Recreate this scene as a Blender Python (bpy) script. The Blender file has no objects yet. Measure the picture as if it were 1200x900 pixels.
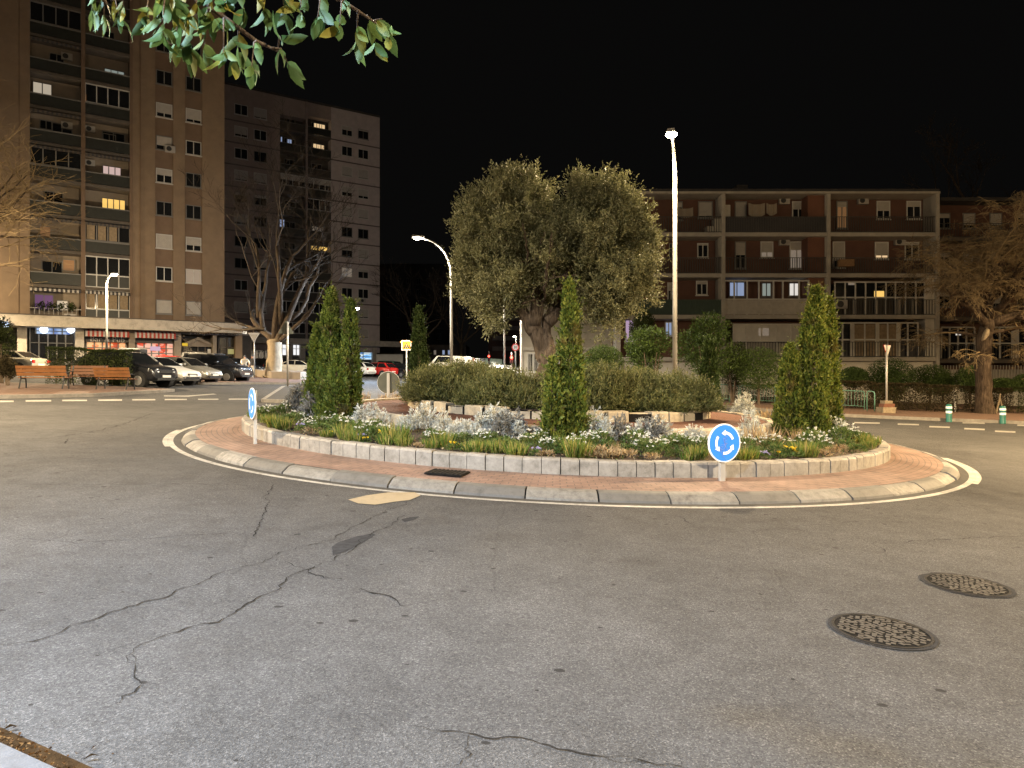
import bpy, bmesh, math, random
import numpy as np
from mathutils import Vector, Matrix
R_ = math.radians
sc = bpy.context.scene
COL = sc.collection

# ---------------------------------------------------------------- camera, night sky, exposure
F, HX, HY, EYE = 820.0, 600.0, 445.0, 1.7      # focal length in photo pixels, horizon point, eye height
cam = bpy.data.cameras.new("camera"); cam_o = bpy.data.objects.new("camera", cam); COL.objects.link(cam_o)
cam.sensor_width = 36; cam.lens = F/1200*36; cam.shift_y = -5/1200
cam.clip_start = .05; cam.clip_end = 1500
cam_o.location = (0, 0, EYE); cam_o.rotation_euler = (R_(90), 0, 0)
sc.camera = cam_o
w = bpy.data.worlds.new("World"); sc.world = w; w.use_nodes = True
bg = w.node_tree.nodes["Background"]; bg.inputs[0].default_value = (.0027, .0026, .0025, 1); bg.inputs[1].default_value = 1.0
sc.view_settings.view_transform = 'Standard'; sc.view_settings.look = 'None'
sc.view_settings.exposure = 0; sc.view_settings.gamma = 1
sc.view_settings.use_curve_mapping = False
sc.render.engine = 'CYCLES'
sc.cycles.use_denoising = True
sc.cycles.max_bounces = 5; sc.cycles.diffuse_bounces = 3; sc.cycles.glossy_bounces = 2
sc.cycles.transparent_max_bounces = 6
sc.cycles.sample_clamp_indirect = 4; sc.cycles.sample_clamp_direct = 60
sc.cycles.caustics_reflective = False; sc.cycles.caustics_refractive = False
sc.cycles.use_light_tree = True

# ---------------------------------------------------------------- place: the street falls to the right and rises away
GA, GB = -.0367, .0209
def g(x, y): return GA*x + GB*y
CX, CY = 1.1, 17.2                              # middle of the roundabout
def P(px, py, d): return Vector(((px-HX)/F*d, d, EYE+(HY-py)/F*d))
def XD(px, d): return (px-HX)/F*d
def G(px, py, z=0.0):
    tx, tz = (px-HX)/F, (HY-py)/F
    d = (EYE-z)/(GA*tx+GB-tz)
    return Vector((tx*d, d, g(tx*d, d)+z))
def bed(px, r, far=False):                      # where the direction px crosses the circle r round the middle
    t = (px-HX)/F; a = t*t+1; b = -2*(t*CX+CY); c = CX*CX+CY*CY-r*r
    q = math.sqrt(max(b*b-4*a*c, 0)); d = (-b+(q if far else -q))/(2*a)
    return t*d, d

# ---------------------------------------------------------------- materials
def newmat(name):
    m = bpy.data.materials.new(name); m.use_nodes = True
    nt = m.node_tree; return m, nt, nt.nodes["Principled BSDF"]
def N(nt, t, **kw):
    n = nt.nodes.new(t)
    for k, v in kw.items():
        if k in ('operation', 'blend_type', 'data_type', 'feature', 'noise_dimensions', 'voronoi_dimensions', 'offset', 'offset_frequency', 'distance', 'clamp'): setattr(n, k, v)
        else: n.inputs[k.replace('_', ' ')].default_value = v
    return n
def L(nt, a, b): nt.links.new(a, b)
def ramp(nt, fac, stops):
    r = nt.nodes.new('ShaderNodeValToRGB'); e = r.color_ramp.elements
    while len(e) < len(stops): e.new(.5)
    for el, (p, c) in zip(e, stops): el.position = p; el.color = (*c, 1) if len(c) == 3 else c
    L(nt, fac, r.inputs[0]); return r
def mixc(nt, fac, a, b, mode='MIX'):
    m = nt.nodes.new('ShaderNodeMix'); m.data_type = 'RGBA'; m.blend_type = mode
    for s, v in ((0, fac), (6, a), (7, b)):
        if hasattr(v, 'is_output'): L(nt, v, m.inputs[s])
        else: m.inputs[s].default_value = v if s == 0 else (*v, 1)
    return m.outputs[2]
def sh(c, k): return tuple(max(0, min(1, x*k)) for x in c)
def mat(name, c, rough=.7, var=.25, scale=6, metal=0, bump=0, spec=.4, detail=5):
    m, nt, b = newmat(name)
    tc = nt.nodes.new('ShaderNodeTexCoord')
    n1 = N(nt, 'ShaderNodeTexNoise', Scale=scale, Detail=detail, Roughness=.65); L(nt, tc.outputs['Object'], n1.inputs['Vector'])
    r = ramp(nt, n1.outputs[0], [(.25, sh(c, 1-var)), (.75, sh(c, 1+var))])
    L(nt, r.outputs[0], b.inputs['Base Color'])
    b.inputs['Roughness'].default_value = rough; b.inputs['Metallic'].default_value = metal; b.inputs['Specular IOR Level'].default_value = spec
    if bump:
        n2 = N(nt, 'ShaderNodeTexNoise', Scale=scale*6, Detail=4); L(nt, tc.outputs['Object'], n2.inputs['Vector'])
        bp = N(nt, 'ShaderNodeBump', Strength=bump, Distance=.01); L(nt, n2.outputs[0], bp.inputs['Height']); L(nt, bp.outputs[0], b.inputs['Normal'])
    return m
def glow(name, c, s=1.0):
    m, nt, b = newmat(name)
    b.inputs['Base Color'].default_value = (*sh(c, .3), 1); b.inputs['Emission Color'].default_value = (*c, 1); b.inputs['Emission Strength'].default_value = s
    return m
def leafmat(name, cols, rough=.65, trans=.25, spec=.18, dead=None):
    m, nt, b = newmat(name)
    ge = nt.nodes.new('ShaderNodeNewGeometry')
    r = ramp(nt, ge.outputs['Random Per Island'], [(i/(len(cols)-1) if len(cols) > 1 else 0, c) for i, c in enumerate(cols)])
    tc = nt.nodes.new('ShaderNodeTexCoord')
    n1 = N(nt, 'ShaderNodeTexNoise', Scale=2.2, Detail=3); L(nt, tc.outputs['Object'], n1.inputs['Vector'])
    k = ramp(nt, n1.outputs[0], [(.3, (.6, .6, .6)), (.7, (1.25, 1.25, 1.25))])
    c = mixc(nt, 1.0, r.outputs[0], k.outputs[0], 'MULTIPLY')
    if dead:                                    # withered patches in the crown
        n2 = N(nt, 'ShaderNodeTexNoise', Scale=2.6, Detail=3, Roughness=.6); n2.noise_dimensions = '4D'; oi = nt.nodes.new('ShaderNodeObjectInfo'); ml = N(nt, 'ShaderNodeMath', operation='MULTIPLY'); L(nt, oi.outputs['Random'], ml.inputs[0]); ml.inputs[1].default_value = 40; L(nt, ml.outputs[0], n2.inputs['W']); L(nt, tc.outputs['Object'], n2.inputs['Vector'])
        f = ramp(nt, n2.outputs[0], [(.56, (0,)*3), (.68, (.75,)*3)]); c = mixc(nt, f.outputs[0], c, dead)
    L(nt, c, b.inputs['Base Color']); b.inputs['Roughness'].default_value = rough; b.inputs['Specular IOR Level'].default_value = spec
    if trans:
        t = nt.nodes.new('ShaderNodeBsdfTranslucent'); L(nt, c, t.inputs[0])
        mx = nt.nodes.new('ShaderNodeMixShader'); mx.inputs[0].default_value = trans
        L(nt, b.outputs[0], mx.inputs[1]); L(nt, t.outputs[0], mx.inputs[2]); L(nt, mx.outputs[0], nt.nodes['Material Output'].inputs[0])
    return m

def asphalt():
    m, nt, b = newmat('asphalt')
    tc = nt.nodes.new('ShaderNodeTexCoord'); o = tc.outputs['Object']
    big = N(nt, 'ShaderNodeTexNoise', Scale=.32, Detail=6, Roughness=.62); L(nt, o, big.inputs['Vector'])
    base = ramp(nt, big.outputs[0], [(.28, (.043, .0428, .043)), (.5, (.057, .0567, .0568)), (.72, (.070, .0695, .0695))])
    med = N(nt, 'ShaderNodeTexNoise', Scale=3.2, Detail=7, Roughness=.7); L(nt, o, med.inputs['Vector'])
    k = ramp(nt, med.outputs[0], [(.3, (.80, .80, .80)), (.7, (1.16, 1.16, 1.16))])
    c = mixc(nt, 1.0, base.outputs[0], k.outputs[0], 'MULTIPLY')
    ag = N(nt, 'ShaderNodeTexVoronoi', Scale=140); L(nt, o, ag.inputs['Vector'])       # aggregate
    k2 = ramp(nt, ag.outputs['Color'], [(.0, (.38, .38, .37)), (.3, (.85, .85, .85)), (.7, (1.08, 1.07, 1.05)), (.97, (2.1, 2.05, 1.95))])
    c = mixc(nt, 1.0, c, k2.outputs[0], 'MULTIPLY')
    ag2 = N(nt, 'ShaderNodeTexNoise', Scale=44, Detail=5, Roughness=.78); L(nt, o, ag2.inputs['Vector'])
    k5 = ramp(nt, ag2.outputs[0], [(.32, (.66, .66, .66)), (.68, (1.28, 1.28, 1.28))])
    c = mixc(nt, 1.0, c, k5.outputs[0], 'MULTIPLY')
    # pits and gum spots with a shape of their own
    mp = nt.nodes.new('ShaderNodeMapping'); mp.inputs['Scale'].default_value = (1, 1.35, 1); L(nt, o, mp.inputs[0])
    pit = N(nt, 'ShaderNodeTexVoronoi', Scale=3.4, Randomness=1.0); L(nt, mp.outputs[0], pit.inputs['Vector'])
    jig = N(nt, 'ShaderNodeTexNoise', Scale=26, Detail=3); L(nt, o, jig.inputs['Vector'])
    ad = N(nt, 'ShaderNodeMath', operation='MULTIPLY_ADD'); L(nt, jig.outputs[0], ad.inputs[0]); ad.inputs[1].default_value = .13; L(nt, pit.outputs['Distance'], ad.inputs[2])
    wn = N(nt, 'ShaderNodeMath', operation='MULTIPLY_ADD'); L(nt, pit.outputs['Color'], wn.inputs[0]); wn.inputs[1].default_value = .10; wn.inputs[2].default_value = .088
    lt = N(nt, 'ShaderNodeMath', operation='LESS_THAN'); L(nt, ad.outputs[0], lt.inputs[0]); L(nt, wn.outputs[0], lt.inputs[1])
    c = mixc(nt, lt.outputs[0], c, (.017, .0165, .016))
    # worn dark tracks of older repair seams
    st = N(nt, 'ShaderNodeTexNoise', Scale=.9, Detail=5, Roughness=.7); L(nt, o, st.inputs['Vector'])
    k3 = ramp(nt, st.outputs[0], [(.55, (1, 1, 1)), (.66, (.84, .83, .82)), (.75, (.76, .75, .74))])
    c = mixc(nt, 1.0, c, k3.outputs[0], 'MULTIPLY')
    # lanes polished and darkened by tyres, following the ring road
    ds = nt.nodes.new('ShaderNodeVectorMath'); ds.operation = 'DISTANCE'; L(nt, o, ds.inputs[0]); ds.inputs[1].default_value = (CX, CY, 0)
    wb = N(nt, 'ShaderNodeMath', operation='MULTIPLY_ADD'); L(nt, st.outputs[0], wb.inputs[0]); wb.inputs[1].default_value = 1.6; L(nt, ds.outputs['Value'], wb.inputs[2])
    dv = N(nt, 'ShaderNodeMath', operation='MULTIPLY'); L(nt, wb.outputs[0], dv.inputs[0]); dv.inputs[1].default_value = .05
    lane = ramp(nt, dv.outputs[0], [(.46, (.86, .85, .84)), (.54, (.95, .945, .94)), (.58, (1.02,)*3), (.62, (.97,)*3), (.66, (1.03,)*3), (.71, (.97,)*3), (.77, (1.07,)*3)])
    c = mixc(nt, 1.0, c, lane.outputs[0], 'MULTIPLY')
    # hairline cracking
    hv = N(nt, 'ShaderNodeTexNoise', Scale=1.6, Detail=5, Roughness=.6); L(nt, o, hv.inputs['Vector'])
    wv = mixc(nt, .22, o, hv.outputs['Color'])
    hc = N(nt, 'ShaderNodeTexVoronoi', Scale=.42, feature='DISTANCE_TO_EDGE'); L(nt, wv, hc.inputs['Vector'])
    k4 = ramp(nt, hc.outputs['Distance'], [(.0, (.80, .80, .80)), (.0035, (1, 1, 1))])
    c = mixc(nt, 1.0, c, k4.outputs[0], 'MULTIPLY')
    L(nt, c, b.inputs['Base Color']); b.inputs['Roughness'].default_value = .86; b.inputs['Specular IOR Level'].default_value = .14
    bp = N(nt, 'ShaderNodeBump', Strength=.55, Distance=.008); L(nt, ag.outputs['Distance'], bp.inputs['Height'])
    bp2 = N(nt, 'ShaderNodeBump', Strength=.35, Distance=.02); L(nt, med.outputs[0], bp2.inputs['Height']); L(nt, bp.outputs[0], bp2.inputs['Normal'])
    L(nt, bp2.outputs[0], b.inputs['Normal'])
    return m
def brickmat(name, c1, c2, mortar, bw, bh, ms=.012, coord='UV', rough=.8, dirt=.3, bump=.4):
    m, nt, b = newmat(name)
    tc = nt.nodes.new('ShaderNodeTexCoord'); o = tc.outputs[coord]
    br = N(nt, 'ShaderNodeTexBrick', Scale=1.0, Color1=(*c1, 1), Color2=(*c2, 1), Mortar=(*mortar, 1)); L(nt, o, br.inputs['Vector'])
    br.inputs['Mortar Size'].default_value = ms; br.inputs['Brick Width'].default_value = bw; br.inputs['Row Height'].default_value = bh; br.inputs['Mortar Smooth'].default_value = .2
    n1 = N(nt, 'ShaderNodeTexNoise', Scale=1.4, Detail=7, Roughness=.7); L(nt, tc.outputs['Object'], n1.inputs['Vector'])
    k = ramp(nt, n1.outputs[0], [(.3, (1-dirt,)*3), (.7, (1+dirt*.6,)*3)])
    c = mixc(nt, 1.0, br.outputs[0], k.outputs[0], 'MULTIPLY')
    L(nt, c, b.inputs['Base Color']); b.inputs['Roughness'].default_value = rough; b.inputs['Specular IOR Level'].default_value = .25
    bp = N(nt, 'ShaderNodeBump', Strength=bump, Distance=.006); bp.invert = True; L(nt, br.outputs['Fac'], bp.inputs['Height']); L(nt, bp.outputs[0], b.inputs['Normal'])
    return m
def wornpaint(name, paint, under, lo, hi, scale=5):
    m, nt, b = newmat(name)
    tc = nt.nodes.new('ShaderNodeTexCoord'); o = tc.outputs['Object']
    n1 = N(nt, 'ShaderNodeTexNoise', Scale=scale, Detail=9, Roughness=.78); L(nt, o, n1.inputs['Vector'])
    n2 = N(nt, 'ShaderNodeTexNoise', Scale=1.7, Detail=5); L(nt, o, n2.inputs['Vector'])
    mm = N(nt, 'ShaderNodeMath', operation='MULTIPLY_ADD'); L(nt, n2.outputs[0], mm.inputs[0]); mm.inputs[1].default_value = .5; L(nt, n1.outputs[0], mm.inputs[2])
    f = ramp(nt, mm.outputs[0], [(lo, (0, 0, 0)), (hi, (1, 1, 1))])
    u = ramp(nt, n1.outputs[0], [(.3, sh(under, .6)), (.7, sh(under, 1.3))])
    L(nt, mixc(nt, f.outputs[0], u.outputs[0], paint), b.inputs['Base Color']); b.inputs['Roughness'].default_value = .75
    bp = N(nt, 'ShaderNodeBump', Strength=.4, Distance=.008); L(nt, n1.outputs[0], bp.inputs['Height']); L(nt, bp.outputs[0], b.inputs['Normal'])
    return m

M = {}
M['asphalt'] = asphalt()
M['crack'] = mat('crack_tar', (.017, .0162, .0155), .95, .3, 20, spec=.04)
M['tar'] = mat('tar_patch', (.026, .026, .027), .9, .35, 14, bump=.4, spec=.06)
M['sandpatch'] = wornpaint('sand_patch', (.20, .155, .088), (.10, .085, .06), .35, .75, 9)
M['line'] = wornpaint('road_paint', (.32, .305, .27), (.075, .072, .068), .50, .86, 14)
M['kerbwhite'] = wornpaint('kerb_paint', (.235, .218, .19), (.09, .083, .072), .55, .98, 9)
M['kerbgrey'] = wornpaint('kerb_concrete', (.088, .083, .074), (.048, .044, .039), .4, .85, 8)
M['kerbworn'] = wornpaint('kerb_worn_paint', (.165, .154, .135), (.075, .069, .06), .52, .95, 9)
M['gutter'] = mat('gutter_dirt', (.026, .024, .021), .9, .5, 7, bump=.5)
M['paver'] = brickmat('apron_paver', (.19, .124, .096), (.158, .104, .082), (.10, .075, .06), .2, .1, .008, dirt=.42)
M['pave2'] = brickmat('pavement_paver', (.17, .105, .075), (.145, .09, .066), (.075, .057, .045), .2, .2, .012, 'Object', dirt=.3)
M['concrete'] = mat('concrete', (.17, .157, .138), .85, .3, 5, bump=.35)
M['blockstone'] = wornpaint('edging_block', (.25, .228, .195), (.10, .088, .07), .46, .92, 7)
M['core'] = mat('joint_dark', (.012, .011, .010), .95, .4, 8, spec=.04)
M['beigewall'] = wornpaint('beige_stone', (.34, .29, .205), (.16, .13, .09), .4, .85, 6)
M['soil'] = mat('soil', (.050, .033, .021), .95, .55, 9, bump=.8)
M['mulch'] = mat('mulch', (.095, .036, .018), .9, .6, 28, bump=.9)
def barkmat(name, c, c2, st=.16):
    m, nt, b = newmat(name); tc = nt.nodes.new('ShaderNodeTexCoord'); mp = nt.nodes.new('ShaderNodeMapping'); mp.inputs['Scale'].default_value = (1, 1, st); L(nt, tc.outputs['Object'], mp.inputs[0])
    n1 = N(nt, 'ShaderNodeTexNoise', Scale=17, Detail=6, Roughness=.7); n1.inputs['Distortion'].default_value = .6; L(nt, mp.outputs[0], n1.inputs['Vector'])
    n2 = N(nt, 'ShaderNodeTexNoise', Scale=2.1, Detail=5); L(nt, tc.outputs['Object'], n2.inputs['Vector'])
    r = ramp(nt, n1.outputs[0], [(.34, sh(c, .35)), (.5, c), (.68, c2)]); k = ramp(nt, n2.outputs[0], [(.3, (.7,)*3), (.7, (1.2,)*3)])
    L(nt, mixc(nt, 1.0, r.outputs[0], k.outputs[0], 'MULTIPLY'), b.inputs['Base Color']); b.inputs['Roughness'].default_value = .9; b.inputs['Specular IOR Level'].default_value = .2
    bp = N(nt, 'ShaderNodeBump', Strength=1.0, Distance=.05); L(nt, n1.outputs[0], bp.inputs['Height']); L(nt, bp.outputs[0], b.inputs['Normal']); return m
M['bark'] = barkmat('bark', (.105, .078, .055), (.17, .135, .10)); M['barkdark'] = barkmat('bark_dark', (.06, .042, .028), (.11, .08, .055))
M['barkpale'] = mat('bark_pale', (.28, .22, .145), .85, .35, 3, bump=.5)
M['twig'] = mat('twig', (.18, .13, .065), .85, .3, 5)
M['twigdark'] = mat('twig_dark', (.055, .042, .03), .85, .3, 5)
M['olive'] = leafmat('olive_leaf', [(.105, .108, .050), (.165, .168, .080), (.245, .245, .125), (.36, .35, .205)], .5)
M['thuja'] = leafmat('conifer_spray', [(.036, .055, .010), (.078, .11, .016), (.13, .16, .025), (.22, .215, .04)], .6, dead=(.13, .085, .035))
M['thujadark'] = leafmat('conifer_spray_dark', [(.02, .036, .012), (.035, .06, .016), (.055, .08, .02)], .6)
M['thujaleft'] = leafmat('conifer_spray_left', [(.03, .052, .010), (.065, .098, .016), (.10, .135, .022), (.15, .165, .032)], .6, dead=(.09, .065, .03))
M['juniper'] = leafmat('juniper_spray', [(.042, .050, .017), (.095, .108, .036), (.155, .16, .058), (.225, .21, .095)], .6)
M['hedge'] = leafmat('hedge_leaf', [(.022, .031, .011), (.04, .052, .017), (.062, .074, .025)], .8, .2, .08)
M['hedgedry'] = leafmat('hedge_leaf_dry', [(.028, .024, .012), (.045, .037, .019), (.066, .052, .026)], .8, .2, .08)
M['ball'] = leafmat('topiary_leaf', [(.03, .052, .016), (.055, .085, .025), (.085, .125, .036)], .8, .2, .08)
M['bush'] = leafmat('bush_leaf', [(.035, .06, .014), (.062, .10, .024), (.10, .15, .036)], .45)
M['silver'] = leafmat('silver_leaf', [(.33, .33, .28), (.46, .46, .40), (.60, .60, .53)], .7, .15)
M['lavender'] = leafmat('lavender_leaf', [(.12, .115, .10), (.18, .175, .155), (.25, .24, .21)], .7, .15)
M['green'] = leafmat('green_leaf', [(.045, .085, .018), (.075, .125, .028), (.12, .165, .045), (.16, .15, .06)], .6)
M['tuft'] = leafmat('tuft_blade', [(.05, .10, .016), (.09, .155, .025), (.16, .20, .035), (.30, .25, .06), (.34, .26, .11)], .6)
M['flower'] = leafmat('white_petal', [(.62, .62, .56), (.78, .78, .72)], .6, .2)
M['yellow'] = leafmat('yellow_petal', [(.75, .45, .02), (.8, .6, .04)], .6, .2)
M['violet'] = leafmat('violet_petal', [(.25, .2, .4), (.42, .4, .6)], .6, .2)
M['straw'] = leafmat('dry_leaf', [(.28, .19, .09), (.40, .30, .16), (.16, .09, .05)], .8, .15)
M['litter'] = leafmat('fallen_leaf', [(.035, .017, .006), (.07, .034, .010), (.12, .065, .02), (.02, .012, .008)], .8, .1)
M['deadleaf'] = mat('dead_leaf', (.10, .065, .025), .8, .3, 30)
M['bigleaf'] = leafmat('privet_leaf', [(.028, .060, .018), (.045, .090, .030), (.062, .11, .036), (.07, .11, .026), (.17, .145, .025)], .6, .3, .10)
M['pole'] = mat('galvanised', (.36, .35, .33), .5, .12, 4, metal=.5)
M['lampgrey'] = mat('lamp_paint', (.25, .245, .23), .5, .1, 3)
M['black'] = mat('black_metal', (.02, .02, .02), .5, .2, 4)
M['white'] = mat('white_paint', (.62, .60, .56), .55, .1, 4)
M['blue'] = mat('sign_blue', (.028, .19, .62), .35, .04, 3)
M['signwhite'] = mat('sign_white', (.80, .80, .80), .35, .03, 3)
M['signred'] = mat('sign_red', (.55, .03, .03), .35, .05, 3)
M['signback'] = mat('sign_back', (.07, .075, .06), .6, .2, 4)
M['wood'] = mat('bench_wood', (.15, .062, .02), .55, .25, 5)
M['woodshaded'] = mat('bench_wood_shaded', (.12, .05, .02), .6, .25, 5)  # same bench wood with the shade put into its colour
M['greenmetal'] = mat('green_rail', (.10, .22, .17), .5, .15, 4)
M['bollard'] = mat('bollard_green', (.008, .095, .075), .5, .1, 4)
M['reflective'] = mat('reflective_band', (.72, .74, .74), .3, .05, 4)
M['iron'] = mat('cast_iron', (.020, .018, .016), .8, .4, 30, bump=.4, spec=.1)
M['rubble'] = mat('rubble', (.22, .175, .115), .9, .35, 9, bump=.8)
M['reddish'] = mat('rubble_brick', (.15, .065, .04), .9, .3, 9)

# ---------------------------------------------------------------- helpers
class MB:
    def __init__(s): s.v, s.f, s.mi, s.uv = [], [], [], None
    def add(s, vs, fs, mi=0):
        o = len(s.v); s.v += [tuple(p) for p in vs]; s.f += [tuple(i+o for i in f) for f in fs]; s.mi += [mi]*len(fs)
    def box8(s, c, mi=0):                       # eight corners: bottom four (ccw from above), top four
        s.add(c, [(3, 2, 1, 0), (4, 5, 6, 7), (0, 1, 5, 4), (1, 2, 6, 5), (2, 3, 7, 6), (3, 0, 4, 7)], mi)
    def box(s, x0, x1, y0, y1, z0, z1, mi=0):
        s.box8([(x0, y0, z0), (x1, y0, z0), (x1, y1, z0), (x0, y1, z0), (x0, y0, z1), (x1, y0, z1), (x1, y1, z1), (x0, y1, z1)], mi)
    def tube(s, pts, rad, n=8, mi=0, cap=True):
        pts = [Vector(p) for p in pts]; k = len(pts)
        if not hasattr(rad, '__len__'): rad = [rad]*k
        o = len(s.v); ref = None
        for i, p in enumerate(pts):
            t = (pts[min(i+1, k-1)]-pts[max(i-1, 0)])
            t = t.normalized() if t.length > 1e-9 else Vector((0, 0, 1))
            if ref is None: ref = Vector((1, 0, 0)) if abs(t.x) < .8 else Vector((0, 1, 0))
            a = (ref-t*ref.dot(t)).normalized(); b = t.cross(a); ref = a
            for j in range(n):
                th = 2*math.pi*j/n; q = p+(a*math.cos(th)+b*math.sin(th))*rad[i]; s.v.append((q.x, q.y, q.z))
        for i in range(k-1):
            for j in range(n):
                j2 = (j+1) % n; s.f.append((o+i*n+j, o+i*n+j2, o+(i+1)*n+j2, o+(i+1)*n+j)); s.mi.append(mi)
        if cap:
            s.f.append(tuple(o+j for j in reversed(range(n)))); s.f.append(tuple(o+(k-1)*n+j for j in range(n))); s.mi += [mi, mi]
    def cyl(s, c, ax, r, h, n=20, mi=0):        # disc or rod: centre of base, axis, radius, length
        c = Vector(c); ax = Vector(ax).normalized(); s.tube([c, c+ax*h], r, n, mi)
    def build(s, name, mats, parent=None, smooth=False, bevel=0):
        me = bpy.data.meshes.new(name); me.from_pydata(s.v, [], s.f)
        for m in (mats if isinstance(mats, (list, tuple)) else [mats]): me.materials.append(m)
        me.polygons.foreach_set('material_index', s.mi)
        if s.uv is not None:
            u = me.uv_layers.new(name='UVMap')
            for lp in me.loops: u.data[lp.index].uv = s.uv[lp.vertex_index]
        if smooth: me.polygons.foreach_set('use_smooth', [True]*len(me.polygons))
        me.update(); o = link(name, me, parent)
        if bevel:
            b = o.modifiers.new('bevel', 'BEVEL'); b.width = bevel; b.segments = 2; b.limit_method = 'ANGLE'
        return o
def link(name, data, parent=None):
    o = bpy.data.objects.new(name, data); COL.objects.link(o)
    if parent is not None: o.parent = parent
    return o
def tag(o, label, cat, group=None):
    o['label'] = label; o['category'] = cat
    if group: o['group'] = group
    return o
def thing(name, label, cat, loc=(0, 0, 0), rz=0, group=None):
    o = link(name, None); o.location = loc; o.rotation_euler = (0, 0, rz); return tag(o, label, cat, group)
def struct(o): o['kind'] = 'structure'; return o
def quads(name, V, m, parent=None):
    V = np.asarray(V, dtype=np.float32); n = len(V)
    me = bpy.data.meshes.new(name); me.vertices.add(n*4); me.vertices.foreach_set('co', V.ravel())
    me.loops.add(n*4); me.loops.foreach_set('vertex_index', np.arange(n*4, dtype=np.int32))
    me.polygons.add(n); me.polygons.foreach_set('loop_start', np.arange(n, dtype=np.int32)*4)
    me.update(calc_edges=True); me.validate(); me.materials.append(m)
    return link(name, me, parent)
rng = np.random.default_rng(7)
def unit(v): return v/np.maximum(np.linalg.norm(v, axis=-1, keepdims=True), 1e-9)
def leaves(C, A, ln, wd, bend=.0, seed=None):
    """diamond leaves: base points C, directions A, lengths, widths"""
    C = np.asarray(C, float); A = unit(np.asarray(A, float)); n = len(C)
    ln = np.broadcast_to(ln, (n,))[:, None]; wd = np.broadcast_to(wd, (n,))[:, None]
    S = unit(np.cross(A, rng.normal(size=(n, 3)))); nr = np.cross(A, S)
    mid = C+A*ln*.5+nr*ln*bend
    return np.stack([C, mid+S*wd*.5, C+A*ln, mid-S*wd*.5], 1)
def polymesh(name, V, faces, m, parent=None, smooth=False):
    """n copies of one small face pattern: V is n x k x 3, faces index the k points"""
    V = np.asarray(V, np.float32); n, k = V.shape[:2]; me = bpy.data.meshes.new(name); me.vertices.add(n*k); me.vertices.foreach_set('co', V.ravel()); tot = [len(f) for f in faces]; flat = np.concatenate([np.array(f) for f in faces])
    li = (flat[None]+np.arange(n)[:, None]*k).ravel().astype(np.int32); me.loops.add(len(li)); me.loops.foreach_set('vertex_index', li); st = np.concatenate([[0], np.cumsum(tot)[:-1]]); ls = (st[None]+np.arange(n)[:, None]*sum(tot)).ravel().astype(np.int32)
    me.polygons.add(len(ls)); me.polygons.foreach_set('loop_start', ls); me.update(calc_edges=True); me.validate(); me.materials.append(m)
    if smooth: me.polygons.foreach_set('use_smooth', [True]*len(me.polygons))
    return link(name, me, parent)
def lump(th, h, seed, k=1.0):
    r = np.random.default_rng(seed); out = 0
    for i in range(7): out = out+np.sin(th*r.integers(1, 6)+h*r.uniform(2, 9)+r.uniform(0, 6.3))*r.uniform(.4, 1)
    return out/4*k
def text_mesh(body, size, align='CENTER', extrude=.006):
    c = bpy.data.curves.new('lettering', 'FONT'); c.body = body; c.size = size; c.align_x = align; c.align_y = 'CENTER'; c.extrude = extrude
    o = bpy.data.objects.new('lettering', c); COL.objects.link(o); bpy.context.view_layer.update()
    me = bpy.data.meshes.new_from_object(o.evaluated_get(bpy.context.evaluated_depsgraph_get()))
    bpy.data.objects.remove(o); return me
def text_at(body, size, m, parent, pos, xdir, align='CENTER'):
    me = text_mesh(body, size, align); x = Vector(xdir).normalized(); z = Vector((0, 0, 1)); n = x.cross(z)
    me.transform(Matrix(((x.x, z.x, n.x, pos[0]), (x.y, z.y, n.y, pos[1]), (x.z, z.z, n.z, pos[2]), (0, 0, 0, 1))))
    me.materials.clear(); me.materials.append(m); return link('lettering', me, parent)
ORD = 'first second third fourth fifth sixth seventh eighth ninth tenth eleventh twelfth thirteenth fourteenth fifteenth sixteenth seventeenth eighteenth nineteenth twentieth'.split()

# ---------------------------------------------------------------- ground
mb = MB(); E = 420
mb.add([(x, y, g(x, y)) for x, y in ((-E, -E), (E, -E), (E, E), (-E, E))], [(0, 1, 2, 3)])
struct(mb.build('road', M['asphalt']))

def slab_poly(name, pts, h, mats, kerb=.15):
    """raised pavement: top sheet, kerb top strip (mat 1) and kerb face (mat 1)"""
    mb = MB(); n = len(pts); c = sum((Vector((x, y)) for x, y in pts), Vector((0, 0)))/n
    area = sum(pts[i][0]*pts[(i+1) % n][1]-pts[(i+1) % n][0]*pts[i][1] for i in range(n))
    if area < 0: pts = pts[::-1]
    inner = []
    for i in range(n):
        p0, p1, p2 = (Vector(pts[(i+k-1) % n]) for k in range(3))
        a = (p1-p0).normalized(); b = (p2-p1).normalized(); nn = Vector((-a.y-b.y, a.x+b.x))
        nn = nn.normalized() if nn.length > 1e-6 else Vector((-a.y, a.x)); inner.append(p1+nn*kerb)
    lo = [(x, y, g(x, y)-.05) for x, y in pts]; hi = [(x, y, g(x, y)+h) for x, y in pts]; ins = [(p.x, p.y, g(p.x, p.y)+h) for p in inner]
    mb.add(lo+hi+ins, [(i, (i+1) % n, n+(i+1) % n, n+i) for i in range(n)]+[(n+i, n+(i+1) % n, 2*n+(i+1) % n, 2*n+i) for i in range(n)], 1)
    mb.add(ins, [tuple(range(n))], 0)
    return struct(mb.build(name, mats))
def gp(*a): return [(G(x, y).x, G(x, y).y) for x, y in a]
left_edge = gp((-260, 480), (-120, 473), (0, 467.3), (60, 466.2), (110, 465), (150, 462.5), (190, 460.5), (205, 459))
slab_poly('pavement', left_edge+[(-17.2, 31.0), (-24, 31.2), (-46, 33), (-50, 20)], .12, [M['pave2'], M['concrete']])
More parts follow.
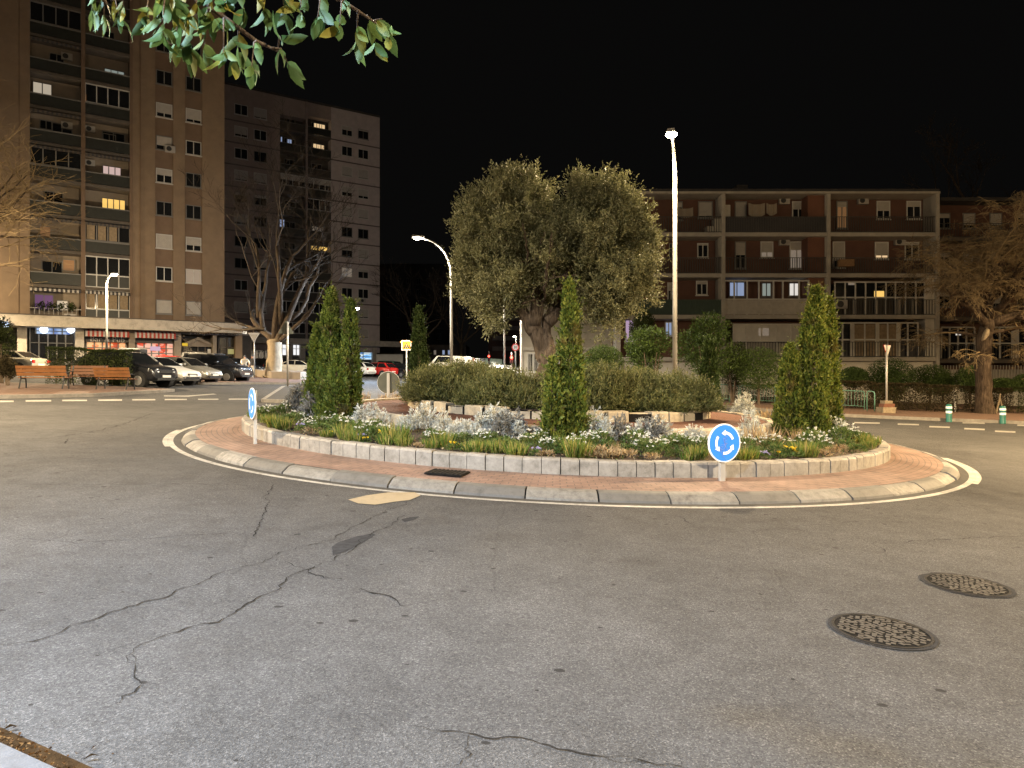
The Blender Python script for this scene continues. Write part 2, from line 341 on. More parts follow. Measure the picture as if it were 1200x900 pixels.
slab_poly('pavement', [(8.2, 39.5), (9.4, 36), (11.6, 32), (14.2, 30), (17.5, 29.6), (24, 29.3), (48, 28.5), (60, 28), (60, 49.5), (7.4, 49.5)], .13, [M['pave2'], M['concrete']])
slab_poly('pavement', gp((232, 451), (300, 450.4), (352, 450.6), (372, 446.5), (372, 436), (300, 432), (240, 434)), .12, [M['pave2'], M['concrete']])
slab_poly('traffic_island', gp((306, 471.5), (340, 472.5), (376, 472.2), (402, 466), (398, 455.5), (352, 453), (330, 455)), .12, [M['gutter'], M['kerbwhite']], .2)
# near pavement behind and below the camera with the pale kerb and its leaf-filled gutter
k0, k1 = G(-2, 869, .10), G(66, 900, .10); kd = (k1-k0); kd.z = 0; kd.normalize(); kn = Vector((kd.y, -kd.x, 0))*-1
if kn.y < 0: kn = -kn
far_l = k0-kd*16; far_r = k0+kd*16
near = slab_poly('pavement', [(far_l.x, far_l.y), (far_r.x, far_r.y), (far_r.x-8, far_r.y-9), (far_l.x-6, far_l.y-9)], .10, [M['pave2'], mat('granite_kerb', (.060, .068, .080), .6, .3, 14, bump=.2)], .75)
mb = MB(); a0, a1 = far_l, far_r
mb.add([(p.x, p.y, g(p.x, p.y)+.004) for p in (a0, a1, a1+kn*.17, a0+kn*.17)], [(0, 1, 2, 3)])
struct(mb.build('gutter', mat('gutter_earth', (.030, .017, .007), .95, .6, 16, bump=.8, spec=.05)))
n = 4200; t = rng.uniform(-3.2, 4.5, n); s = np.abs(rng.normal(0, .075, n))+.005
C = np.stack([k0.x+kd.x*t+kn.x*s, k0.y+kd.y*t+kn.y*s, np.zeros(n)], 1); C[:, 2] = GA*C[:, 0]+GB*C[:, 1]+.006+rng.uniform(0, .02, n)*(s < .14)
A = rng.normal(size=(n, 3)); A[:, 2] *= .25
o = quads('fallen_leaves', leaves(C, A, rng.uniform(.010, .028, n), rng.uniform(.006, .014, n), .15), M['litter']); o['kind'] = 'stuff'
for i, (px, py, lb) in enumerate(((107, 893, 'pale curled dry leaf lying on asphalt just past the gutter end'), (12, 858, 'broad olive brown leaf lying in the gutter beside the kerb'))):
    p = G(px, py); V = leaves([(p.x-.03, p.y-.01, p.z+.015)], [(1, .35, .1)], .065, .022, .2)
    tag(quads('dry_leaf', V, M['deadleaf']), lb, 'leaf')

# roundabout rings
def ring_strip(name, prof, mats, n=160, a0=0, a1=2*math.pi, mi=None, uv=False, parent=None, joints=None, bevel=0):
    mb = MB(); k = len(prof); closed = abs(a1-a0-2*math.pi) < 1e-6; m = n if closed else n+1; uvs = []
    ac = [0]
    for i in range(k-1): ac.append(ac[-1]+math.hypot(prof[i+1][0]-prof[i][0], prof[i+1][1]-prof[i][1]))
    for i in range(m):
        th = a0+(a1-a0)*i/n
        for j, (r, z) in enumerate(prof):
            x, y = CX+r*math.cos(th), CY+r*math.sin(th); mb.v.append((x, y, g(x, y)+z)); uvs.append((th*prof[0][0], ac[j]))
    for i in range(n):
        for j in range(k-1):
            a = i*k+j; b = ((i+1) % m)*k+j; mb.f.append((a, b, b+1, a+1)); mb.mi.append(mi[j] if mi else 0)
    if uv: mb.uv = uvs
    return mb.build(name, mats, parent)
struct(ring_strip('roundabout_line', [(8.585, .004), (8.485, .004)], M['line'], 200))
struct(ring_strip('roundabout_line', [(8.67, .0045), (8.586, .0045)], M['line'], 20, R_(192), R_(212)))
struct(ring_strip('roundabout_line', [(8.67, .0045), (8.586, .0045)], M['line'], 20, R_(-40), R_(-12)))
struct(ring_strip('roundabout_gutter', [(8.48, .003), (8.28, .003)], M['gutter'], 200))
struct(ring_strip('roundabout_apron', [(8.10, .122), (7.15, .165)], M['paver'], 220, uv=True))
mb = MB(); nst = 56; gapA = .012/8.4
for i in range(nst):
    a, b = 2*math.pi*i/nst+gapA*random.Random(i).uniform(.4, 1.6), 2*math.pi*(i+1)/nst-gapA
    dz = random.Random(i+90).uniform(-.010, .010); jr = random.Random(i+190).uniform(-.018, .012); pr = [(8.35+jr, -.02), (8.33+jr, .035+dz), (8.23+jr, .103+dz), (8.19+jr, .117+dz), (8.095, .126+dz), (8.09, .0)]; S = 5; vs = []
    for s in range(S+1):
        th = a+(b-a)*s/S
        for r, z in pr: x, y = CX+r*math.cos(th), CY+r*math.sin(th); vs.append((x, y, g(x, y)+z))
    k = len(pr); fs = [(s*k+j, (s+1)*k+j, (s+1)*k+j+1, s*k+j+1) for s in range(S) for j in range(k-1)]+[tuple(range(k)), tuple(S*k+j for j in reversed(range(k)))]
    mb.add(vs, fs, (2 if 3.95 < a < 5.45 else 1) if i % 2 else 0)
struct(mb.build('roundabout_kerb', [M['kerbgrey'], M['kerbwhite'], M['kerbworn']]))
struct(ring_strip('kerb_joint', [(8.32, .0), (8.29, .03), (8.21, .09), (8.10, .10)], M['core'], 200))

def block_ring(name, label, r0, r1, zb, zt, nb, m, seed, gap=.010, rough=.008, drop=0):
    core = ring_strip(name, [(r0-.02, zb), (r0-.02, zt-.02), (r1+.02, zt-.02), (r1+.02, zb)], M['core'], 140)
    tag(core, label, 'wall'); mb = MB(); rd = random.Random(seed)
    for i in range(nb):
        if rd.random() < drop: continue
        a, b = 2*math.pi*i/nb+gap/r0*rd.uniform(.3, 1.3), 2*math.pi*(i+1)/nb-gap/r0*rd.uniform(.2, 1); j = rd.uniform(-rough, rough); jz = rd.uniform(-rough, rough); tl = rd.uniform(-.4, .4)*rough
        pr = [(r0+j, zb), (r0+j, zt-.03+jz), (r0-.025+j, zt+jz), (r1+.01, zt+jz), (r1, zb)]; S = 2; vs = []
        for s in range(S+1):
            th = a+(b-a)*s/S
            for r, z in pr: x, y = CX+r*math.cos(th), CY+r*math.sin(th); vs.append((x, y, g(x, y)+z+tl*(s-1)))
        k = len(pr); mb.add(vs, [(s*k+q, (s+1)*k+q, (s+1)*k+q+1, s*k+q+1) for s in range(S) for q in range(k-1)]+[tuple(range(k)), tuple(S*k+q for q in reversed(range(k)))])
    mb.build('brick_facing', m, core); return core
block_ring('planter_wall', 'outer ring of pale grey concrete edging blocks round the flower bed', 7.22, 7.02, .10, .385, 166, M['blockstone'], 3)
block_ring('bed_wall', 'beige stone ring wall between flower bed and brown mulch', 5.05, 4.86, .35, .66, 92, M['beigewall'], 5, .008)
block_ring('stone_edging', 'inner ring of uneven pale stones under the spreading shrubs', 3.62, 3.36, .5, .84, 46, M['beigewall'], 8, .04, .035, .06)
def bedz(x, y):
    r = math.hypot(x-CX, y-CY)
    z = .35+(7.1-r)/2.1*.12 if r > 4.95 else (.62+(4.9-r)*.03 if r > 3.5 else .78+(3.5-r)*.05)
    return g(x, y)+z
o = ring_strip('soil', [(7.06, .345), (6.4, .385), (5.7, .42), (5.0, .465)], M['soil'], 120); o['kind'] = 'structure'
o = ring_strip('mulch', [(4.9, .62), (3.6, .66)], M['mulch'], 100); o['kind'] = 'structure'
o = ring_strip('soil', [(3.5, .78), (1.5, .88), (.05, .93)], M['soil'], 60); o['kind'] = 'structure'

# lane dashes on the far side of the ring road, and other paint
def paint_quad(name, pts, z=.004): mb = MB(); mb.add([(p[0], p[1], g(p[0], p[1])+z) for p in pts], [tuple(range(len(pts)))]); return struct(mb.build(name, M['line']))
def gd(px, py): p = G(px, py); return (p.x, p.y)
for (x0, y0, x1, y1, h) in ((-40, 470.6, -14, 470, 1.8), (0, 469.6, 16, 469.5, 1.8), (30, 469, 60, 468.8, 1.8), (73, 468.6, 102, 468.4, 1.7), (115, 468.2, 143, 468, 1.7), (155, 467.9, 182, 467.8, 1.5), (193, 467.6, 219, 467.5, 1.4), (232, 467.4, 256, 467.3, 1.3), (268, 467.2, 291, 467.2, 1.3),
                            (1001, 494.5, 1031, 495.2, 1.6), (1052, 496.2, 1077, 497, 1.6), (1089, 499.2, 1113, 500, 1.7), (1130, 501.5, 1154, 502.5, 1.8), (1166, 504.5, 1190, 505.5, 1.8), (1192, 497.5, 1215, 498.3, 1.6), (1128, 494.8, 1154, 495.5, 1.4)):
    paint_quad('road_marking', [gd(x0, y0+h), gd(x1, y1+h), gd(x1, y1), gd(x0, y0)])
paint_quad('road_marking', [gd(192, 464.6), gd(222, 465), gd(222, 463.7), gd(192, 463.4)]); paint_quad('road_marking', [gd(222, 464.8), gd(254, 462.2), gd(250, 461.4), gd(218, 463.8)], .005)
# repairs
mb = MB(); mb.add([(p.x, p.y, p.z+.0065) for p in (G(*q) for q in ((408, 586), (430, 581), (455, 577.5), (486, 577.5), (493, 581), (480, 586.5), (462, 588.5), (440, 592), (420, 590.5)))], [tuple(range(9))])
struct(mb.build('road_patch', M['sandpatch']))
for q in (((389, 641), (396, 636), (418, 629), (436, 625.5), (440, 627), (425, 636), (404, 647), (390, 651)), ((470, 609), (480, 606.5), (491, 605.5), (487, 609), (474, 612))):
    mb = MB(); mb.add([(p.x, p.y, p.z+.004) for p in (G(*a) for a in q)], [tuple(range(len(q)))]); struct(mb.build('road_patch', M['tar']))
def crack(pts, w0, seed):
    rd = random.Random(seed); P0 = [G(*p) for p in pts]; mb = MB(); vs = []
    fine = []
    for a, b in zip(P0, P0[1:]):
        k = max(2, int((b-a).length/.045))
        for i in range(k): fine.append(a.lerp(b, i/k))
    fine.append(P0[-1]); off = 0; L_ = len(fine)
    for i, p in enumerate(fine):
        d = (fine[min(i+1, L_-1)]-fine[max(i-1, 0)]); d.normalize(); nrm = Vector((-d.y, d.x, 0)); off = off*.72+rd.gauss(0, .016); q = p+nrm*off
        wd = w0*.5*rd.uniform(.2, 1.9)*(1 if 2 < i < L_-3 else .4)
        for s in (-1, 1): e = q+nrm*wd*s*.5; vs.append((e.x, e.y, g(e.x, e.y)+.0052))
    mb.add(vs, [(2*i, 2*i+1, 2*i+3, 2*i+2) for i in range(L_-1)]); struct(mb.build('road_crack', M['crack']))
for i, (pts, w0) in enumerate((
    ([(490, 585), (470, 592), (440, 604), (400, 623), (380, 633), (350, 642), (322, 652), (290, 663), (258, 672), (240, 680), (215, 693), (190, 702), (160, 710), (120, 722), (80, 737), (40, 753), (0, 757)], .014),
    ([(478, 602), (440, 622), (400, 650), (372, 664), (345, 672), (338, 680), (322, 692), (295, 708), (265, 728), (230, 736), (200, 745), (170, 757), (150, 770), (143, 778)], .016),
    ([(155, 768), (152, 782), (158, 795), (160, 803), (152, 812), (138, 822), (130, 830)], .012),
    ([(318, 568), (312, 580), (316, 592), (306, 604), (300, 618), (297, 632)], .016),
    ([(0, 634), (40, 632), (90, 636), (150, 632), (200, 629), (250, 626), (290, 626)], .012),
    ([(480, 850), (510, 856), (545, 861), (580, 866), (620, 872), (640, 878), (680, 886), (720, 892), (770, 896)], .013),
    ([(556, 864), (552, 874), (555, 884), (546, 892), (538, 903)], .012),
    ([(60, 513), (90, 509), (104, 507), (135, 500), (165, 490), (180, 484)], .03),
    ([(0, 514), (60, 514.5), (75, 514)], .02), ([(76, 520), (80, 516), (83, 514)], .03),
    ([(0, 568), (70, 568), (150, 568), (230, 567), (300, 569)], .012),
    ([(790, 604), (805, 610), (815, 616)], .014), ([(1020, 636), (1032, 642), (1040, 651)], .014), ([(1055, 636), (1110, 632), (1160, 629), (1210, 628)], .014),
    ([(1115, 588), (1150, 596), (1180, 603)], .014), ([(700, 884), (740, 892), (800, 900)], .012),
    ([(325, 655), (340, 662), (352, 668), (372, 676), (400, 681)], .010), ([(360, 672), (380, 678), (400, 680)], .04), ([(424, 690), (450, 698), (478, 711)], .03))):
    crack(pts, w0, i+11)

def disc_mesh(mb, c, r0, r1, z, n=40, mi=0):
    o = len(mb.v); cx, cy = c
    for i in range(n):
        th = 2*math.pi*i/n
        for r in (r0, r1): x, y = cx+r*math.cos(th), cy+r*math.sin(th); mb.v.append((x, y, g(x, y)+z))
    for i in range(n): a = o+2*i; b = o+2*((i+1) % n); mb.f.append((a, a+1, b+1, b)); mb.mi.append(mi)
def manhole(px, py, D, label, seed):
    p = G(px, py); c = (p.x, p.y); mb = MB()
    disc_mesh(mb, c, .001, D/2-.02, .007)
    o = tag(mb.build('manhole_cover', M['core']), label, 'manhole cover', 'manhole covers in the road')
    m2 = MB(); disc_mesh(m2, c, D/2-.020, D/2-.004, .012); disc_mesh(m2, c, D/2-.003, D/2+.012, .0085, 40, 1); m2.build('rim', [M['iron'], M['tar']], o); rc = random.Random(seed+5); m4 = MB(); kk = 44; vs = []
    for i in range(kk):
        a = 2*math.pi*i/kk
        for r in (D/2+.012, D/2+.014+rc.uniform(0, .010 if seed == 1 else .03)): X, Y = c[0]+r*math.cos(a), c[1]+r*math.sin(a); vs.append((X, Y, g(X, Y)+.0075))
    m4.add(vs, [(2*i, 2*i+1, (2*i+3) % (2*kk), (2*i+2) % (2*kk)) for i in range(kk)]); m4.build('collar', M['tar'], o)
    rd = random.Random(seed); m3 = MB(); q = .046; k = int(D/q)
    for i in range(-k, k):
        for j in range(-k, k):
            x = (i+.5*(j % 2))*q+rd.uniform(-.008, .008); y = j*q*.87+rd.uniform(-.008, .008)
            if math.hypot(x, y) > D/2-.036: continue
            a = rd.choice((0, math.pi/3, 2*math.pi/3)); l, ww = q*.46*rd.uniform(.75, 1.1), q*.30*rd.uniform(.7, 1.2); ca, sa = math.cos(a), math.sin(a)
            vs = [(c[0]+x+ca*u-sa*v, c[1]+y+sa*u+ca*v) for u, v in ((-l, -ww), (l, -ww), (l, ww), (-l, ww))]
            m3.add([(X, Y, g(X, Y)+.013) for X, Y in vs], [(0, 1, 2, 3)])
    m3.build('tread_pattern', mat('worn_iron', (.043, .039, .035), .7, .5, 12, spec=.2), o)
manhole(1033, 740, .62, 'round iron manhole cover with a worn tread, the nearer one to the kerbless foreground', 1)
manhole(1133, 686, .62, 'round iron manhole cover with crumbling asphalt collar, farther and beside the road edge', 2)
# drain grate in the apron
x, y = bed(524, 7.68); a = math.atan2(y-CY, x-CX); mb = MB()
def radial_box(mb, r0, r1, t0, t1, z0, z1, th, mi=0):
    ca, sa = math.cos(th), math.sin(th); c = []
    for z in (z0, z1):
        for r, t in ((r0, t0), (r1, t0), (r1, t1), (r0, t1)):
            X, Y = CX+ca*r-sa*t, CY+sa*r+ca*t; c.append((X, Y, g(X, Y)+.165+z))
    mb.box8(c, mi)
radial_box(mb, 7.46, 7.86, -.27, .27, -.02, .004, a)
o = tag(mb.build('drain_grate', M['core']), 'square iron drain grate set in the pink brick apron', 'drain')
m2 = MB()
for i in range(9): radial_box(m2, 7.47, 7.85, -.26+i*.0605, -.23+i*.0605, .004, .012, a)
m2.build('grate_slat', M['iron'], o)
# ---------------------------------------------------------------- buildings
class Fac:
    """a facade: origin, unit direction along it; depth is measured outwards, towards the street"""
    def __init__(s, o, e): s.o = Vector((o[0], o[1], 0)); s.e = Vector((e[0], e[1], 0)).normalized(); s.n = Vector((s.e.y, -s.e.x, 0))
    def pt(s, u, z, d=0): q = s.o+s.e*u+s.n*d; return Vector((q.x, q.y, z))
    def uz(s, px, py, d=0):
        r = Vector(((px-HX)/F, 1, 0)); q = s.o+s.n*d
        k = q.dot(s.n)/r.dot(s.n); h = r*k
        return (h-q).dot(s.e), EYE+(HY-py)/F*k
    def box(s, mb, u0, u1, z0, z1, d0, d1, mi=0):
        mb.box8([s.pt(u, z, d) for z in (z0, z1) for u, d in ((u0, d1), (u1, d1), (u1, d0), (u0, d0))], mi)
    def part(s, name, m, parent, *boxes):
        mb = MB()
        for b in boxes: s.box(mb, *b[:6], b[6] if len(b) > 6 else 0)
        return mb.build(name, m, parent)
    def px(s, x0, x1, y0, y1, d=0):             # photo box -> u0,u1,z0,z1 at depth d
        u0, zt = s.uz(x0, y0, d); u1, zb = s.uz(x1, y1, d); um, zt = s.uz((x0+x1)/2, y0, d); um, zb = s.uz((x0+x1)/2, y1, d)
        return u0, u1, zb, zt
def facmat(name, c, var=.16, bw=.24, bh=.065):
    return mat(name, c, .85, var, 1.3, bump=.2, detail=8)
B = {'tan': facmat('tan_brick', (.215, .155, .102)), 'brown': facmat('brown_brick', (.165, .112, .075)), 'pier': facmat('pier_render', (.25, .19, .125)),
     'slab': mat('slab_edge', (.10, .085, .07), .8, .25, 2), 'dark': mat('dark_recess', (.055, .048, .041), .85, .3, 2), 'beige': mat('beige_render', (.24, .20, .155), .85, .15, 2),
     'rail': mat('parapet_dark', (.024, .026, .022), .5, .3, 3), 'railm': mat('railing_metal', (.05, .05, .047), .5, .2, 3), 'frame': mat('white_frame', (.50, .49, .46), .5, .1, 3), 'dframe': mat('grey_frame', (.17, .165, .155), .5, .1, 3),
     'glass': mat('dark_glass', (.012, .013, .014), .12, .2, 2, spec=.6), 'blind': mat('roller_blind', (.40, .375, .34), .7, .1, 3), 'curtain': mat('curtain', (.25, .19, .12), .9, .3, 6),
     'grey': facmat('grey_brown_brick', (.28, .225, .20)), 'band': mat('floor_band', (.12, .095, .085), .8, .2, 2), 'pale': facmat('pale_panel', (.46, .40, .385)),
     'canopy': wornpaint('canopy_paint', (.52, .47, .39), (.22, .19, .15), .35, .8, 2.5), 'redbrick': facmat('red_brick', (.105, .052, .036)), 'redbrick2': facmat('red_brick_pier', (.15, .068, .042)),
     'cslab': mat('white_slab', (.36, .335, .29), .8, .15, 2), 'cwhite': mat('white_wall', (.50, .47, .41), .8, .15, 2), 'cgreen': mat('green_panel', (.03, .055, .04), .6, .2, 3), 'cpanel': mat('parapet_panel', (.42, .39, .34), .7, .15, 3),
     'ac': mat('ac_unit', (.36, .34, .31), .6, .12, 4), 'acfan': mat('ac_fan', (.03, .03, .03), .6, .2, 4), 'roof': mat('roof_felt', (.05, .047, .045), .9, .3, 2), 'rib': mat('ribbed_panel', (.42, .38, .31), .7, .12, 2),
     'awn': mat('awning_white', (.42, .40, .36), .8, .15, 5), 'awnd': mat('awning_dark', (.05, .047, .05), .8, .15, 5), 'awnr': mat('awning_red', (.35, .05, .035), .8, .15, 5),
     'green': mat('green_paint', (.16, .22, .06), .7, .2, 3), 'signblack': mat('shop_sign_dark', (.05, .043, .038), .6, .2, 4), 'letter': mat('sign_letter', (.48, .44, .38), .6, .05, 4), 'plant': M['green'], 'rugr': mat('rug_orange', (.30, .11, .045), .9, .2, 5)}
LIT = {'warm': glow('lit_warm', (1, .70, .38), .75), 'yellow': glow('lit_yellow', (1, .62, .16), .95), 'orange': glow('lit_orange', (1, .36, .08), .8), 'cool': glow('lit_cool', (.52, .66, 1), .42), 'white': glow('lit_white', (1, .95, .88), 1.0),
       'green': glow('lit_greenish', (.62, .72, .66), .32), 'pink': glow('lit_pink', (1, .72, .66), .55), 'dim': glow('lit_dim', (.9, .75, .6), .16), 'blue': glow('lit_blue', (.12, .38, 1), .9), 'purple': glow('lit_purple', (.30, .12, .40), .28), 'cream': glow('lit_cream', (1, .86, .66), .4), 'violet': glow('lit_violet', (.62, .55, 1), .55), 'dimwarm': glow('dim_orange_glow', (.8, .42, .18), .13), 'pinkish': glow('lit_lilac', (.85, .6, .9), .45)}
def window(fc, u0, u1, z0, z1, d, par, pane='glass', frame='frame', blind=0, mull=1, sill=True, fw=.07, handle=False):
    """frame with its pane, sill and roller blind, standing in the wall plane at depth d"""
    bx = [(u0, u0+fw, z0, z1, d-.04, d+.045), (u1-fw, u1, z0, z1, d-.04, d+.045), (u0+fw, u1-fw, z1-fw, z1, d-.04, d+.045), (u0+fw, u1-fw, z0, z0+fw, d-.04, d+.045)]
    zb = z1-fw-(z1-z0-2*fw)*blind
    for i in range(mull):
        um = u0+(u1-u0)*(i+1)/(mull+1)
        if blind < .95: bx.append((um-.035, um+.035, z0+fw, zb, d-.03, d+.035))
    if sill: bx.append((u0-.06, u1+.06, z0-.07, z0, d-.04, d+.11))
    fr = fc.part('window', B[frame] if frame in B else frame, par, *bx)
    pm = LIT.get(pane) or B.get(pane)
    if blind < .97: fc.part('pane', pm, fr, (u0+fw, u1-fw, z0+fw, zb, d-.03, d+.012))
    if blind > 0:
        nb = max(2, int((z1-fw-zb)/.11)); hs = (z1-fw-zb)/nb
        fc.part('blind', B['blind'], fr, *[(u0+fw*.6, u1-fw*.6, zb+i*hs, zb+(i+.93)*hs, d-.03, d+.03) for i in range(nb)])
    return fr
def awning(fc, u0, u1, zt, dep, drop, par, ma, mb_, d0=0, val=.25, n=None):
    """sloping striped cloth with a scalloped valance"""
    n = n or max(4, int((u1-u0)/.28)); mb = MB()
    for i in range(n):
        a, b = u0+(u1-u0)*i/n, u0+(u1-u0)*(i+1)/n; mi = i % 2
        top = [fc.pt(a, zt, d0), fc.pt(b, zt, d0), fc.pt(b, zt-drop, d0+dep), fc.pt(a, zt-drop, d0+dep)]
        lo = [p-Vector((0, 0, .03)) for p in top]; mb.box8(lo[::-1]+top[::-1], mi)
        fc.box(mb, a+.004, b-.004, zt-drop-val, zt-drop-.032, d0+dep-.02, d0+dep, mi)
    return mb.build('awning', [B[ma], B[mb_]], par)
def acunit(fc, u, z, d, par, wd=.8, h=.55):
    o = fc.part('air_conditioner', B['ac'], par, (u-wd/2, u+wd/2, z, z+h, d, d+.28)); mb = MB()
    c = fc.pt(u-.1, z+h/2, d+.281); mb.cyl(c, fc.n, h*.38, .012, 16); mb.build('fan_grille', B['acfan'], o); return o
def railing(fc, u0, u1, z0, z1, d, par, m, sp=.13, bw=.022, panel=None):
    bx = [(u0, u1, z1-.04, z1, d-.025, d+.025), (u0, u1, z0+.03, z0+.07, d-.02, d+.02)]; k = int((u1-u0)/sp)
    for i in range(1, k): u = u0+(u1-u0)*i/k; bx.append((u-bw/2, u+bw/2, z0+.07, z1-.04, d-.012, d+.012))
    o = fc.part('railing', m, par, *bx)
    if panel: fc.part('panel', panel, o, (u0+.02, u1-.02, z0+.08, z1-.05, d-.05, d-.03))
    return o

# --- tan brick tower on the left
dirA = (1.53, 1); A = Fac((-26.1, 63.6), dirA)
bA = thing('apartment_tower', 'tall tan brick apartment tower with dark balcony bays above a lit bar', 'building', (-26.1, 63.6, 0))
bA.location = (0, 0, 0)
ZT = 41.0; U = lambda px, d=0: A.uz(px, 300, d)[0]
uL, u35, u95, u100, u152, u155, u182, u203, u217, u237, u263 = (U(p) for p in (-75, 35, 95, 100, 152, 155, 182, 203, 217, 237, 263))
fl = [6.52+2.85*k for k in range(13)]
uM = U(22)
A.part('wall', [B['tan'], B['brown'], B['beige'], B['roof']], bA, (uL, u263, 6.3, ZT, -14, -1.32, 2), (uL, uM, 6.3, ZT, -1.318, 0), (uM+.05, u35, 6.3, ZT, -1.318, .02), (uM, uM+.05, 6.3, ZT, -1.318, -.05, 1), (u95, u100, 6.3, ZT, -1.318, .05, 1), (u152, u155+.02, 6.3, ZT, -1.318, .06, 1),
       (u155+.03, u182, 6.3, ZT, -1.318, 0), (u182+.002, u203-.002, 6.3, ZT, -1.318, -.12, 1), (u203, u217, 6.3, ZT, -1.318, 0), (u217+.002, u237-.002, 6.3, ZT, -1.318, -.12, 1), (u237, u263, 6.3, ZT, -1.318, 0), (uL, u263, ZT, ZT+.3, -14.1, .1, 3))
A.part('drainpipe', B['brown'], bA, (U(164), U(165), 6.4, ZT, .003, .1))
acyl = A
cols = (((u182, u203), [('glass', 'dframe', 0)]*5+[]), ((u217, u237), []))
st1 = {0: ('beige', 0.98, 'dframe'), 1: ('glass', 0, 'frame'), 2: ('glass', .98, 'frame'), 3: ('glass', 0, 'dframe'), 4: ('glass', .45, 'frame'), 5: ('glass', .7, 'dframe'), 6: ('glass', .72, 'frame'), 7: ('glass', 0, 'dframe'), 8: ('glass', .3, 'dframe'), 9: ('glass', 0, 'dframe'), 10: ('glass', .6, 'frame')}
st2 = {0: ('beige', .98, 'dframe'), 1: ('cream', 0, 'frame'), 2: ('glass', .6, 'frame'), 3: ('glass', 0, 'dframe'), 4: ('glass', 0, 'dframe'), 5: ('glass', 0, 'frame'), 6: ('glass', .8, 'frame'), 7: ('glass', 0, 'dframe'), 8: ('glass', 0, 'dframe'), 9: ('glass', .5, 'frame'), 10: ('glass', 0, 'dframe')}
for (a, b), st in (((u182, u203), st1), ((u217, u237), st2)):
    for k in range(11):
        zc = 8.05+2.85*k; pn, bl, fr = st[k]; pane = pn
        if pn == 'beige': pane, bl = 'glass', .98
        if pn == 'cream': pane = 'dim'
        window(A, a+.06, b-.06, zc-.62, zc+.62, -.115, bA, pane, fr, bl)
acunit(A, (u182+u203)/2+.45, 8.05+2.85*5-.75, -.1, bA)
rb = random.Random(4)
for (a, b, bay) in ((u35, u95, 1), (u100, u152, 2)):
    for k in range(12):
        z = fl[k]; A.part('balcony_floor', B['slab'], bA, (a, b, z-.24, z, -1.315, .04))
        glazed = (bay, k) in ((1, 4), (1, 8), (2, 0), (2, 1), (2, 2), (2, 6))
        if (bay, k) == (1, 0): railing(A, a, b, z, z+.95, 0, bA, B['frame'], .3)
        elif bay == 2 and k in (0, 1): pass
        else: 
            o = A.part('parapet', B['rail'], bA, (a, b, z+.05, z+.92, -.05, -.02)); A.part('handrail', B['dframe'], o, (a, b, z+.92, z+1.0, -.08, .03))
        if glazed:
            fm = B['frame'] if k in (0, 1) or (bay, k) == (2, 6) else B['dframe']; nb = 4; bx = [(a, b, z+2.5, z+2.6, -.12, -.04), (a, b, z+1.0, z+1.1, -.12, -.04)]
            if k in (0, 1): bx.append((a, b, z, z+.08, -.12, -.04))
            for i in range(nb+1): u = a+(b-a)*i/nb; bx.append((u-.04 if i else u, u+.04 if i < nb else u, z+.08 if k in (0, 1) else z+1.1, z+2.5, -.115, -.045))
            e = A.part('balcony_glazing', fm, bA, *bx)
            A.part('pane', B['glass'], e, (a+.05, b-.05, z+1.1, z+2.5, -.10, -.085))
            if k in (0, 1): A.part('pane', B['rail'], e, (a+.05, b-.05, z+.08, z+1.0, -.10, -.085))
            if (bay, k) in ((2, 0), (2, 2)):
                for i in range(4 if k == 0 else 3): uu = a+(b-a)*(i+.12)/4; A.part('curtain', B['curtain'], e, (uu, uu+(b-a)*.18, z+1.12, z+2.48, -.084, -.06))
        # door and window in the back wall
        if (bay, k) not in ((1, 2), (2, 3), (2, 4), (1, 6), (2, 6), (2, 7), (1, 8), (1, 0)):
            window(A, a+.5+rb.random(), a+2.1+rb.random(), z+.1, z+2.1, -1.30, bA, 'glass', 'dframe', 0, 1, False)
        if bay == 1 and k in (5, 7): acunit(A, a+(b-a)*.72, z+1.7, -1.3, bA)
        if bay == 2 and k in (4, 5): acunit(A, a+(b-a)*.12, z+1.75, -1.3, bA, .7, .5)
        if (bay, k) in ((1, 0), (2, 0), (1, 2), (1, 7), (2, 2), (2, 4), (1, 5), (2, 8), (1, 4)): awning(A, a, b, z+2.58, .25 if k != 0 else .5, .12, bA, 'awn' if k < 1 else 'slab', 'awnd', -.03, .22, 22)
def lit(fc, box, d, par, kind, mull=1, frame='dframe'):
    u0, u1, z0, z1 = fc.px(*box, d); return window(fc, u0, u1, z0, z1, d, par, kind, frame, 0, mull, False, .06)
for box, kd_, mu in (((38, 61, 97, 112), 'cream', 1), ((99, 111.5, 111, 120), 'orange', 0), ((127, 140, 107, 125), 'cream', 1), ((122, 146, 82, 100), 'green', 2), ((37, 62, 14, 37), 'cool', 1), ((127, 136, 46, 60), 'dimwarm', 0),
                     ((120, 142, 195, 218), 'pink', 2), ((119, 147, 233, 248), 'yellow', 3), ((46, 60, 265, 291), 'dimwarm', 0), ((73, 88, 304, 318), 'dimwarm', 0), ((40, 63, 345, 363), 'purple', 1), ((66, 80, 352, 364), 'cream', 0), ((120, 136, 157, 178), 'glass', 1), ((46, 62, 141, 152), 'glass', 1)):  # orange rug and curtain drawn as glowing panes, neither a lit window
    if kd_ == 'glass': u0, u1, z0, z1 = A.px(*box, -1.29); window(A, u0, u1, z0, z1, -1.29, bA, 'glass', 'dframe', 0, mu, False)
    else: lit(A, box, -1.29, bA, kd_, mu)
acunit(A, A.uz(82, 374)[0], A.uz(82, 376)[1], .02, bA)
uu, zz = A.uz(70, 362, -.3)
mb = MB(); V = leaves(np.array([[*A.pt(A.uz(48+12*(i % 4)+rng.uniform(-4, 4), 362)[0], A.uz(60, 358)[1]+rng.uniform(-.3, .2), .05)] for i in range(300)]), rng.normal(size=(300, 3)), .25, .1); quads('potted_greenery', V, M['hedge'], bA)
uu, zz = A.uz(124, 289); 
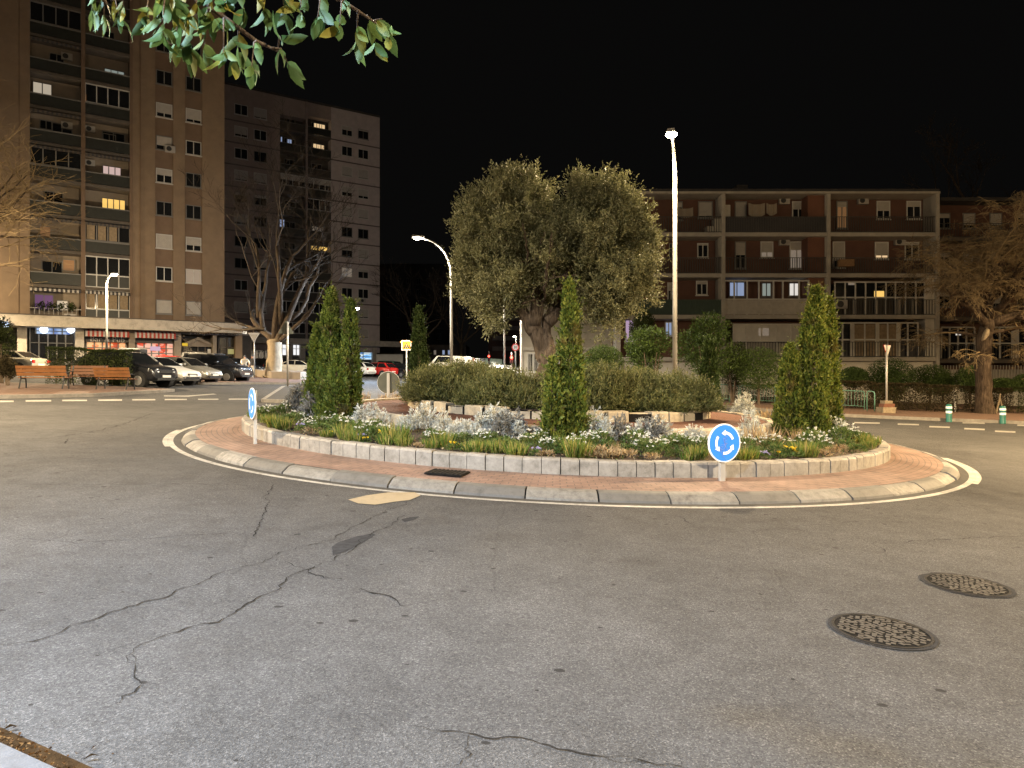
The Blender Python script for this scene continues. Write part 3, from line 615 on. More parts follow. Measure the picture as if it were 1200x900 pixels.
# canopy, piers, shop fronts of the ground floor
z_can = A.uz(150, 380, 1.6)[1]
A.part('canopy', B['canopy'], bA, (uL, u263+1.2, z_can-.42, z_can+.45, -1.3, 1.6))
A.part('canopy_trim', B['slab'], bA, (uL, u263+1.2, z_can+.45, z_can+.52, -1.3, 1.68))
gA = 2.0
def gz(fc, px, d=0): u = fc.uz(px, 400, d)[0]; p = fc.pt(u, 0, d); return g(p.x, p.y)
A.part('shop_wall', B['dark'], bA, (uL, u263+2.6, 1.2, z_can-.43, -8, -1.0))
for i, (a, b, mm) in enumerate(((20, 31.5, 'canopy'), (88, 98.5, 'canopy'), (151, 158.5, 'beige'), (204.5, 212.5, 'beige'), (249.5, 254, 'beige'), (276, 284, 'tan'))):
    u0, u1 = A.uz(a, 400, .3)[0], A.uz(b, 400, .3)[0]; o = A.part('pier', B[mm], bA, (u0, u1, 1.2, z_can-.432, -.98, .3))
    if i == 0: A.part('painted_base', B['green'], o, (u0-.01, u1+.01, 1.2, A.uz(25, 415, .3)[1], -.5, .315))
    if i == 1: A.part('painted_base', B['white'] if 'white' in B else B['cpanel'], o, (u0-.01, u1+.01, 1.2, A.uz(93, 399, .3)[1], -.5, .315))
def shopglow(name, cols, sx, strength):
    m, nt, b = newmat(name); tc = nt.nodes.new('ShaderNodeTexCoord')
    v = N(nt, 'ShaderNodeTexVoronoi', Scale=sx); mp = nt.nodes.new('ShaderNodeMapping'); mp.inputs['Scale'].default_value = (1, 1, 1.5); L(nt, tc.outputs['Object'], mp.inputs[0]); L(nt, mp.outputs[0], v.inputs['Vector'])
    n1 = N(nt, 'ShaderNodeTexNoise', Scale=.9, Detail=4); L(nt, tc.outputs['Object'], n1.inputs['Vector'])
    ad = N(nt, 'ShaderNodeMath', operation='MULTIPLY_ADD'); L(nt, v.outputs['Color'], ad.inputs[0]); ad.inputs[1].default_value = .55; L(nt, n1.outputs[0], ad.inputs[2])
    r = ramp(nt, ad.outputs[0], [(.35+.5*i/(len(cols)-1), c) for i, c in enumerate(cols)])
    L(nt, r.outputs[0], b.inputs['Emission Color']); b.inputs['Emission Strength'].default_value = strength; b.inputs['Base Color'].default_value = (.05, .02, .01, 1); return m
SG = {'bar': shopglow('bar_interior', [(.10, .010, .003), (.62, .05, .012), (1, .17, .035), (1, .62, .28)], 3.2, .9), 'bar2': shopglow('bar_interior_red', [(.10, .008, .006), (.7, .045, .025), (1, .14, .06), (1, .55, .4)], 3.0, .9), 'store': shopglow('store_interior', [(.03, .10, .35), (.08, .32, .9), (.25, .6, 1), (.8, .95, 1)], 1.2, 1.0), 'clinic': shopglow('clinic_interior', [(.5, .5, .5), (.9, .92, .95), (1, 1, 1), (1, 1, 1)], 1.5, 1.0)}
def front(fc, par, x0, x1, y0, y1, pane, nm, d=-.6, frame='dframe', bars=1):
    u0, u1, z0, z1 = fc.px(x0, x1, y0, y1, d); fr = fc.part('shop_window', B[frame], par, *([(u0+(u1-u0)*i/nm-.05, u0+(u1-u0)*i/nm+.05, z0, z1, d, d+.1) for i in range(nm+1)]+[(u0+.051, u1-.051, z0+(z1-z0)*(j+1)/(bars+1)-.035, z0+(z1-z0)*(j+1)/(bars+1)+.035, d+.02, d+.08) for j in range(bars)]+[(u0, u1, z1, z1+.1, d, d+.1)]))
    fc.part('pane', pane, fr, (u0+.05, u1-.05, z0, z1, d-.05, d+.01)); return fr
front(A, bA, 35, 87, 384, 420, B['glass'], 5); front(A, bA, 42, 83, 385, 391.5, shopglow('blue_fascia', [(.01, .03, .10), (.03, .08, .28), (.08, .2, .6), (.5, .7, 1)], .8, .8), 4, -.4)
for x in (51.5, 83): 
    u, z = A.uz(x, 386.5, .1); mb = MB(); mb.cyl(A.pt(u, z, .1), A.n, .28, .12, 14); mb.build('spotlight', glow('spot_white', (.75, .85, 1), 5), bA)
front(A, bA, 101, 147.5, 401.5, 420, SG['bar'], 5, bars=2); front(A, bA, 160, 203, 402.5, 420, SG['bar2'], 5, bars=2)
u0, u1, z0, z1 = A.px(176, 188, 406, 411, -.4); A.part('screen', LIT['pinkish'], bA, (u0, u1, z0, z1, -.52, -.40))
for (x0, x1, y0, y1) in ((100, 151, 394.5, 401), (159, 204, 396, 402)):
    u0, u1, z0, z1 = A.px(x0, x1, y0, y1, .0); A.part('shop_sign', B['signblack'], bA, (u0, u1, z0, z1, -.95, 0))
u, z = A.uz(126, 398, .03); text_at('Bar & Pub', .62, B['letter'], bA, A.pt(u, z, .03), A.e)
for x0, x1, y0 in ((100, 151.5, 386.6), (158, 206, 388.6)):
    u0, u1, z0, z1 = A.px(x0, x1, y0, y0+8, .9); awning(A, u0, u1, z1+.1, .9, .25, bA, 'awn', 'awnr', 0.02, .42, 20)
# hairdresser with a gabled surround, and the dark shops to the corner
front(A, bA, 214, 249, 404, 420, B['glass'], 4, -.5, 'slab'); 
u0, u1, z0, z1 = A.px(213, 251, 395, 403.5, .1); um = (u0+u1)/2; mb = MB()
for (ua, ub, za, zb) in ((u0, um, z0, z1), (um, u1, z1, z0)):
    c = [A.pt(ua, za, -.4), A.pt(ub, zb, -.4), A.pt(ub, zb, .1), A.pt(ua, za, .1)]; mb.box8([p-Vector((0, 0, .25)) for p in c]+c)
mb.add([A.pt(u0, z0-.2, -.1), A.pt(u1, z0-.2, -.1), A.pt(um, z1-.2, -.1)], [(0, 1, 2)])
mb.build('gable_surround', B['beige'], bA)
u0, u1, z0, z1 = A.px(213.5, 220, 402, 405.5, .35); A.part('yellow_sign', glow('yellow_sign', (.9, .62, .02), .5), bA, (u0, u1, z0, z1, .3, .36))
u0, u1, z0, z1 = A.px(243.5, 247, 409, 414, -.35); A.part('notice', M['signwhite'], bA, (u0, u1, z0, z1, -.4, -.35))
u0, u1, z0, z1 = A.px(213, 279, 386.5, 392.5, .4); A.part('shop_sign', B['signblack'], bA, (u0, u1, z0, z1, -.9, .4)); u, z = A.uz(257, 389.6, .42); text_at('peluquería & estética', .58, B['letter'], bA, A.pt(u, z, .43), A.e)
A.part('sign_trim', B['canopy'], bA, (u0-.2, u1+.6, z1+.02, z1+.3, -.9, .6))
front(A, bA, 256, 276, 396, 418, B['glass'], 2, -.5, 'slab'); u0, u1, z0, z1 = A.px(267, 275, 409, 415, -.45); A.part('lit_poster', glow('lit_poster', (.8, .75, .3), .3), bA, (u0, u1, z0, z1, -.5, -.42))
u0, u1, z0, z1 = A.px(-6, 10, 376.5, 383.5, 1.75); A.part('lit_sign', glow('lit_sign_blue', (.55, .72, 1), 1.3), bA, (u0, u1, z0, z1, 1.7, 1.78))

# --- grey brown tower behind it
Bf = Fac((-19.2, 101.5), (1.53, 1)); bB = thing('apartment_tower', 'grey brown apartment tower of ten storeys rising behind the bare plane tree', 'building')
Ub = lambda px: Bf.uz(px, 250)[0]
zT = 39.7; v0, v328, v358, v360, v388, v445 = -34, Ub(328), Ub(358), Ub(360.5), Ub(388), 0
zc = [36.8-2.85*k for k in range(11)]
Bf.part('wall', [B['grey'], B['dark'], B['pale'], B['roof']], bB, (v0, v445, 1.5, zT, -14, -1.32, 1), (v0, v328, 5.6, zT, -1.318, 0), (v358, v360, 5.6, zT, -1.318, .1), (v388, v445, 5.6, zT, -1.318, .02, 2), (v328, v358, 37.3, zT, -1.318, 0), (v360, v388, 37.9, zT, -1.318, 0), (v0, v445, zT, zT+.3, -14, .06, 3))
Bf.part('floor_band', B['band'], bB, *[(a, b, z-1.62, z-1.45, -.1, .05) for z in zc for a, b in ((v0, v328), (v388, v445))])
rb = random.Random(12)
known = {(0, 0): ('glass', 0), (1, 0): ('glass', .9), (2, 0): ('glass', .4), (3, 0): ('glass', .15), (0, 3): ('glass', .9), (1, 3): ('glass', .9), (2, 2): ('glass', .95), (3, 2): ('glass', .95), (2, 3): ('glass', .6), (3, 3): ('glass', .75), (2, 4): ('glass', .95), (3, 4): ('glass', .95), (2, 1): ('glass', 0), (3, 1): ('glass', 0), (3, 6): ('glass', .95), (2, 7): ('dim', 0), (3, 7): ('glass', .3), (3, 9): ('glass', .9), (3, 10): ('glass', .95), (0, 9): ('glass', .95), (1, 9): ('glass', .9)}
for ci, px in enumerate((282.5, 305, 406.5, 425.5)):
    u = Ub(px); h = .78 if ci > 1 else .82
    for k, z in enumerate(zc):
        pn, bl = known.get((ci, k), ('glass', rb.choice((0, 0, 0, .3, .8))))
        window(Bf, u-h, u+h, z-.68, z+.68, .02 if ci > 1 else 0, bB, pn, 'frame' if rb.random() < .5 or bl > .5 else 'dframe', bl)
acunit(Bf, Ub(424.5), zc[8]-1.3, .04, bB)
for bay, (a, b) in enumerate(((v328, v358), (v360, v388))):
    for k, z in enumerate(zc):
        zf = z-1.35; Bf.part('balcony_floor', B['slab'], bB, (a, b, zf-.22, zf, -1.315, .05))
        o = Bf.part('parapet', B['rail'] if (bay+k) % 3 else B['dark'], bB, (a, b, zf+.04, zf+.95, -.05, -.02)); Bf.part('handrail', B['dframe'], o, (a, b, zf+.95, zf+1.02, -.07, .03))
        if k in (3, 4, 8, 9, 10) and not (bay == 0 and k == 4):
            nb = 4; bx = [(a, b, zf+2.45, zf+2.55, -.12, -.04), (a, b, zf+1.02, zf+1.1, -.12, -.04)]
            for i in range(nb+1): u = a+(b-a)*i/nb; bx.append((u-.05 if i else u, u+.05 if i < nb else u, zf+1.1, zf+2.45, -.11, -.045))
            e = Bf.part('balcony_glazing', B['frame'], bB, *bx); Bf.part('pane', B['glass'], e, (a+.05, b-.05, zf+1.1, zf+2.45, -.1, -.085))
            if k == 3: Bf.part('blind', B['blind'], e, (a+.06, b-.06, zf+1.75, zf+2.44, -.08, -.05))
        else: window(Bf, a+.9, a+2.4, zf+.1, zf+2.1, -1.3, bB, 'glass', 'dframe', 0, 1, False)
for box, kd_, mu in (((367.5, 381, 145, 160), 'warm', 1), ((366.5, 380, 169, 174.5), 'warm', 2), ((336, 342, 163, 175), 'cool', 0), ((328.5, 331, 160, 168), 'cool', 0), ((326.5, 334, 257, 273), 'cool', 1), ((365.5, 379, 265.5, 277), 'dim', 2), ((364, 384, 288.5, 294), 'yellow', 3), ((327, 333, 330, 342), 'pinkish', 1)): lit(Bf, box, -1.28, bB, kd_, mu)
zc2 = Bf.uz(440, 403, 2)[1]
Bf.part('canopy', B['canopy'], bB, (v0, v445+2.6, zc2-.35, zc2+.42, -1.3, 2.0))
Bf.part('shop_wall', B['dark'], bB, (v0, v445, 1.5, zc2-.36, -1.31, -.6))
for a, b in ((281, 284.5), (318, 322), (338, 342.5), (352, 358), (370, 374), (398, 402), (437, 441.5)):
    Bf.part('pier', B['canopy'], bB, (Bf.uz(a, 400, .2)[0], Bf.uz(b, 400, .2)[0], 1.5, zc2-.362, -.59, .2))
for a, b, c, n_ in ((325, 335.5, 'clinic', 2), (343, 351, 'clinic', 2), (402.5, 436.5, 'store', 3)): front(Bf, bB, a, b, 401.5 if c == 'clinic' else 404.5, 416 if c == 'clinic' else 421, SG[c], n_, -.4, 'frame', 1 if c == 'clinic' else 4)
front(Bf, bB, 290, 316, 404, 420, B['glass'], 4, -.4); front(Bf, bB, 376, 397, 404, 420, B['glass'], 3, -.4)
u0, u1, z0, z1 = Bf.px(359, 369, 401.5, 416, .1); o = Bf.part('shop_sign', mat('navy_sign', (.01, .03, .13), .5, .1, 3), bB, (u0, u1, z0, z1, -.55, .1))
uc, zc_ = Bf.uz(364.5, 405.5, .12); mb = MB(); pts = [Bf.pt(uc+.38*math.cos(t), zc_+.38*math.sin(t), .13) for t in np.linspace(.8, 5.5, 14)]; mb.tube(pts, .085, 6); mb.build('emblem', M['signwhite'], o)

# --- red brick balcony block on the right, and the lower one beside it
C_ = Fac((0, 50), (1, 0)); bC = thing('apartment_block', 'red brick apartment block with four storeys of long white edged balconies', 'building')
X = lambda px, d=0: C_.uz(px, 300, d)[0]; Z = lambda py, d=0: C_.uz(900, py, d)[1]
xl, xr = X(722), X(1100); zs = [Z(418.5), Z(369), Z(320.5), Z(272.5)]; zr = Z(225)
piers = [(X(722), X(727)), (X(845.5), X(849.5)), (X(968.5), X(972.5)), (X(1096), X(1100))]
C_.part('wall', [B['redbrick'], B['redbrick2'], B['cwhite'], B['roof']], bC, (xl, xr, -.6, zr, -13, -1.52), (X(949), piers[2][0]-.01, zs[1], zr-.1, -1.515, -.3, 1), (piers[1][1]+.01, X(858), zs[2]+.0, Z(300), -1.515, -.35, 1), (X(846), X(849), zs[1], zs[1]+.02, -1.5, -1.4), (X(1085), piers[3][0]-.01, zs[0], zs[2]-.24, -1.515, -.1, 2), (X(724), xr, -.6, zs[0]-.24, -1.515, -.25, 2), (xl, xr, zr+.02, zr+.2, -13, .1, 3))
C_.part('pillar', B['cslab'], bC, *[(a, b, -.6, zr, -1.51, .12) for a, b in piers])
ir = [piers[i][1] for i in range(3)]; il = [piers[i+1][0] for i in range(3)]
C_.part('roof_slab', B['cslab'], bC, (xl, xr, zr-.16, zr, -1.51, .2))
for k, z in enumerate(zs):
    for i in range(3): C_.part('balcony_floor', B['cslab'], bC, (ir[i], il[i], z-.28, z, -1.512, .05))
# railings
gm, dm = B['cgreen'], B['railm']
for k, z in enumerate(zs):
    for i in range(3):
        if (k, i) in ((0, 0),): continue
        mt = {(1, 0): gm, (1, 1): B['cpanel'], (0, 1): dm}.get((k, i), dm)
        railing(C_, ir[i], il[i], z, z+1.15 if k > 1 else z+1.1, -.03, bC, mt, .2 if k < 2 else .17, .045 if (k, i) != (1, 1) else .03, {(1, 0): B['cgreen'], (1, 1): B['cpanel'], (3, 1): B['awnd']}.get((k, i)))
def bwin(box, pane='glass', bl=0, frame='frame', mu=1, d=-1.5): u0, u1, z0, z1 = C_.px(*box, d); return window(C_, u0, u1, z0, z1, d, bC, pane, frame, bl, mu, True, .08)
for box, pane, bl, fr in (((818, 835, 236, 256), 'glass', .9, 'dframe'), ((790, 800, 236, 258), 'glass', .3, 'dframe'), ((861, 875, 236, 266), 'glass', .9, 'dframe'), ((928, 943, 236, 266), 'glass', .3, 'frame'), ((980, 993, 235.5, 268), 'dimwarm', .2, 'dframe'), ((1027, 1043, 235.5, 257), 'glass', .55, 'frame'), ((1062, 1079, 235.5, 257), 'glass', .3, 'frame'),
                          ((784, 791, 285, 303), 'glass', 0, 'dframe'), ((817, 830, 285, 302), 'glass', .1, 'frame'), ((861, 874, 283, 315), 'glass', .5, 'dframe'), ((891, 906, 283, 302), 'dim', .7, 'frame'), ((925, 942, 283, 315), 'dim', .3, 'frame'), ((975.5, 990, 283, 314), 'glass', .75, 'frame'), ((1025, 1041, 283.5, 304), 'warm', .82, 'frame'), ((1060, 1077, 283.5, 304), 'glass', .15, 'frame'),
                          ((782, 791, 331, 362), 'glass', .3, 'frame'), ((815.5, 829, 329, 346), 'glass', .2, 'frame'), ((732, 744, 374, 402), 'pinkish', 0, 'frame'), ((779, 788, 377, 394), 'cool', 0, 'frame'), ((750, 760, 284, 300), 'glass', .5, 'dframe')): bwin(box, pane, bl, fr)
for px, py in ((918, 233), (918, 281), (1010, 233), (1053, 281)): acunit(C_, X(px, -1.5), Z(py+7, -1.5), -1.5, bC, .75, .5)
acunit(C_, X(984.5), Z(362), .0, bC, .8, .62)
# sheets on the line, boxes, basket
def cloth(px0, px1, py0, py1, d, m, name='laundry'):
    u0, u1, z0, z1 = C_.px(px0, px1, py0, py1, d); mb = MB(); n = 10; vs = []
    for i in range(n+1):
        t = i/n; sag = -.18*math.sin(t*math.pi); u = u0+(u1-u0)*t; dd = d+.04*math.sin(t*14); vs += [C_.pt(u, z1+sag*.6, dd), C_.pt(u, z0+sag, dd+.03), C_.pt(u, z0+sag, dd+.045), C_.pt(u, z1+sag*.6, dd+.015)]
    mb.add(vs, [(4*i+a, 4*i+(a+1) % 4, 4*i+4+(a+1) % 4, 4*i+4+a) for i in range(n) for a in range(4)]); return mb.build(name, m, bC)
sheet = mat('bed_sheet', (.26, .22, .17), .9, .12, 3)
cloth(877, 896, 238, 252, -.6, sheet); cloth(898, 910, 238, 250, -.6, sheet); cloth(793, 812, 243, 253, -.6, sheet); C_.part('cupboard', B['cwhite'], bC, (X(851), X(858.5), zs[3]+.02, zs[3]+2.1, -1.4, -.5))
C_.part('storage_box', B['cwhite'], bC, (X(829), X(838), zs[3]+.02, zs[3]+.5, -.9, -.2), (X(838.5), X(846), zs[3]+.02, zs[3]+1.05, -.9, -.2)); C_.part('basket', mat('wicker_basket', (.2, .12, .06), .9, .3, 9), bC, (X(981), X(998), zs[2]+.45, zs[2]+.95, .06, .4))
# glazed-in balconies
def enclose(z, px0, px1, posts, top, sillz, fm, panes=True):
    u0, u1 = X(px0), X(px1); zt = z+top; bx = [(u0, u1, zt-.1, zt, -.16, -.06), (u0, u1, z+sillz-.05, z+sillz+.05, -.16, -.06)]
    for p in posts: u = X(p); bx.append((u-.05, u+.05, z+.02, zt-.1, -.155, -.065))
    e = C_.part('balcony_glazing', fm, bC, *bx)
    if panes: C_.part('pane', B['glass'], e, (u0, u1, z+sillz+.05, zt-.1, -.13, -.11))
    return e
e = enclose(zs[1], 848.5, 949, (849.5, 861, 876, 890, 907, 918, 937, 948), 2.5, 1.12, B['frame'], False)
for box, kk in (((854, 873, 330, 348), 'cool'), ((892, 904, 331, 348), 'green'), ((924, 937, 331, 347.5), 'white')): bwin(box, kk, 0, 'dframe', 1)
LIT['white'].node_tree.nodes['Principled BSDF'].inputs['Emission Strength'].default_value = .7
e = enclose(zs[1], 978, 1085, (979, 991, 1003, 1015, 1027, 1039, 1050, 1062, 1074, 1084.5), 2.4, 1.25, B['frame'])
u0, u1, z0, z1 = C_.px(1024.5, 1036, 341, 348.5, -.105); C_.part('pane', LIT['yellow'], e, (u0, u1, z0, z1, -.108, -.09)); u0, u1, z0, z1 = C_.px(994, 1002, 331, 334, -.105); C_.part('lamp', LIT['dim'], e, (u0, u1, z0, z1, -.108, -.09))
C_.part('parapet_panel', B['cpanel'], bC, *[(X(a), X(b), zs[1]+.02, zs[1]+1.15, -.30, -.17) for a, b in ((1001, 1004), (1027, 1030), (1053, 1057), (1070, 1072))])
C_.part('parapet', B['dark'], bC, (X(978), X(1084), zs[1]+.02, zs[1]+1.18, -.34, -.305))
e = enclose(zs[0], 859, 948, (860, 875, 893, 911, 928, 947), 2.4, 1.1, B['cwhite'], False); C_.part('panel', B['cwhite'], e, (X(860), X(947), zs[0]+1.15, zs[0]+2.3, -.14, -.12)); u0, u1, z0, z1 = C_.px(889, 901, 384.5, 393.5, -.118); C_.part('pane', LIT['dim'], e, (u0, u1, z0, z1, -.119, -.10))
C_.part('parapet', B['cpanel'], bC, (X(852), X(948), zs[0]+.02, zs[0]+1.05, -.34, -.30))
e = enclose(zs[0], 975, 1077, (976, 988, 1001, 1014, 1027.5, 1041, 1052, 1064.5, 1076.5), 2.5, 1.25, B['frame'])
C_.part('curtain', B['curtain'], e, (X(1002), X(1013.5), zs[0]+.1, zs[0]+2.35, -.108, -.09), (X(1015), X(1026), zs[0]+.1, zs[0]+2.35, -.108, -.09), (X(1030), X(1051), zs[0]+.1, zs[0]+2.35, -.108, -.09)); C_.part('wide_post', B['cwhite'], e, *[(X(a), X(a+4.5), zs[0]+.02, zs[0]+2.5, -.09, -.055) for a in (997, 1026.5, 1051.5)])
u0, u1, z0, z1 = C_.px(976.5, 980, 387, 396, -.1); C_.part('lamp', LIT['violet'], e, (u0, u1, z0, z1, -.108, -.09))
C_.part('parapet', B['awnd'], bC, (X(977), X(1076), zs[0]+.02, zs[0]+1.2, -.34, -.30))
C_.part('roof_plant', B['roof'], bC, (X(822), X(846), zr+.2, zr+.9, -6, -3), (X(890), X(904), zr+.2, zr+1.9, -7, -5))
# ribbed pale annex on its left end
Dn = Fac((0, 52), (1, 0)); bN = thing('annex_building', 'pale ribbed panel annex with barred lower windows behind the olive trunk', 'building')
XN = lambda px: Dn.uz(px, 300)[0]; ZN = lambda py: Dn.uz(650, py)[1]
Dn.part('wall', [B['cwhite'], B['roof']], bN, (XN(611.5), XN(722), -.4, ZN(352), -11, 0), (XN(611), XN(722), ZN(352), ZN(351), -11.1, .1, 1))
k = 74; Dn.part('ribbed_cladding', B['rib'], bN, *[(XN(614+107*i/k), XN(614+107*(i+.62)/k), ZN(407), ZN(353), .003, .05) for i in range(k)])
Dn.part('ledge', B['cslab'], bN, (XN(611), XN(722), ZN(411), ZN(408), .003, .25)); 
for a, b in ((618, 632), (640, 656), (664, 682), (690, 708)):
    u0, u1, z0, z1 = XN(a), XN(b), ZN(436), ZN(414); fr = window(Dn, u0, u1, z0, z1, .04, bN, 'glass', 'frame', 0, 1); Dn.part('window_bars', B['frame'], fr, *[(u0+(u1-u0)*i/7-.02, u0+(u1-u0)*i/7+.02, z0, z1, .10, .13) for i in range(8)])
Dn.part('corner_post', B['cslab'], bN, (XN(611), XN(613.5), -.4, ZN(353), .003, .12))
# lower block to the right
D_ = Fac((0, 52.5), (1, 0)); bD = thing('apartment_block', 'lower dark brick block half hidden by the bare gnarled tree', 'building')
XD_ = lambda px: D_.uz(px, 300)[0]; ZD = lambda py: D_.uz(1150, py)[1]
D_.part('wall', [B['redbrick'], B['cwhite'], B['roof']], bD, (XD_(1101), XD_(1300), -1, ZD(236), -12, -1.2), (XD_(1101), XD_(1300), -1, ZD(433), -1.198, -.2, 1), (XD_(1100.5), XD_(1300), ZD(236), ZD(232), -12, .2, 2))
for py in (421, 372, 325, 278):
    D_.part('balcony_floor', B['slab'], bD, (XD_(1101), XD_(1300), ZD(py)-.28, ZD(py), -1.195, .05)); railing(D_, XD_(1101), XD_(1300), ZD(py), ZD(py)+1.05, 0, bD, B['railm'], .2, .03)
for py in (372, 325, 278):
    for a in (1110, 1140, 1172, 1205, 1240): window(D_, XD_(a), XD_(a+15), ZD(py)+.9, ZD(py)+2.1, -1.19, bD, 'glass', 'dframe', .3 if a % 4 else .8)
zf = ZD(421)
for a, b, n_ in ((1104, 1143, 4), (1158, 1187, 2), (1194, 1235, 3)):
    u0, u1 = XD_(a), XD_(b); bx = [(u0, u1, zf+2.35, zf+2.45, -.16, -.06), (u0, u1, zf+1.15, zf+1.25, -.16, -.06)]+[(u0+(u1-u0)*i/n_-.06, u0+(u1-u0)*i/n_+.06, zf+.02, zf+2.35, -.155, -.065) for i in range(n_+1)]
    e = D_.part('balcony_glazing', B['frame'], bD, *bx); D_.part('pane', B['glass'], e, (u0, u1, zf+.05, zf+2.35, -.13, -.11))
D_.part('wall_panel', B['cwhite'], bD, (XD_(1187.5), XD_(1193), zf+.02, zf+2.5, -.3, -.1)); u0, u1, z0, z1 = D_.px(1120, 1126, 391, 393, -.1); D_.part('lamp', LIT['white'], bD, (u0, u1, z0, z1, -.108, -.09))
D_.part('fence_bars', B['cslab'], bD, *[(XD_(1102)+i*.22, XD_(1102)+i*.22+.06, ZD(448), ZD(428), .1, .14) for i in range(48)])
# far buildings beyond the car park
Ff = Fac((XD(540, 130), 130), (1, 0)); bF = thing('tower_block', 'distant dim tower with pale horizontal balcony bands beyond the car park', 'building')
XF = lambda px: Ff.uz(px, 300)[0]; ZF = lambda py: Ff.uz(600, py)[1]
fbrick = mat('far_brick', (.10, .06, .055), .9, .2, 1); Ff.part('wall', fbrick, bF, (XF(572), XF(640), 2, ZF(350), -14, -1)); Ff.part('balcony_band', mat('far_band', (.24, .20, .19), .9, .15, 1), bF, *[(XF(577), XF(640), ZF(y+5), ZF(y), -.998, .1) for y in (358, 370, 382, 394, 406)])
bG = thing('office_building', 'long low dark building at the end of the street with two bluish lit windows', 'building')
Gf = Fac((0, 118), (1, 0)); XG = lambda px: Gf.uz(px, 300)[0]; ZG = lambda py: Gf.uz(500, py)[1]
Gf.part('wall', mat('far_render', (.09, .075, .065), .9, .2, 1), bG, (XG(462), XG(546), 2, ZG(404), -10, 0)); 
for a, k in ((518, 'cool'), (524.5, 'cool'), (508, 'dim'), (482, 'glass'), (494, 'glass')): window(Gf, XG(a), XG(a+3.6), ZG(416), ZG(410), .02, bG, k, 'dframe', 0, 0)
bH = thing('apartment_building', 'unlit black apartment building behind the pedestrian crossing sign', 'building')
Hf = Fac((0, 160), (1, 0)); XH = lambda px: Hf.uz(px, 300)[0]; ZH = lambda py: Hf.uz(480, py)[1]
Hf.part('wall', mat('far_dark', (.05, .045, .042), .9, .2, 1), bH, (XH(425), XH(527), 2, ZH(309), -12, 0))
for r in range(6):
    for c in range(6): window(Hf, XH(452+c*12), XH(457+c*12), ZH(333+r*13), ZH(326+r*13), .02, bH, 'glass', 'dframe', 0, 1, False)
bK = thing('low_wall', 'low pale wall with a hedge top at the end of the car park', 'wall'); Kf = Fac((0, 88), (1, 0)); Kf.part('wall', B['cwhite'], bK, (Kf.uz(441, 400)[0], Kf.uz(472, 400)[0], 1.5, Kf.uz(450, 416)[1], -.3, 0)); Kf.part('coping', B['cslab'], bK, (Kf.uz(440.6, 400)[0], Kf.uz(472.4, 400)[0], Kf.uz(450, 416)[1], Kf.uz(450, 415)[1], -.35, .05))
# ---------------------------------------------------------------- trees and plants
def ell_pts(n, c, r, shell=(.55, 1.05)):
    d = unit(rng.normal(size=(n, 3))); k = rng.uniform(shell[0]**2, shell[1]**2, n)**.5
    return np.asarray(c)+d*k[:, None]*np.asarray(r), d
def sprigs(C, D, m, step, ln, wd, spread=.6):
    """m leaves strung along a short shoot from each point"""
    C = np.repeat(C, m, 0)+np.repeat(D, m, 0)*(np.tile(np.arange(m), len(C))[:, None]*step)
    A = np.repeat(D, m, 0)*.7+rng.normal(size=(len(C), 3))*spread
    return leaves(C, A, rng.uniform(.7, 1.2, len(C))*ln, rng.uniform(.8, 1.2, len(C))*wd, .08)

# the olive
OX, OY = .85, 17.5; oz = bedz(OX, OY)
ol = thing('olive_tree', 'big olive tree with a broad two-lobed crown in the middle of the roundabout', 'tree', (0, 0, 0))
px2 = lambda px, py, dy=0: P(px, py, OY+dy)
mb = MB()
def wob(pts, r, seed, mb=mb, n=12, amp=.04, tw=0):
    rd = random.Random(seed); P_ = []; RR = []
    for i in range(len(pts)-1):
        for k in range(5): P_.append(Vector(pts[i]).lerp(Vector(pts[i+1]), k/5)+Vector((rd.gauss(0, amp*.5), rd.gauss(0, amp*.5), 0))); RR.append(r[i]+(r[i+1]-r[i])*k/5*1.0)
    P_.append(Vector(pts[-1])); RR.append(r[-1]); mb.tube(P_, [q*rd.uniform(.97, 1.04) for q in RR], n); return P_
base = Vector((OX-.08, OY, oz-.1))
wob([base, px2(641, 425), px2(632, 402), px2(624, 378)], [.30, .21, .185, .17], 1)
wob([base+Vector((.1, -.1, 0)), px2(646, 420, -.1), px2(643, 400, -.1), px2(640, 380, .1), px2(648, 352, .2)], [.19, .145, .13, .11, .07], 2)
wob([px2(627, 388), px2(612, 366, .1), px2(598, 335, .3), px2(585, 300, .2)], [.2, .14, .1, .05], 3)
wob([px2(625, 381), px2(630, 350, -.1), px2(632, 310, -.3), px2(628, 260, -.3)], [.2, .14, .09, .04], 4)
wob([px2(642, 378, .1), px2(668, 348, .3), px2(695, 310, .2), px2(715, 275, .1)], [.17, .12, .08, .04], 5)
wob([px2(648, 352, .2), px2(672, 310, -.4), px2(690, 262, -.5)], [.10, .08, .03], 6)
rd = random.Random(9)
for i in range(46):
    a = rd.uniform(0, 6.28); s = px2(640+rd.uniform(-30, 40), 330+rd.uniform(-20, 30), rd.uniform(-.5, .5)); e = s+Vector((math.cos(a)*rd.uniform(.6, 1.9), math.sin(a)*rd.uniform(.6, 1.7), rd.uniform(-.1, 1.6))); wob([s, s.lerp(e, .5)+Vector((0, 0, .1)), e], [.035, .025, .010], 100+i, n=5)
mb.build('trunk', M['bark'], ol, True)
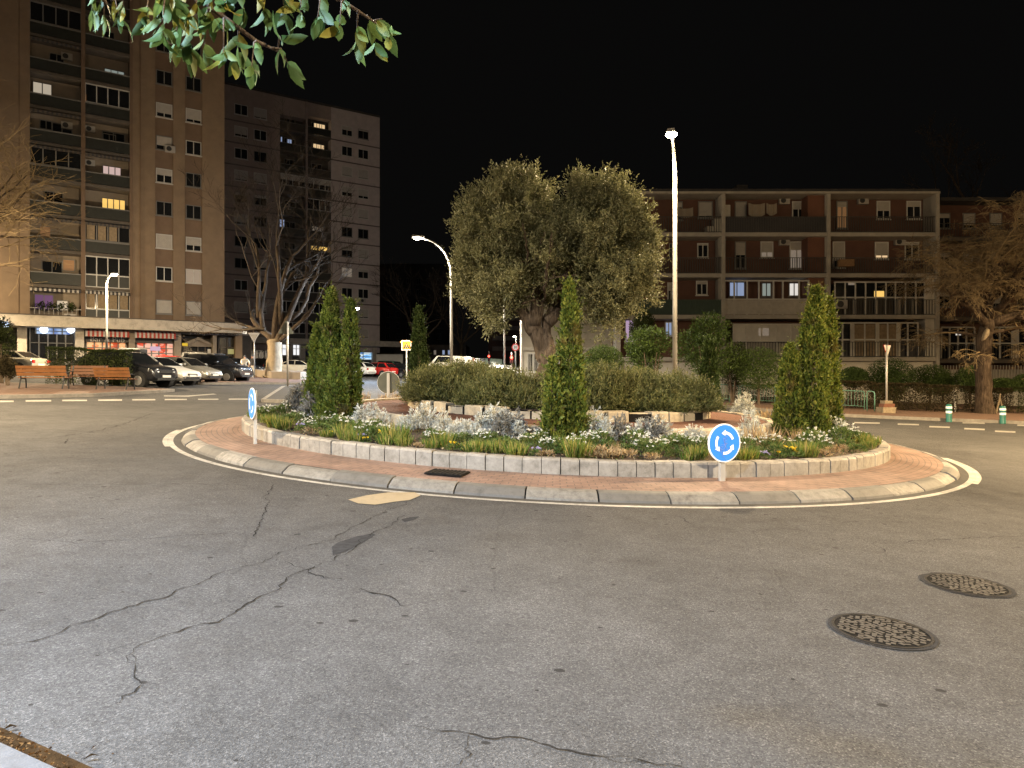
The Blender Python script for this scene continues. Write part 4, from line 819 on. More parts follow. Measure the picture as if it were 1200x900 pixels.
lob = [((595, 272), (62, 62), 1.4), ((580, 252), (42, 40), 1.0), ((612, 240), (34, 38), 1.0), ((690, 262), (52, 58), 1.3), ((715, 295), (56, 66), 1.3), ((655, 308), (60, 50), 1.5), ((566, 318), (40, 46), 1.1), ((558, 365), (22, 24), .6), ((547, 272), (20, 26), .5), ((738, 325), (34, 40), .9), ((700, 345), (46, 34), 1.0), ((757, 262), (18, 24), .5), ((722, 376), (28, 18), .6), ((597, 335), (34, 24), .9), ((686, 222), (24, 24), .6), ((608, 212), (20, 20), .5), ((758, 345), (16, 18), .4), ((733, 238), (22, 28), .6), ((545, 300), (20, 24), .5), ((645, 285), (38, 40), 1.0), ((708, 212), (14, 16), .4), ((585, 215), (14, 16), .4), ((640, 232), (12, 20), .5), ((768, 300), (12, 16), .35), ((534, 335), (12, 14), .35)]
lob = [((650+(a-650)*.90, 298+(b-298)*.95), (c*.88, d*.92), e) for (a, b), (c, d), e in lob if (a, b) not in ((640, 232),)]
lob = [((645, 318), (36, 30), .9) if abs(a-645.5) < 1.2 and abs(b-285.65) < 2 else ((a, b), r, e) for (a, b), r, e in lob]
Vs = []; s_ = OY/F
for i, ((cx, cy), (rx, ry), ry3) in enumerate(lob):
    c = P(cx, cy, OY+random.Random(i).uniform(-.5, .5)); n = int(11.5*(rx*ry)**.92)//4
    # leaf clumps: uneven masses with gaps between
    nc = max(6, int((rx*ry)**.5*.8)); cc, dd = ell_pts(nc, c, (rx*s_, ry3, ry*s_), (.62, 1.06)); ci = rng.integers(0, nc, n)
    C = cc[ci]+rng.normal(size=(n, 3))*np.array([.135, .135, .12])*rng.uniform(.6, 1.35, nc)[ci][:, None]; D = unit(dd[ci]*.7+np.array([0, 0, .4])+rng.normal(size=(n, 3))*.42)
    Vs.append(sprigs(C, D, 7, .034, .09, .026))
    C, D = ell_pts(n//6, c, (rx*s_*.8, ry3*.8, ry*s_*.8), (.2, .95)); D = unit(D*.5+rng.normal(size=(len(C), 3))*.5); Vs.append(sprigs(C, D, 5, .035, .09, .028))
    k = max(4, n//22); ci = rng.integers(0, nc, k); C = cc[ci]+rng.normal(size=(k, 3))*.08; D = unit(dd[ci]*.8+np.array([0, 0, .55])+rng.normal(size=(k, 3))*.25); Vs.append(sprigs(C, D, 15, .030, .075, .022, .5))
V = np.concatenate(Vs); p = V[:, 0]                       # thin the crown where the light breaks through
q_ = np.sin(p[:, 0]*5.1+1)*np.sin(p[:, 2]*4.7+.5)*np.sin(p[:, 1]*4.3)+.6*np.sin(p[:, 0]*9.3+p[:, 2]*3.1)*np.sin(p[:, 2]*8.7+p[:, 1]*4)
V = V[q_ > -.22+rng.uniform(-.25, .25, len(q_))]
quads('crown', V, M['olive'], ol)

# columnar conifers
def conifer(x, y, h, r, m, label, seed, z=None, lean=(0, 0), group='columnar conifers in the flower bed', dens=1.0):
    z = bedz(x, y) if z is None else z
    t = thing('columnar_conifer', label, 'conifer', (x, y, z), 0, group); n = int(8200*dens*(h*r/1.2)**.8)
    mb = MB(); mb.tube([(0, 0, -.05), (lean[0]*.5, lean[1]*.5, h*.5), (lean[0]*.9, lean[1]*.9, h*.9)], [.07, .05, .015], 7); mb.build('trunk', M['bark'], t)
    u = rng.uniform(0, 1, n)**1.25; th = rng.uniform(0, 2*math.pi, n)
    prof = np.minimum(1, .72+u*2.2)*(1-u)**.52*1.02
    lm = lump(th, u*h*1.6, seed, .24)+.10*np.sin(th*5+u*h*6+seed)*np.sin(u*h*4+seed*2)
    rr = r*prof*(1+lm)*np.sqrt(rng.uniform(.42, 1.06, n))
    C = np.stack([np.cos(th)*rr+lean[0]*u, np.sin(th)*rr+lean[1]*u, u*h*.985+.01], 1)
    A = np.stack([np.cos(th)*.45, np.sin(th)*.45, np.full(n, .9)], 1)+rng.normal(size=(n, 3))*.33
    ln = rng.uniform(.05, .11, n); V = leaves(C, A, ln, ln*rng.uniform(.35, .6, n), .1)
    # side fans
    k = n//2; i = rng.integers(0, n, k); A2 = np.stack([np.cos(th[i]), np.sin(th[i]), np.full(k, .35)], 1)+rng.normal(size=(k, 3))*.5
    V2 = leaves(C[i], A2, rng.uniform(.04, .08, k), rng.uniform(.015, .03, k), .1)
    k = int(70*h); i = rng.integers(0, n, k); A3 = unit(np.stack([np.cos(th[i])*.7, np.sin(th[i])*.7, np.full(k, .8)], 1)+rng.normal(size=(k, 3))*.3); V3 = sprigs(C[i], A3, 8, .026, .06, .02, .5)
    quads('crown', np.concatenate([V, V2, V3]), m, t); return t
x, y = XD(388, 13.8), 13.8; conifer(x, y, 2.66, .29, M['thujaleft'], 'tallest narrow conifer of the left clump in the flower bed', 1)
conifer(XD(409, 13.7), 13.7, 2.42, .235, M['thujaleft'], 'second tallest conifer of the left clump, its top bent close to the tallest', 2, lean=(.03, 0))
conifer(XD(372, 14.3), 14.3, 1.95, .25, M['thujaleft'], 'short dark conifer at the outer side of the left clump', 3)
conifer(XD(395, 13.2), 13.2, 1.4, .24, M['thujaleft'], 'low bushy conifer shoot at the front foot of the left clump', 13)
conifer(XD(671, 11.6), 11.6, 2.72, .245, M['thuja'], 'tall slender bright green conifer in front of the olive tree', 4, lean=(-.06, 0), dens=1.2)
conifer(XD(648, 11.4), 11.4, 1.42, .17, M['thuja'], 'small bright green conifer leaning on the tall slender one before the olive', 5)
conifer(XD(948, 14.6), 14.6, 3.15, .40, M['thuja'], 'broad tall yellowish conifer at the right end of the bed', 6, lean=(.15, 0), dens=1.15)
conifer(XD(972, 15.0), 15.0, 3.0, .24, M['thuja'], 'narrow conifer tucked behind the broad one at the right end of the bed', 7)
conifer(XD(926, 14.5), 14.5, 1.9, .32, M['thuja'], 'low brownish conifer at the inner side of the right end clump', 8)
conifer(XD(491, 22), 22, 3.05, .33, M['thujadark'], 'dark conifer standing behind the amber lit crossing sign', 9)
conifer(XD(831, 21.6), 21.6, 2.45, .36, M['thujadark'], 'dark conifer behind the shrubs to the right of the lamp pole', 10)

# spreading shrubs round the olive
def shrub(label, x, y, rx, ry, h, m, name='spreading_shrub', cat='shrub', n=5200, up=.55, ln=.10, wd=.016, group=None, z=None, seed=1, lo=.03):
    z = bedz(x, y) if z is None else z; t = thing(name, label, cat, (x, y, z), 0, group)
    th = rng.uniform(0, 2*math.pi, n); e = rng.uniform(lo, 1, n)**.8; el = e*math.pi/2; k = np.sqrt(rng.uniform(.3, 1.0, n))*(1+lump(th, el*3, seed, .15))
    C = np.stack([np.cos(th)*np.cos(el)*rx*k, np.sin(th)*np.cos(el)*ry*k, np.sin(el)*h*k*.95+.02], 1)
    D = unit(np.stack([np.cos(th)*np.cos(el), np.sin(th)*np.cos(el), np.sin(el)+up], 1)+rng.normal(size=(n, 3))*.38)
    V = np.concatenate([sprigs(C, D, 4, ln*.32, ln, wd, .35), sprigs(C[::6], unit(D[::6]+np.array([0, 0, .3])), 11, .032, ln*.65, wd, .45)]); quads('foliage', V, m, t)
    mb = MB(); rd = random.Random(seed)
    for i in range(9):
        a = rd.uniform(0, 6.28); q = rd.uniform(.3, .8); mb.tube([(0, 0, -.03), (math.cos(a)*rx*q*.5, math.sin(a)*ry*q*.5, h*.35), (math.cos(a)*rx*q, math.sin(a)*ry*q, h*.6)], [.02, .015, .006], 5)
    mb.build('stem', M['bark'], t); return t
for i, (px, d, rx, h, lb) in enumerate(((538, 15.7, 1.15, .88, 'spreading olive green shrub at the left end of the ring of stones'), (596, 14.8, 1.05, .86, 'spreading shrub left of the olive trunk above the white stone'), (706, 14.8, 1.05, .90, 'dense spreading shrub just right of the tall slender conifer'),
                                         (758, 15.0, .95, .90, 'spreading shrub in front of the tall lamp pole'), (793, 15.6, .9, .92, 'spreading shrub at the right end of the ring of stones'), (510, 17.4, .75, .8, 'feathery low shrub beside the back of the round sign'), (655, 15.0, .8, .75, 'low shrub at the foot of the olive trunk'), (560, 17.9, .9, .95, 'shrub behind the left spreading shrubs near the car park'), (745, 17.6, 1.0, .98, 'taller shrub behind the right spreading shrubs'))):
    shrub(lb, XD(px, d), d, rx*1.1, .68, h*.84*random.Random(i).uniform(.86, 1.1), M['juniper'], seed=i+20, group='spreading shrubs round the olive tree', n=int(6800*rx), z=g(XD(px, d), d)+.72)

# flower bed: each clump a plant of its own
def landmark(px):
    for lim, s in ((342, 'by the left blue sign'), (425, 'before the left conifers'), (485, 'between left conifers and drain grate'), (620, 'before the left spreading shrubs'), (700, 'at the foot of the middle conifers'), (815, 'between middle conifers and blue sign'), (892, 'beside the front blue sign'), (985, 'before the right conifers'), (2000, 'at the far right of the bed')):
        if px < lim: return s
cnt = {}
def bedlabel(look, px):
    s = landmark(px); k = cnt.get((look, s), 0); cnt[(look, s)] = k+1; return f'{look}, {ORD[k]} from left {s}'
PR = {}
def proto(key, fn):
    if key not in PR: PR[key] = fn()
    return PR[key]
def clump_mesh(name, V, m):
    o = quads(name, V, m); me = o.data; bpy.data.objects.remove(o); return me
def mk_silver(seed):
    n = 380; th = rng.uniform(0, 6.28, n); e = rng.uniform(.1, 1, n); r = .20*np.cos(e*1.4)*np.sqrt(rng.uniform(.2, 1, n)); C = np.stack([np.cos(th)*r, np.sin(th)*r, .02+.27*np.sin(e*1.5)*rng.uniform(.6, 1.15, n)*(1+.3*np.sin(3*th+seed))], 1)
    A = np.stack([np.cos(th)*.6, np.sin(th)*.6, np.full(n, .8)], 1)+rng.normal(size=(n, 3))*.35; V = [leaves(C, A, rng.uniform(.06, .10, n), rng.uniform(.012, .022, n), .12)]
    for q in (-1, 1): A3 = A+rng.normal(size=(n, 3))*.5; V.append(leaves(C+unit(A)*.03, A3, rng.uniform(.03, .05, n), rng.uniform(.012, .018, n), .1))
    return np.concatenate(V)
def mk_green(n=420, r0=.19, h0=.2, ln=.06, wd=.014):
    th = rng.uniform(0, 6.28, n); e = rng.uniform(.0, 1, n); r = r0*np.cos(e*1.35)*np.sqrt(rng.uniform(.2, 1, n)); C = np.stack([np.cos(th)*r, np.sin(th)*r, .02+h0*np.sin(e*1.5)*rng.uniform(.7, 1.1, n)], 1)
    A = np.stack([np.cos(th)*.7, np.sin(th)*.7, np.full(n, .8)], 1)+rng.normal(size=(n, 3))*.4; return leaves(C, A, rng.uniform(.7, 1.2, n)*ln, wd, .1)
def mk_heads(k, r0, h0, sz):
    V = []
    for i in range(k):
        a, q = rng.uniform(0, 6.28), math.sqrt(rng.uniform(0, 1))*r0; c = np.array([math.cos(a)*q, math.sin(a)*q, h0*(1-.35*(q/r0)**2)*rng.uniform(.85, 1.15)]); n = 9
        t = np.linspace(0, 6.28, n, endpoint=False); A = np.stack([np.cos(t), np.sin(t), np.full(n, .25)], 1); V.append(leaves(np.tile(c, (n, 1))+rng.normal(size=(n, 3))*.006, A, sz, sz*.75, .12))
    return np.concatenate(V)
def mk_tuft(n=150, h=.22, r0=.13):
    a = rng.uniform(0, 6.28, n); q = np.sqrt(rng.uniform(0, 1, n))*r0; C = np.stack([np.cos(a)*q, np.sin(a)*q, np.zeros(n)], 1); A = np.stack([np.cos(a)*q*2.2, np.sin(a)*q*2.2, np.full(n, 1.)], 1)+rng.normal(size=(n, 3))*.16
    return leaves(C, A, rng.uniform(.6, 1.1, n)*h, rng.uniform(.008, .016, n), .06)
def plant(name, cat, look, group, px, r, parts, sc_=1.0, far=False, lb=None):
    x, y = bed(px, r, far); rd = random.Random(int(px*7+r*100)); t = thing(name, lb or bedlabel(look, px), cat, (x, y, bedz(x, y)-.01), rd.uniform(0, 6.28), group)
    k = sc_*rd.uniform(.85, 1.2); t.scale = (k*rd.uniform(.9, 1.15), k*rd.uniform(.9, 1.15), k*rd.uniform(.85, 1.15))
    for nm, me in parts: link(nm, me, t)
    return t
SIL = [[('foliage', clump_mesh('silver_foliage', mk_silver(i), M['silver']))] for i in range(4)]
LAV = [[('foliage', clump_mesh('grey_foliage', mk_silver(i+9), M['lavender']))] for i in range(2)]
CND = [[('foliage', clump_mesh('green_foliage', mk_green(), M['green'])), ('blossom', clump_mesh('flower_heads', mk_heads(k, .19, .285, .019), M['flower']))] for k in (14, 24, 9, 30)]
TUF = [[('foliage', clump_mesh('blade_foliage', mk_tuft(k, h), M['tuft']))] for k, h in ((170, .22), (140, .18), (200, .27))]
YEL = [[('foliage', clump_mesh('low_foliage', mk_green(120, .09, .08, .045, .016), M['green'])), ('blossom', clump_mesh('yellow_heads', mk_heads(5, .07, .13, .028), M['yellow']))]]
VIO = [[('foliage', clump_mesh('low_foliage', mk_green(140, .11, .08, .045, .016), M['green'])), ('blossom', clump_mesh('violet_heads', mk_heads(6, .09, .13, .028), M['violet']))]]
DRY = [[('foliage', clump_mesh('dry_foliage', mk_green(130, .15, .07, .07, .014), M['straw']))], [('foliage', clump_mesh('dry_stalks', mk_tuft(70, .36, .12), M['straw']))]]
GRN = [[('foliage', clump_mesh('leafy_foliage', mk_green(330, .18, .16, .06, .016), M['green']))]]
for i, (px, r, s) in enumerate(sorted([(424, 5.7, 1.15), (437, 5.4, 1.2), (447, 5.9, .9), (487, 5.5, 1.1), (500, 5.3, 1.25), (519, 5.5, 1.15), (538, 5.7, 1.0), (549, 5.9, 1.05), (565, 5.4, 1.35), (580, 5.3, 1.5), (594, 5.5, 1.3), (607, 5.7, 1.0), (698, 5.5, 1.3), (709, 5.7, 1.1), (741, 5.5, 1.1), (752, 5.7, 1.3), (772, 5.5, 1.2), (812, 5.5, 1.2), (820, 5.7, .9), (880, 5.5, 1.3), (975, 5.7, 1.3), (986, 5.9, .9), (531, 6.0, .8), (474, 5.6, .9)])):
    plant('dusty_miller', 'plant', 'silvery dusty miller clump', 'silver dusty miller clumps in the bed', px, r, SIL[i % 4], s*.88)
for i, (px, r, s) in enumerate(sorted([(346, 5.7, 1.3), (353, 6.0, 1.4), (360, 5.5, 1.6), (367, 6.0, 1.2), (588, 5.7, 1.3), (600, 5.4, 1.2), (765, 5.7, 1.2), (726, 5.6, 1.2)])):
    plant('grey_shrublet', 'plant', 'dull grey woolly shrublet', 'grey shrublets in the bed', px, r, LAV[i % 2], s)
for i, (px, r, s) in enumerate(sorted([(308, 6.6, 1.0), (316, 6.1, 1.1), (326, 6.0, 1.1), (335, 6.3, 1.1), (348, 6.4, 1.0), (360, 6.6, .9), (372, 6.4, 1.0), (383, 6.2, 1.1), (396, 6.5, 1.0), (405, 6.3, 1.1), (418, 6.4, 1.1), (428, 6.6, .9), (438, 6.2, 1.1), (450, 6.4, .9), (505, 6.1, .9), (513, 6.5, 1.0), (543, 6.3, 1.0), (566, 6.3, .9), (576, 6.0, .9), (622, 6.4, 1.0), (633, 6.0, 1.0), (641, 6.5, .9), (655, 6.6, 1.0), (668, 6.3, 1.0), (679, 6.4, 1.1), (690, 6.2, 1.1), (702, 6.0, 1.1), (744, 6.2, 1.2), (756, 6.5, .9), (772, 6.6, .9), (782, 6.2, 1.1), (792, 6.0, 1.1), (802, 6.3, 1.1), (818, 6.2, 1.1), (828, 6.4, 1.0), (872, 6.2, 1.0), (893, 6.1, .9), (905, 6.4, 1.0), (917, 6.2, 1.1), (940, 6.3, 1.1), (952, 6.4, 1.15), (962, 6.6, 1.0), (968, 6.0, 1.1), (978, 6.2, 1.15), (986, 6.4, 1.1), (993, 6.1, 1.1), (1001, 6.4, 1.0), (1009, 6.6, .9)])):
    plant('candytuft', 'flower', 'white candytuft', 'white candytuft clumps in the bed', px, r, CND[(i*7) % 4], s)
for i, (px, r, s) in enumerate(sorted([(301, 6.9, 1.0), (313, 6.8, 1.0), (323, 6.9, 1.0), (332, 6.85, 1.1), (383, 6.8, 1.0), (405, 6.8, .9), (414, 6.9, .9), (456, 6.8, 1.1), (464, 6.7, 1.2), (473, 6.8, 1.0), (507, 6.75, .9), (520, 6.7, 1.0), (553, 6.8, 1.0), (562, 6.8, 1.0), (582, 6.75, 1.0), (604, 6.85, 1.0), (610, 6.7, .9), (674, 6.85, 1.0), (681, 6.8, .9), (808, 6.85, 1.0), (818, 6.8, 1.1), (870, 6.8, 1.1), (878, 6.85, 1.0), (941, 6.75, 1.0), (948, 6.85, .9), (1001, 6.7, .9), (1012, 6.75, 1.0), (1018, 6.9, 1.0), (1022, 6.6, 1.0)])):
    plant('grassy_tuft', 'plant', 'green grassy tuft with yellowish tips', 'grassy tufts along the planter wall', px, r, TUF[i % 3], s)
for i, (px, r, s) in enumerate(sorted([(387, 6.7, .9), (430, 6.85, .9), (449, 6.8, 1.3), (532, 6.9, 1.0), (914, 6.85, 1.0), (924, 6.8, 1.5), (931, 6.85, 1.2)])):
    plant('yellow_pansy', 'flower', 'small yellow pansy', 'yellow pansies in the bed', px, r, YEL[0], s)
for i, (px, r, s) in enumerate(sorted([(352, 6.75, 1.1), (424, 6.8, .9), (628, 6.9, .8), (895, 6.85, .9)])):
    plant('violet_pansy', 'flower', 'pale violet pansy', 'violet pansies in the bed', px, r, VIO[0], s)
for i, (px, r, s, k) in enumerate(sorted([(366, 6.8, 1.0, 0), (692, 6.8, 1.1, 0), (703, 6.7, 1.3, 0), (714, 6.85, 1.3, 0), (722, 6.5, .6, 1), (735, 6.8, .9, 0), (764, 6.8, 1.0, 0), (905, 6.3, 1.2, 1), (887, 5.9, 1.2, 1), (960, 6.85, 1.1, 0), (972, 6.8, 1.2, 0), (984, 6.75, 1.0, 0), (640, 6.9, .8, 0), (490, 6.9, .7, 0), (443, 6.0, 1.2, 1), (935, 6.0, 1.0, 1)])):
    plant('dry_plant', 'plant', 'withered straw coloured plant', 'withered plants in the bed', px, r, DRY[k], s)
for i, (px, r, s) in enumerate(sorted([(305, 6.4, 1.1), (340, 6.6, 1.1), (375, 6.7, 1.0), (440, 6.6, 1.0), (535, 6.5, .9), (590, 6.5, 1.0), (597, 6.7, .9), (665, 6.7, 1.0), (712, 6.3, 1.0), (735, 6.4, 1.0), (791, 6.7, .9), (885, 6.6, 1.0), (910, 6.7, 1.0), (930, 6.5, 1.0), (955, 6.7, 1.0), (990, 6.7, 1.0), (1005, 6.9, .9), (1014, 6.4, 1.0), (303, 6.1, 1.2), (1008, 6.0, 1.2), (998, 5.8, 1.2)])):
    plant('leafy_plant', 'plant', 'small leafy green plant', 'leafy green plants in the bed', px, r, GRN[0], s)
for i, (px, s, k) in enumerate(((425, 1.1, 1), (437, 1.2, 0), (448, 1.0, 1), (462, 1.1, 1), (470, .9, 0), (898, 1.3, 1))):
    plant('dry_plant', 'plant', '', 'withered plants in the bed', px, 5.9, DRY[k], s, True, f'pale dry plant behind the brown mulch, {ORD[i]} from left')
for i, (px, s) in enumerate(((866, 1.1), (873, 1.5), (880, 1.2))): plant('dusty_miller', 'plant', '', 'silver dusty miller clumps in the bed', px, 6.0, SIL[i], s, True, f'large pale silver plant in front of the green rail, {ORD[i]} from left')
# loose dry bits on the bed
n = 1500; a = rng.uniform(0, 6.28, n); r = rng.uniform(5.2, 7.0, n); C = np.stack([CX+r*np.cos(a), CY+r*np.sin(a), np.zeros(n)], 1); C[:, 2] = [bedz(p[0], p[1])+.015 for p in C]; A = rng.normal(size=(n, 3)); A[:, 2] = np.abs(A[:, 2])*.4
quads('bed_litter', leaves(C, A, rng.uniform(.03, .07, n), rng.uniform(.012, .03, n), .15), M['straw'])['kind'] = 'stuff'
n = 4200; a = rng.uniform(0, 6.28, n); r = rng.uniform(5.15, 7.0, n); C = np.stack([CX+r*np.cos(a), CY+r*np.sin(a), np.zeros(n)], 1); C[:, 2] = [bedz(p[0], p[1]) for p in C]; A = rng.normal(size=(n, 3)); A[:, 2] = np.abs(A[:, 2])+.5
quads('ground_cover', leaves(C, A, rng.uniform(.03, .075, n), rng.uniform(.008, .018, n), .1), M['green'])['kind'] = 'stuff'

# bare trees
def bare(name, label, base, trunk, limbs, m, mt, seed, lv=4, droop=0., twn=3, tw=.008, spread=.6, group=None, shrink=.66, kids=3, minr=.006, thick=.03, lm=None):
    rd = random.Random(seed); t = thing(name, label, 'tree', base, 0, group); bx = Vector(base); mb = MB(); mt_ = MB()
    def grow(p, d, ln, r, l):
        pts = [p]; rr = [r]; k = 5 if l > 1 else 4
        for i in range(k):
            d = (d+Vector((rd.gauss(0, .13), rd.gauss(0, .13), rd.gauss(.02, .10)-droop*(1 if l <= 1 else .25)))).normalized(); p = p+d*ln/k; pts.append(p); rr.append(max(minr, r*(1-.5*(i+1)/k)))
        (mb if r > thick else mt_).tube(pts, rr, 8 if r > .08 else (5 if r > .025 else 3), cap=r > .05)
        if l == 0: return
        n = kids if l > 1 else twn
        for i in range(n):
            j = rd.randint(2, k) if i else k; q = pts[j]; nd = (d*.9+Vector((rd.gauss(0, spread), rd.gauss(0, spread), rd.gauss(.12, spread*.6)))).normalized(); grow(q, nd, ln*shrink*rd.uniform(.75, 1.2), rr[j]*rd.uniform(.55, .8), l-1)
    tp = [Vector(p)-bx for p, _ in trunk]; fine, rf = [], []
    for i in range(len(tp)-1):
        for k in range(4): fine.append(tp[i].lerp(tp[i+1], k/4)+Vector((rd.gauss(0, .02), rd.gauss(0, .02), 0))); rf.append((trunk[i][1]+(trunk[i+1][1]-trunk[i][1])*k/4)*rd.uniform(.94, 1.07))
    fine.append(tp[-1]); rf.append(trunk[-1][1]); mt2 = MB(); mt2.tube(fine, rf, 14); mt2.build('trunk', mt, t, True)
    for p, d, ln, r, l in limbs: grow(Vector(p)-bx, Vector(d).normalized(), ln, r, l)
    mb.build('limb', lm or mt, t, True); mt_.build('crown', m, t); return t
d = 51.5; bz = G(325, 444.5); q = lambda px, py, dd=0: P(px, py, d+dd)
bare('plane_tree', 'bare pale barked plane tree in the low planter before the grey brown tower', (bz.x, d, g(bz.x, d)), [((bz.x, d, g(bz.x, d)), .85), (q(321, 436), .60), (q(322, 412), .52), (q(321, 398), .50)],
     [(q(320, 400), (-.75, .1, .8), 3.0, .28, 4), (q(322, 398), (.05, -.2, 1), 6.4, .26, 5), (q(324, 400), (.6, .1, .85), 6.2, .27, 5), (q(324, 402), (.95, -.3, .55), 4.6, .18, 4), (q(308, 384), (-.3, .2, 1), 6.2, .18, 5), (q(303, 372, .3), (-.12, -.3, 1), 5.5, .18, 5), (q(330, 385), (.25, -.4, 1), 6.2, .2, 5), (q(311, 385), (-1, .2, .25), 3.6, .12, 4), (q(340, 375), (.7, .3, .6), 5, .16, 5)], M['twigdark'], M['barkpale'], 5, spread=.42, tw=.01, kids=3, twn=4, minr=.009, shrink=.64, thick=.13, lm=M['bark'])
d = 35.5; x0 = XD(1154, d); bz = g(x0, d)+.1; q = lambda px, py, dd=0: P(px, py, d+dd)
bare('gnarled_tree', 'bare gnarled street tree with a thicket of drooping golden twigs and a lopped limb', (x0, d, bz), [((x0, d, bz-.1), .50), (q(1153, 470), .385), (q(1152, 430), .35), (q(1154, 395), .34), (q(1158, 372), .28)],
     [(q(1156, 378), (.2, .2, 1), 2.6, .30, 5), (q(1156, 382), (-.8, -.3, .55), 2.6, .22, 5), (q(1158, 380), (.85, -.2, .55), 2.7, .24, 5), (q(1156, 376), (-.3, .6, 1), 2.8, .2, 5), (q(1157, 376), (.4, -.7, .9), 2.6, .2, 5), (q(1152, 395), (-.9, .1, .2), 2.0, .10, 4), (q(1160, 390), (.9, .2, .2), 2.2, .10, 4), (q(1155, 370), (-.55, -.5, .8), 3.0, .18, 5), (q(1156, 370), (.1, -.3, 1), 3.6, .16, 5), (q(1150, 412), (-.8, -.5, -.2), 1.2, .05, 3), (q(1158, 372), (.7, .5, .9), 3.0, .2, 5), (q(1180, 330), (.6, -.3, .7), 2.4, .12, 5)], M['twig'], M['barkdark'], 21, droop=.15, spread=.78, kids=4, twn=7, minr=.007, shrink=.66, thick=.06)
tr = [o for o in bpy.data.objects if o.name.startswith('gnarled_tree')][0]; mb = MB(); c = q(1154, 392, -.30)-tr.location; mb.tube([c+Vector((-.14, .02, -.34)), c+Vector((-.08, -.03, -.2)), c+Vector((.03, -.05, .02)), c+Vector((.12, -.02, .24)), c+Vector((.15, .04, .32))], [.02, .10, .14, .10, .02], 10); mb.build('lopped_limb', M['rubble'], tr, True)
d = 24.0; x0 = XD(-95, d); bz = g(x0, d)+.1; q = lambda px, py, dd=0: P(px, py, d+dd)
bare('street_tree', 'bare twiggy street tree reaching in from the left edge above the benches', (x0, d, bz), [((x0, d, bz-.1), .3), (q(-97, 330), .22), (q(-92, 280), .2)],
     [(q(-92, 290), (.75, .2, .65), 2.6, .13, 4), (q(-92, 285), (.5, -.4, .8), 2.6, .12, 4), (q(-92, 300), (.9, .1, .3), 2.7, .12, 4), (q(-92, 280), (-.3, .1, 1), 2.6, .13, 4), (q(-93, 285), (-.8, .3, .6), 2.4, .12, 4), (q(-92, 295), (.85, .5, .5), 2.6, .12, 4), (q(-92, 315), (.95, -.1, .06), 2.3, .07, 4)], M['twig'], M['bark'], 33, droop=.05, spread=.6, kids=4, twn=4, minr=.005, shrink=.66)
d = 62; x0 = XD(1142, d); bz = g(x0, d); q = lambda px, py, dd=0: P(px, py, d+dd)
bare('tall_tree', 'faint tall bare tree rising above the roof of the lower dark block', (x0, d, bz), [((x0, d, bz-.2), .4), (q(1142, 330), .3), (q(1136, 262), .2)], [(q(1136, 268), (-.1, 0, 1), 4.6, .17, 5), (q(1138, 280), (-.55, 0, .8), 4, .14, 4), (q(1138, 280), (.6, 0, .8), 4.4, .15, 5), (q(1138, 300), (.8, .1, .6), 4.4, .13, 4)], M['twigdark'], M['bark'], 41, spread=.4, minr=.012)
for i, (px, d, lb, hpx) in enumerate(((488, 98, 'dark bare tree in the gloom beside the lone street lamp', 350), (541, 108, 'dark bare tree above the white van', 355), (626, 112, 'dark bare tree behind the red traffic light', 370))):
    x0 = XD(px, d); bz = g(x0, d); q = lambda p_, y_, dd=0: P(p_, y_, d+dd)
    bare('far_tree', lb, (x0, d, bz), [((x0, d, bz-.2), .35), (q(px, 400), .26)], [(q(px, 404), (a, .1, 1), 5.2, .16, 4) for a in (-.7, -.3, .1, .5, .9)], M['twigdark'], M['bark'], 50+i, spread=.4, minr=.016, group='dark bare trees beyond the car park')

# hedges and clipped bushes
def hedge(label, p0, p1, dep, h, m, n, z=0, name='clipped_hedge', group=None):
    p0, p1 = Vector(p0), Vector(p1); e = p1-p0; ln = e.length; e.normalize(); nr = Vector((e.y, -e.x)); t = thing(name, label, 'hedge', (p0.x, p0.y, g(p0.x, p0.y)+z), 0, group)
    f = rng.integers(0, 10, n); u = rng.uniform(0, ln, n); v = rng.uniform(0, dep, n); s = rng.uniform(0.02, 1, n)*h
    v = np.where(f < 5, dep-np.abs(rng.normal(0, .05, n)), v); s = np.where((f >= 5) & (f < 8), h-np.abs(rng.normal(0, .05, n)), s); bump = .05*np.sin(u*2.3)+.04*np.sin(u*5.1+2)
    C = np.stack([e.x*u+nr.x*(v+bump), e.y*u+nr.y*(v+bump), s+bump*.6], 1); C[:, 2] += np.array([g(p0.x+c[0], p0.y+c[1])-g(p0.x, p0.y) for c in C])
    A = rng.normal(size=(n, 3)); A[:, 2] = np.abs(A[:, 2]); A += np.array([nr.x, nr.y, 0])*.6
    quads('foliage', leaves(C, A, rng.uniform(.05, .10, n), rng.uniform(.03, .055, n), .1), m, t)
    mb = MB(); i = .3
    while i < ln: x, y = p0.x+e.x*i+nr.x*dep*.5, p0.y+e.y*i+nr.y*dep*.5; dz = g(x, y)-g(p0.x, p0.y); mb.tube([(x-p0.x, y-p0.y, dz-.05), (x-p0.x+.05, y-p0.y, dz+h*.8)], [.025, .012], 5); i += .55
    mb.build('stem', M['bark'], t); return t
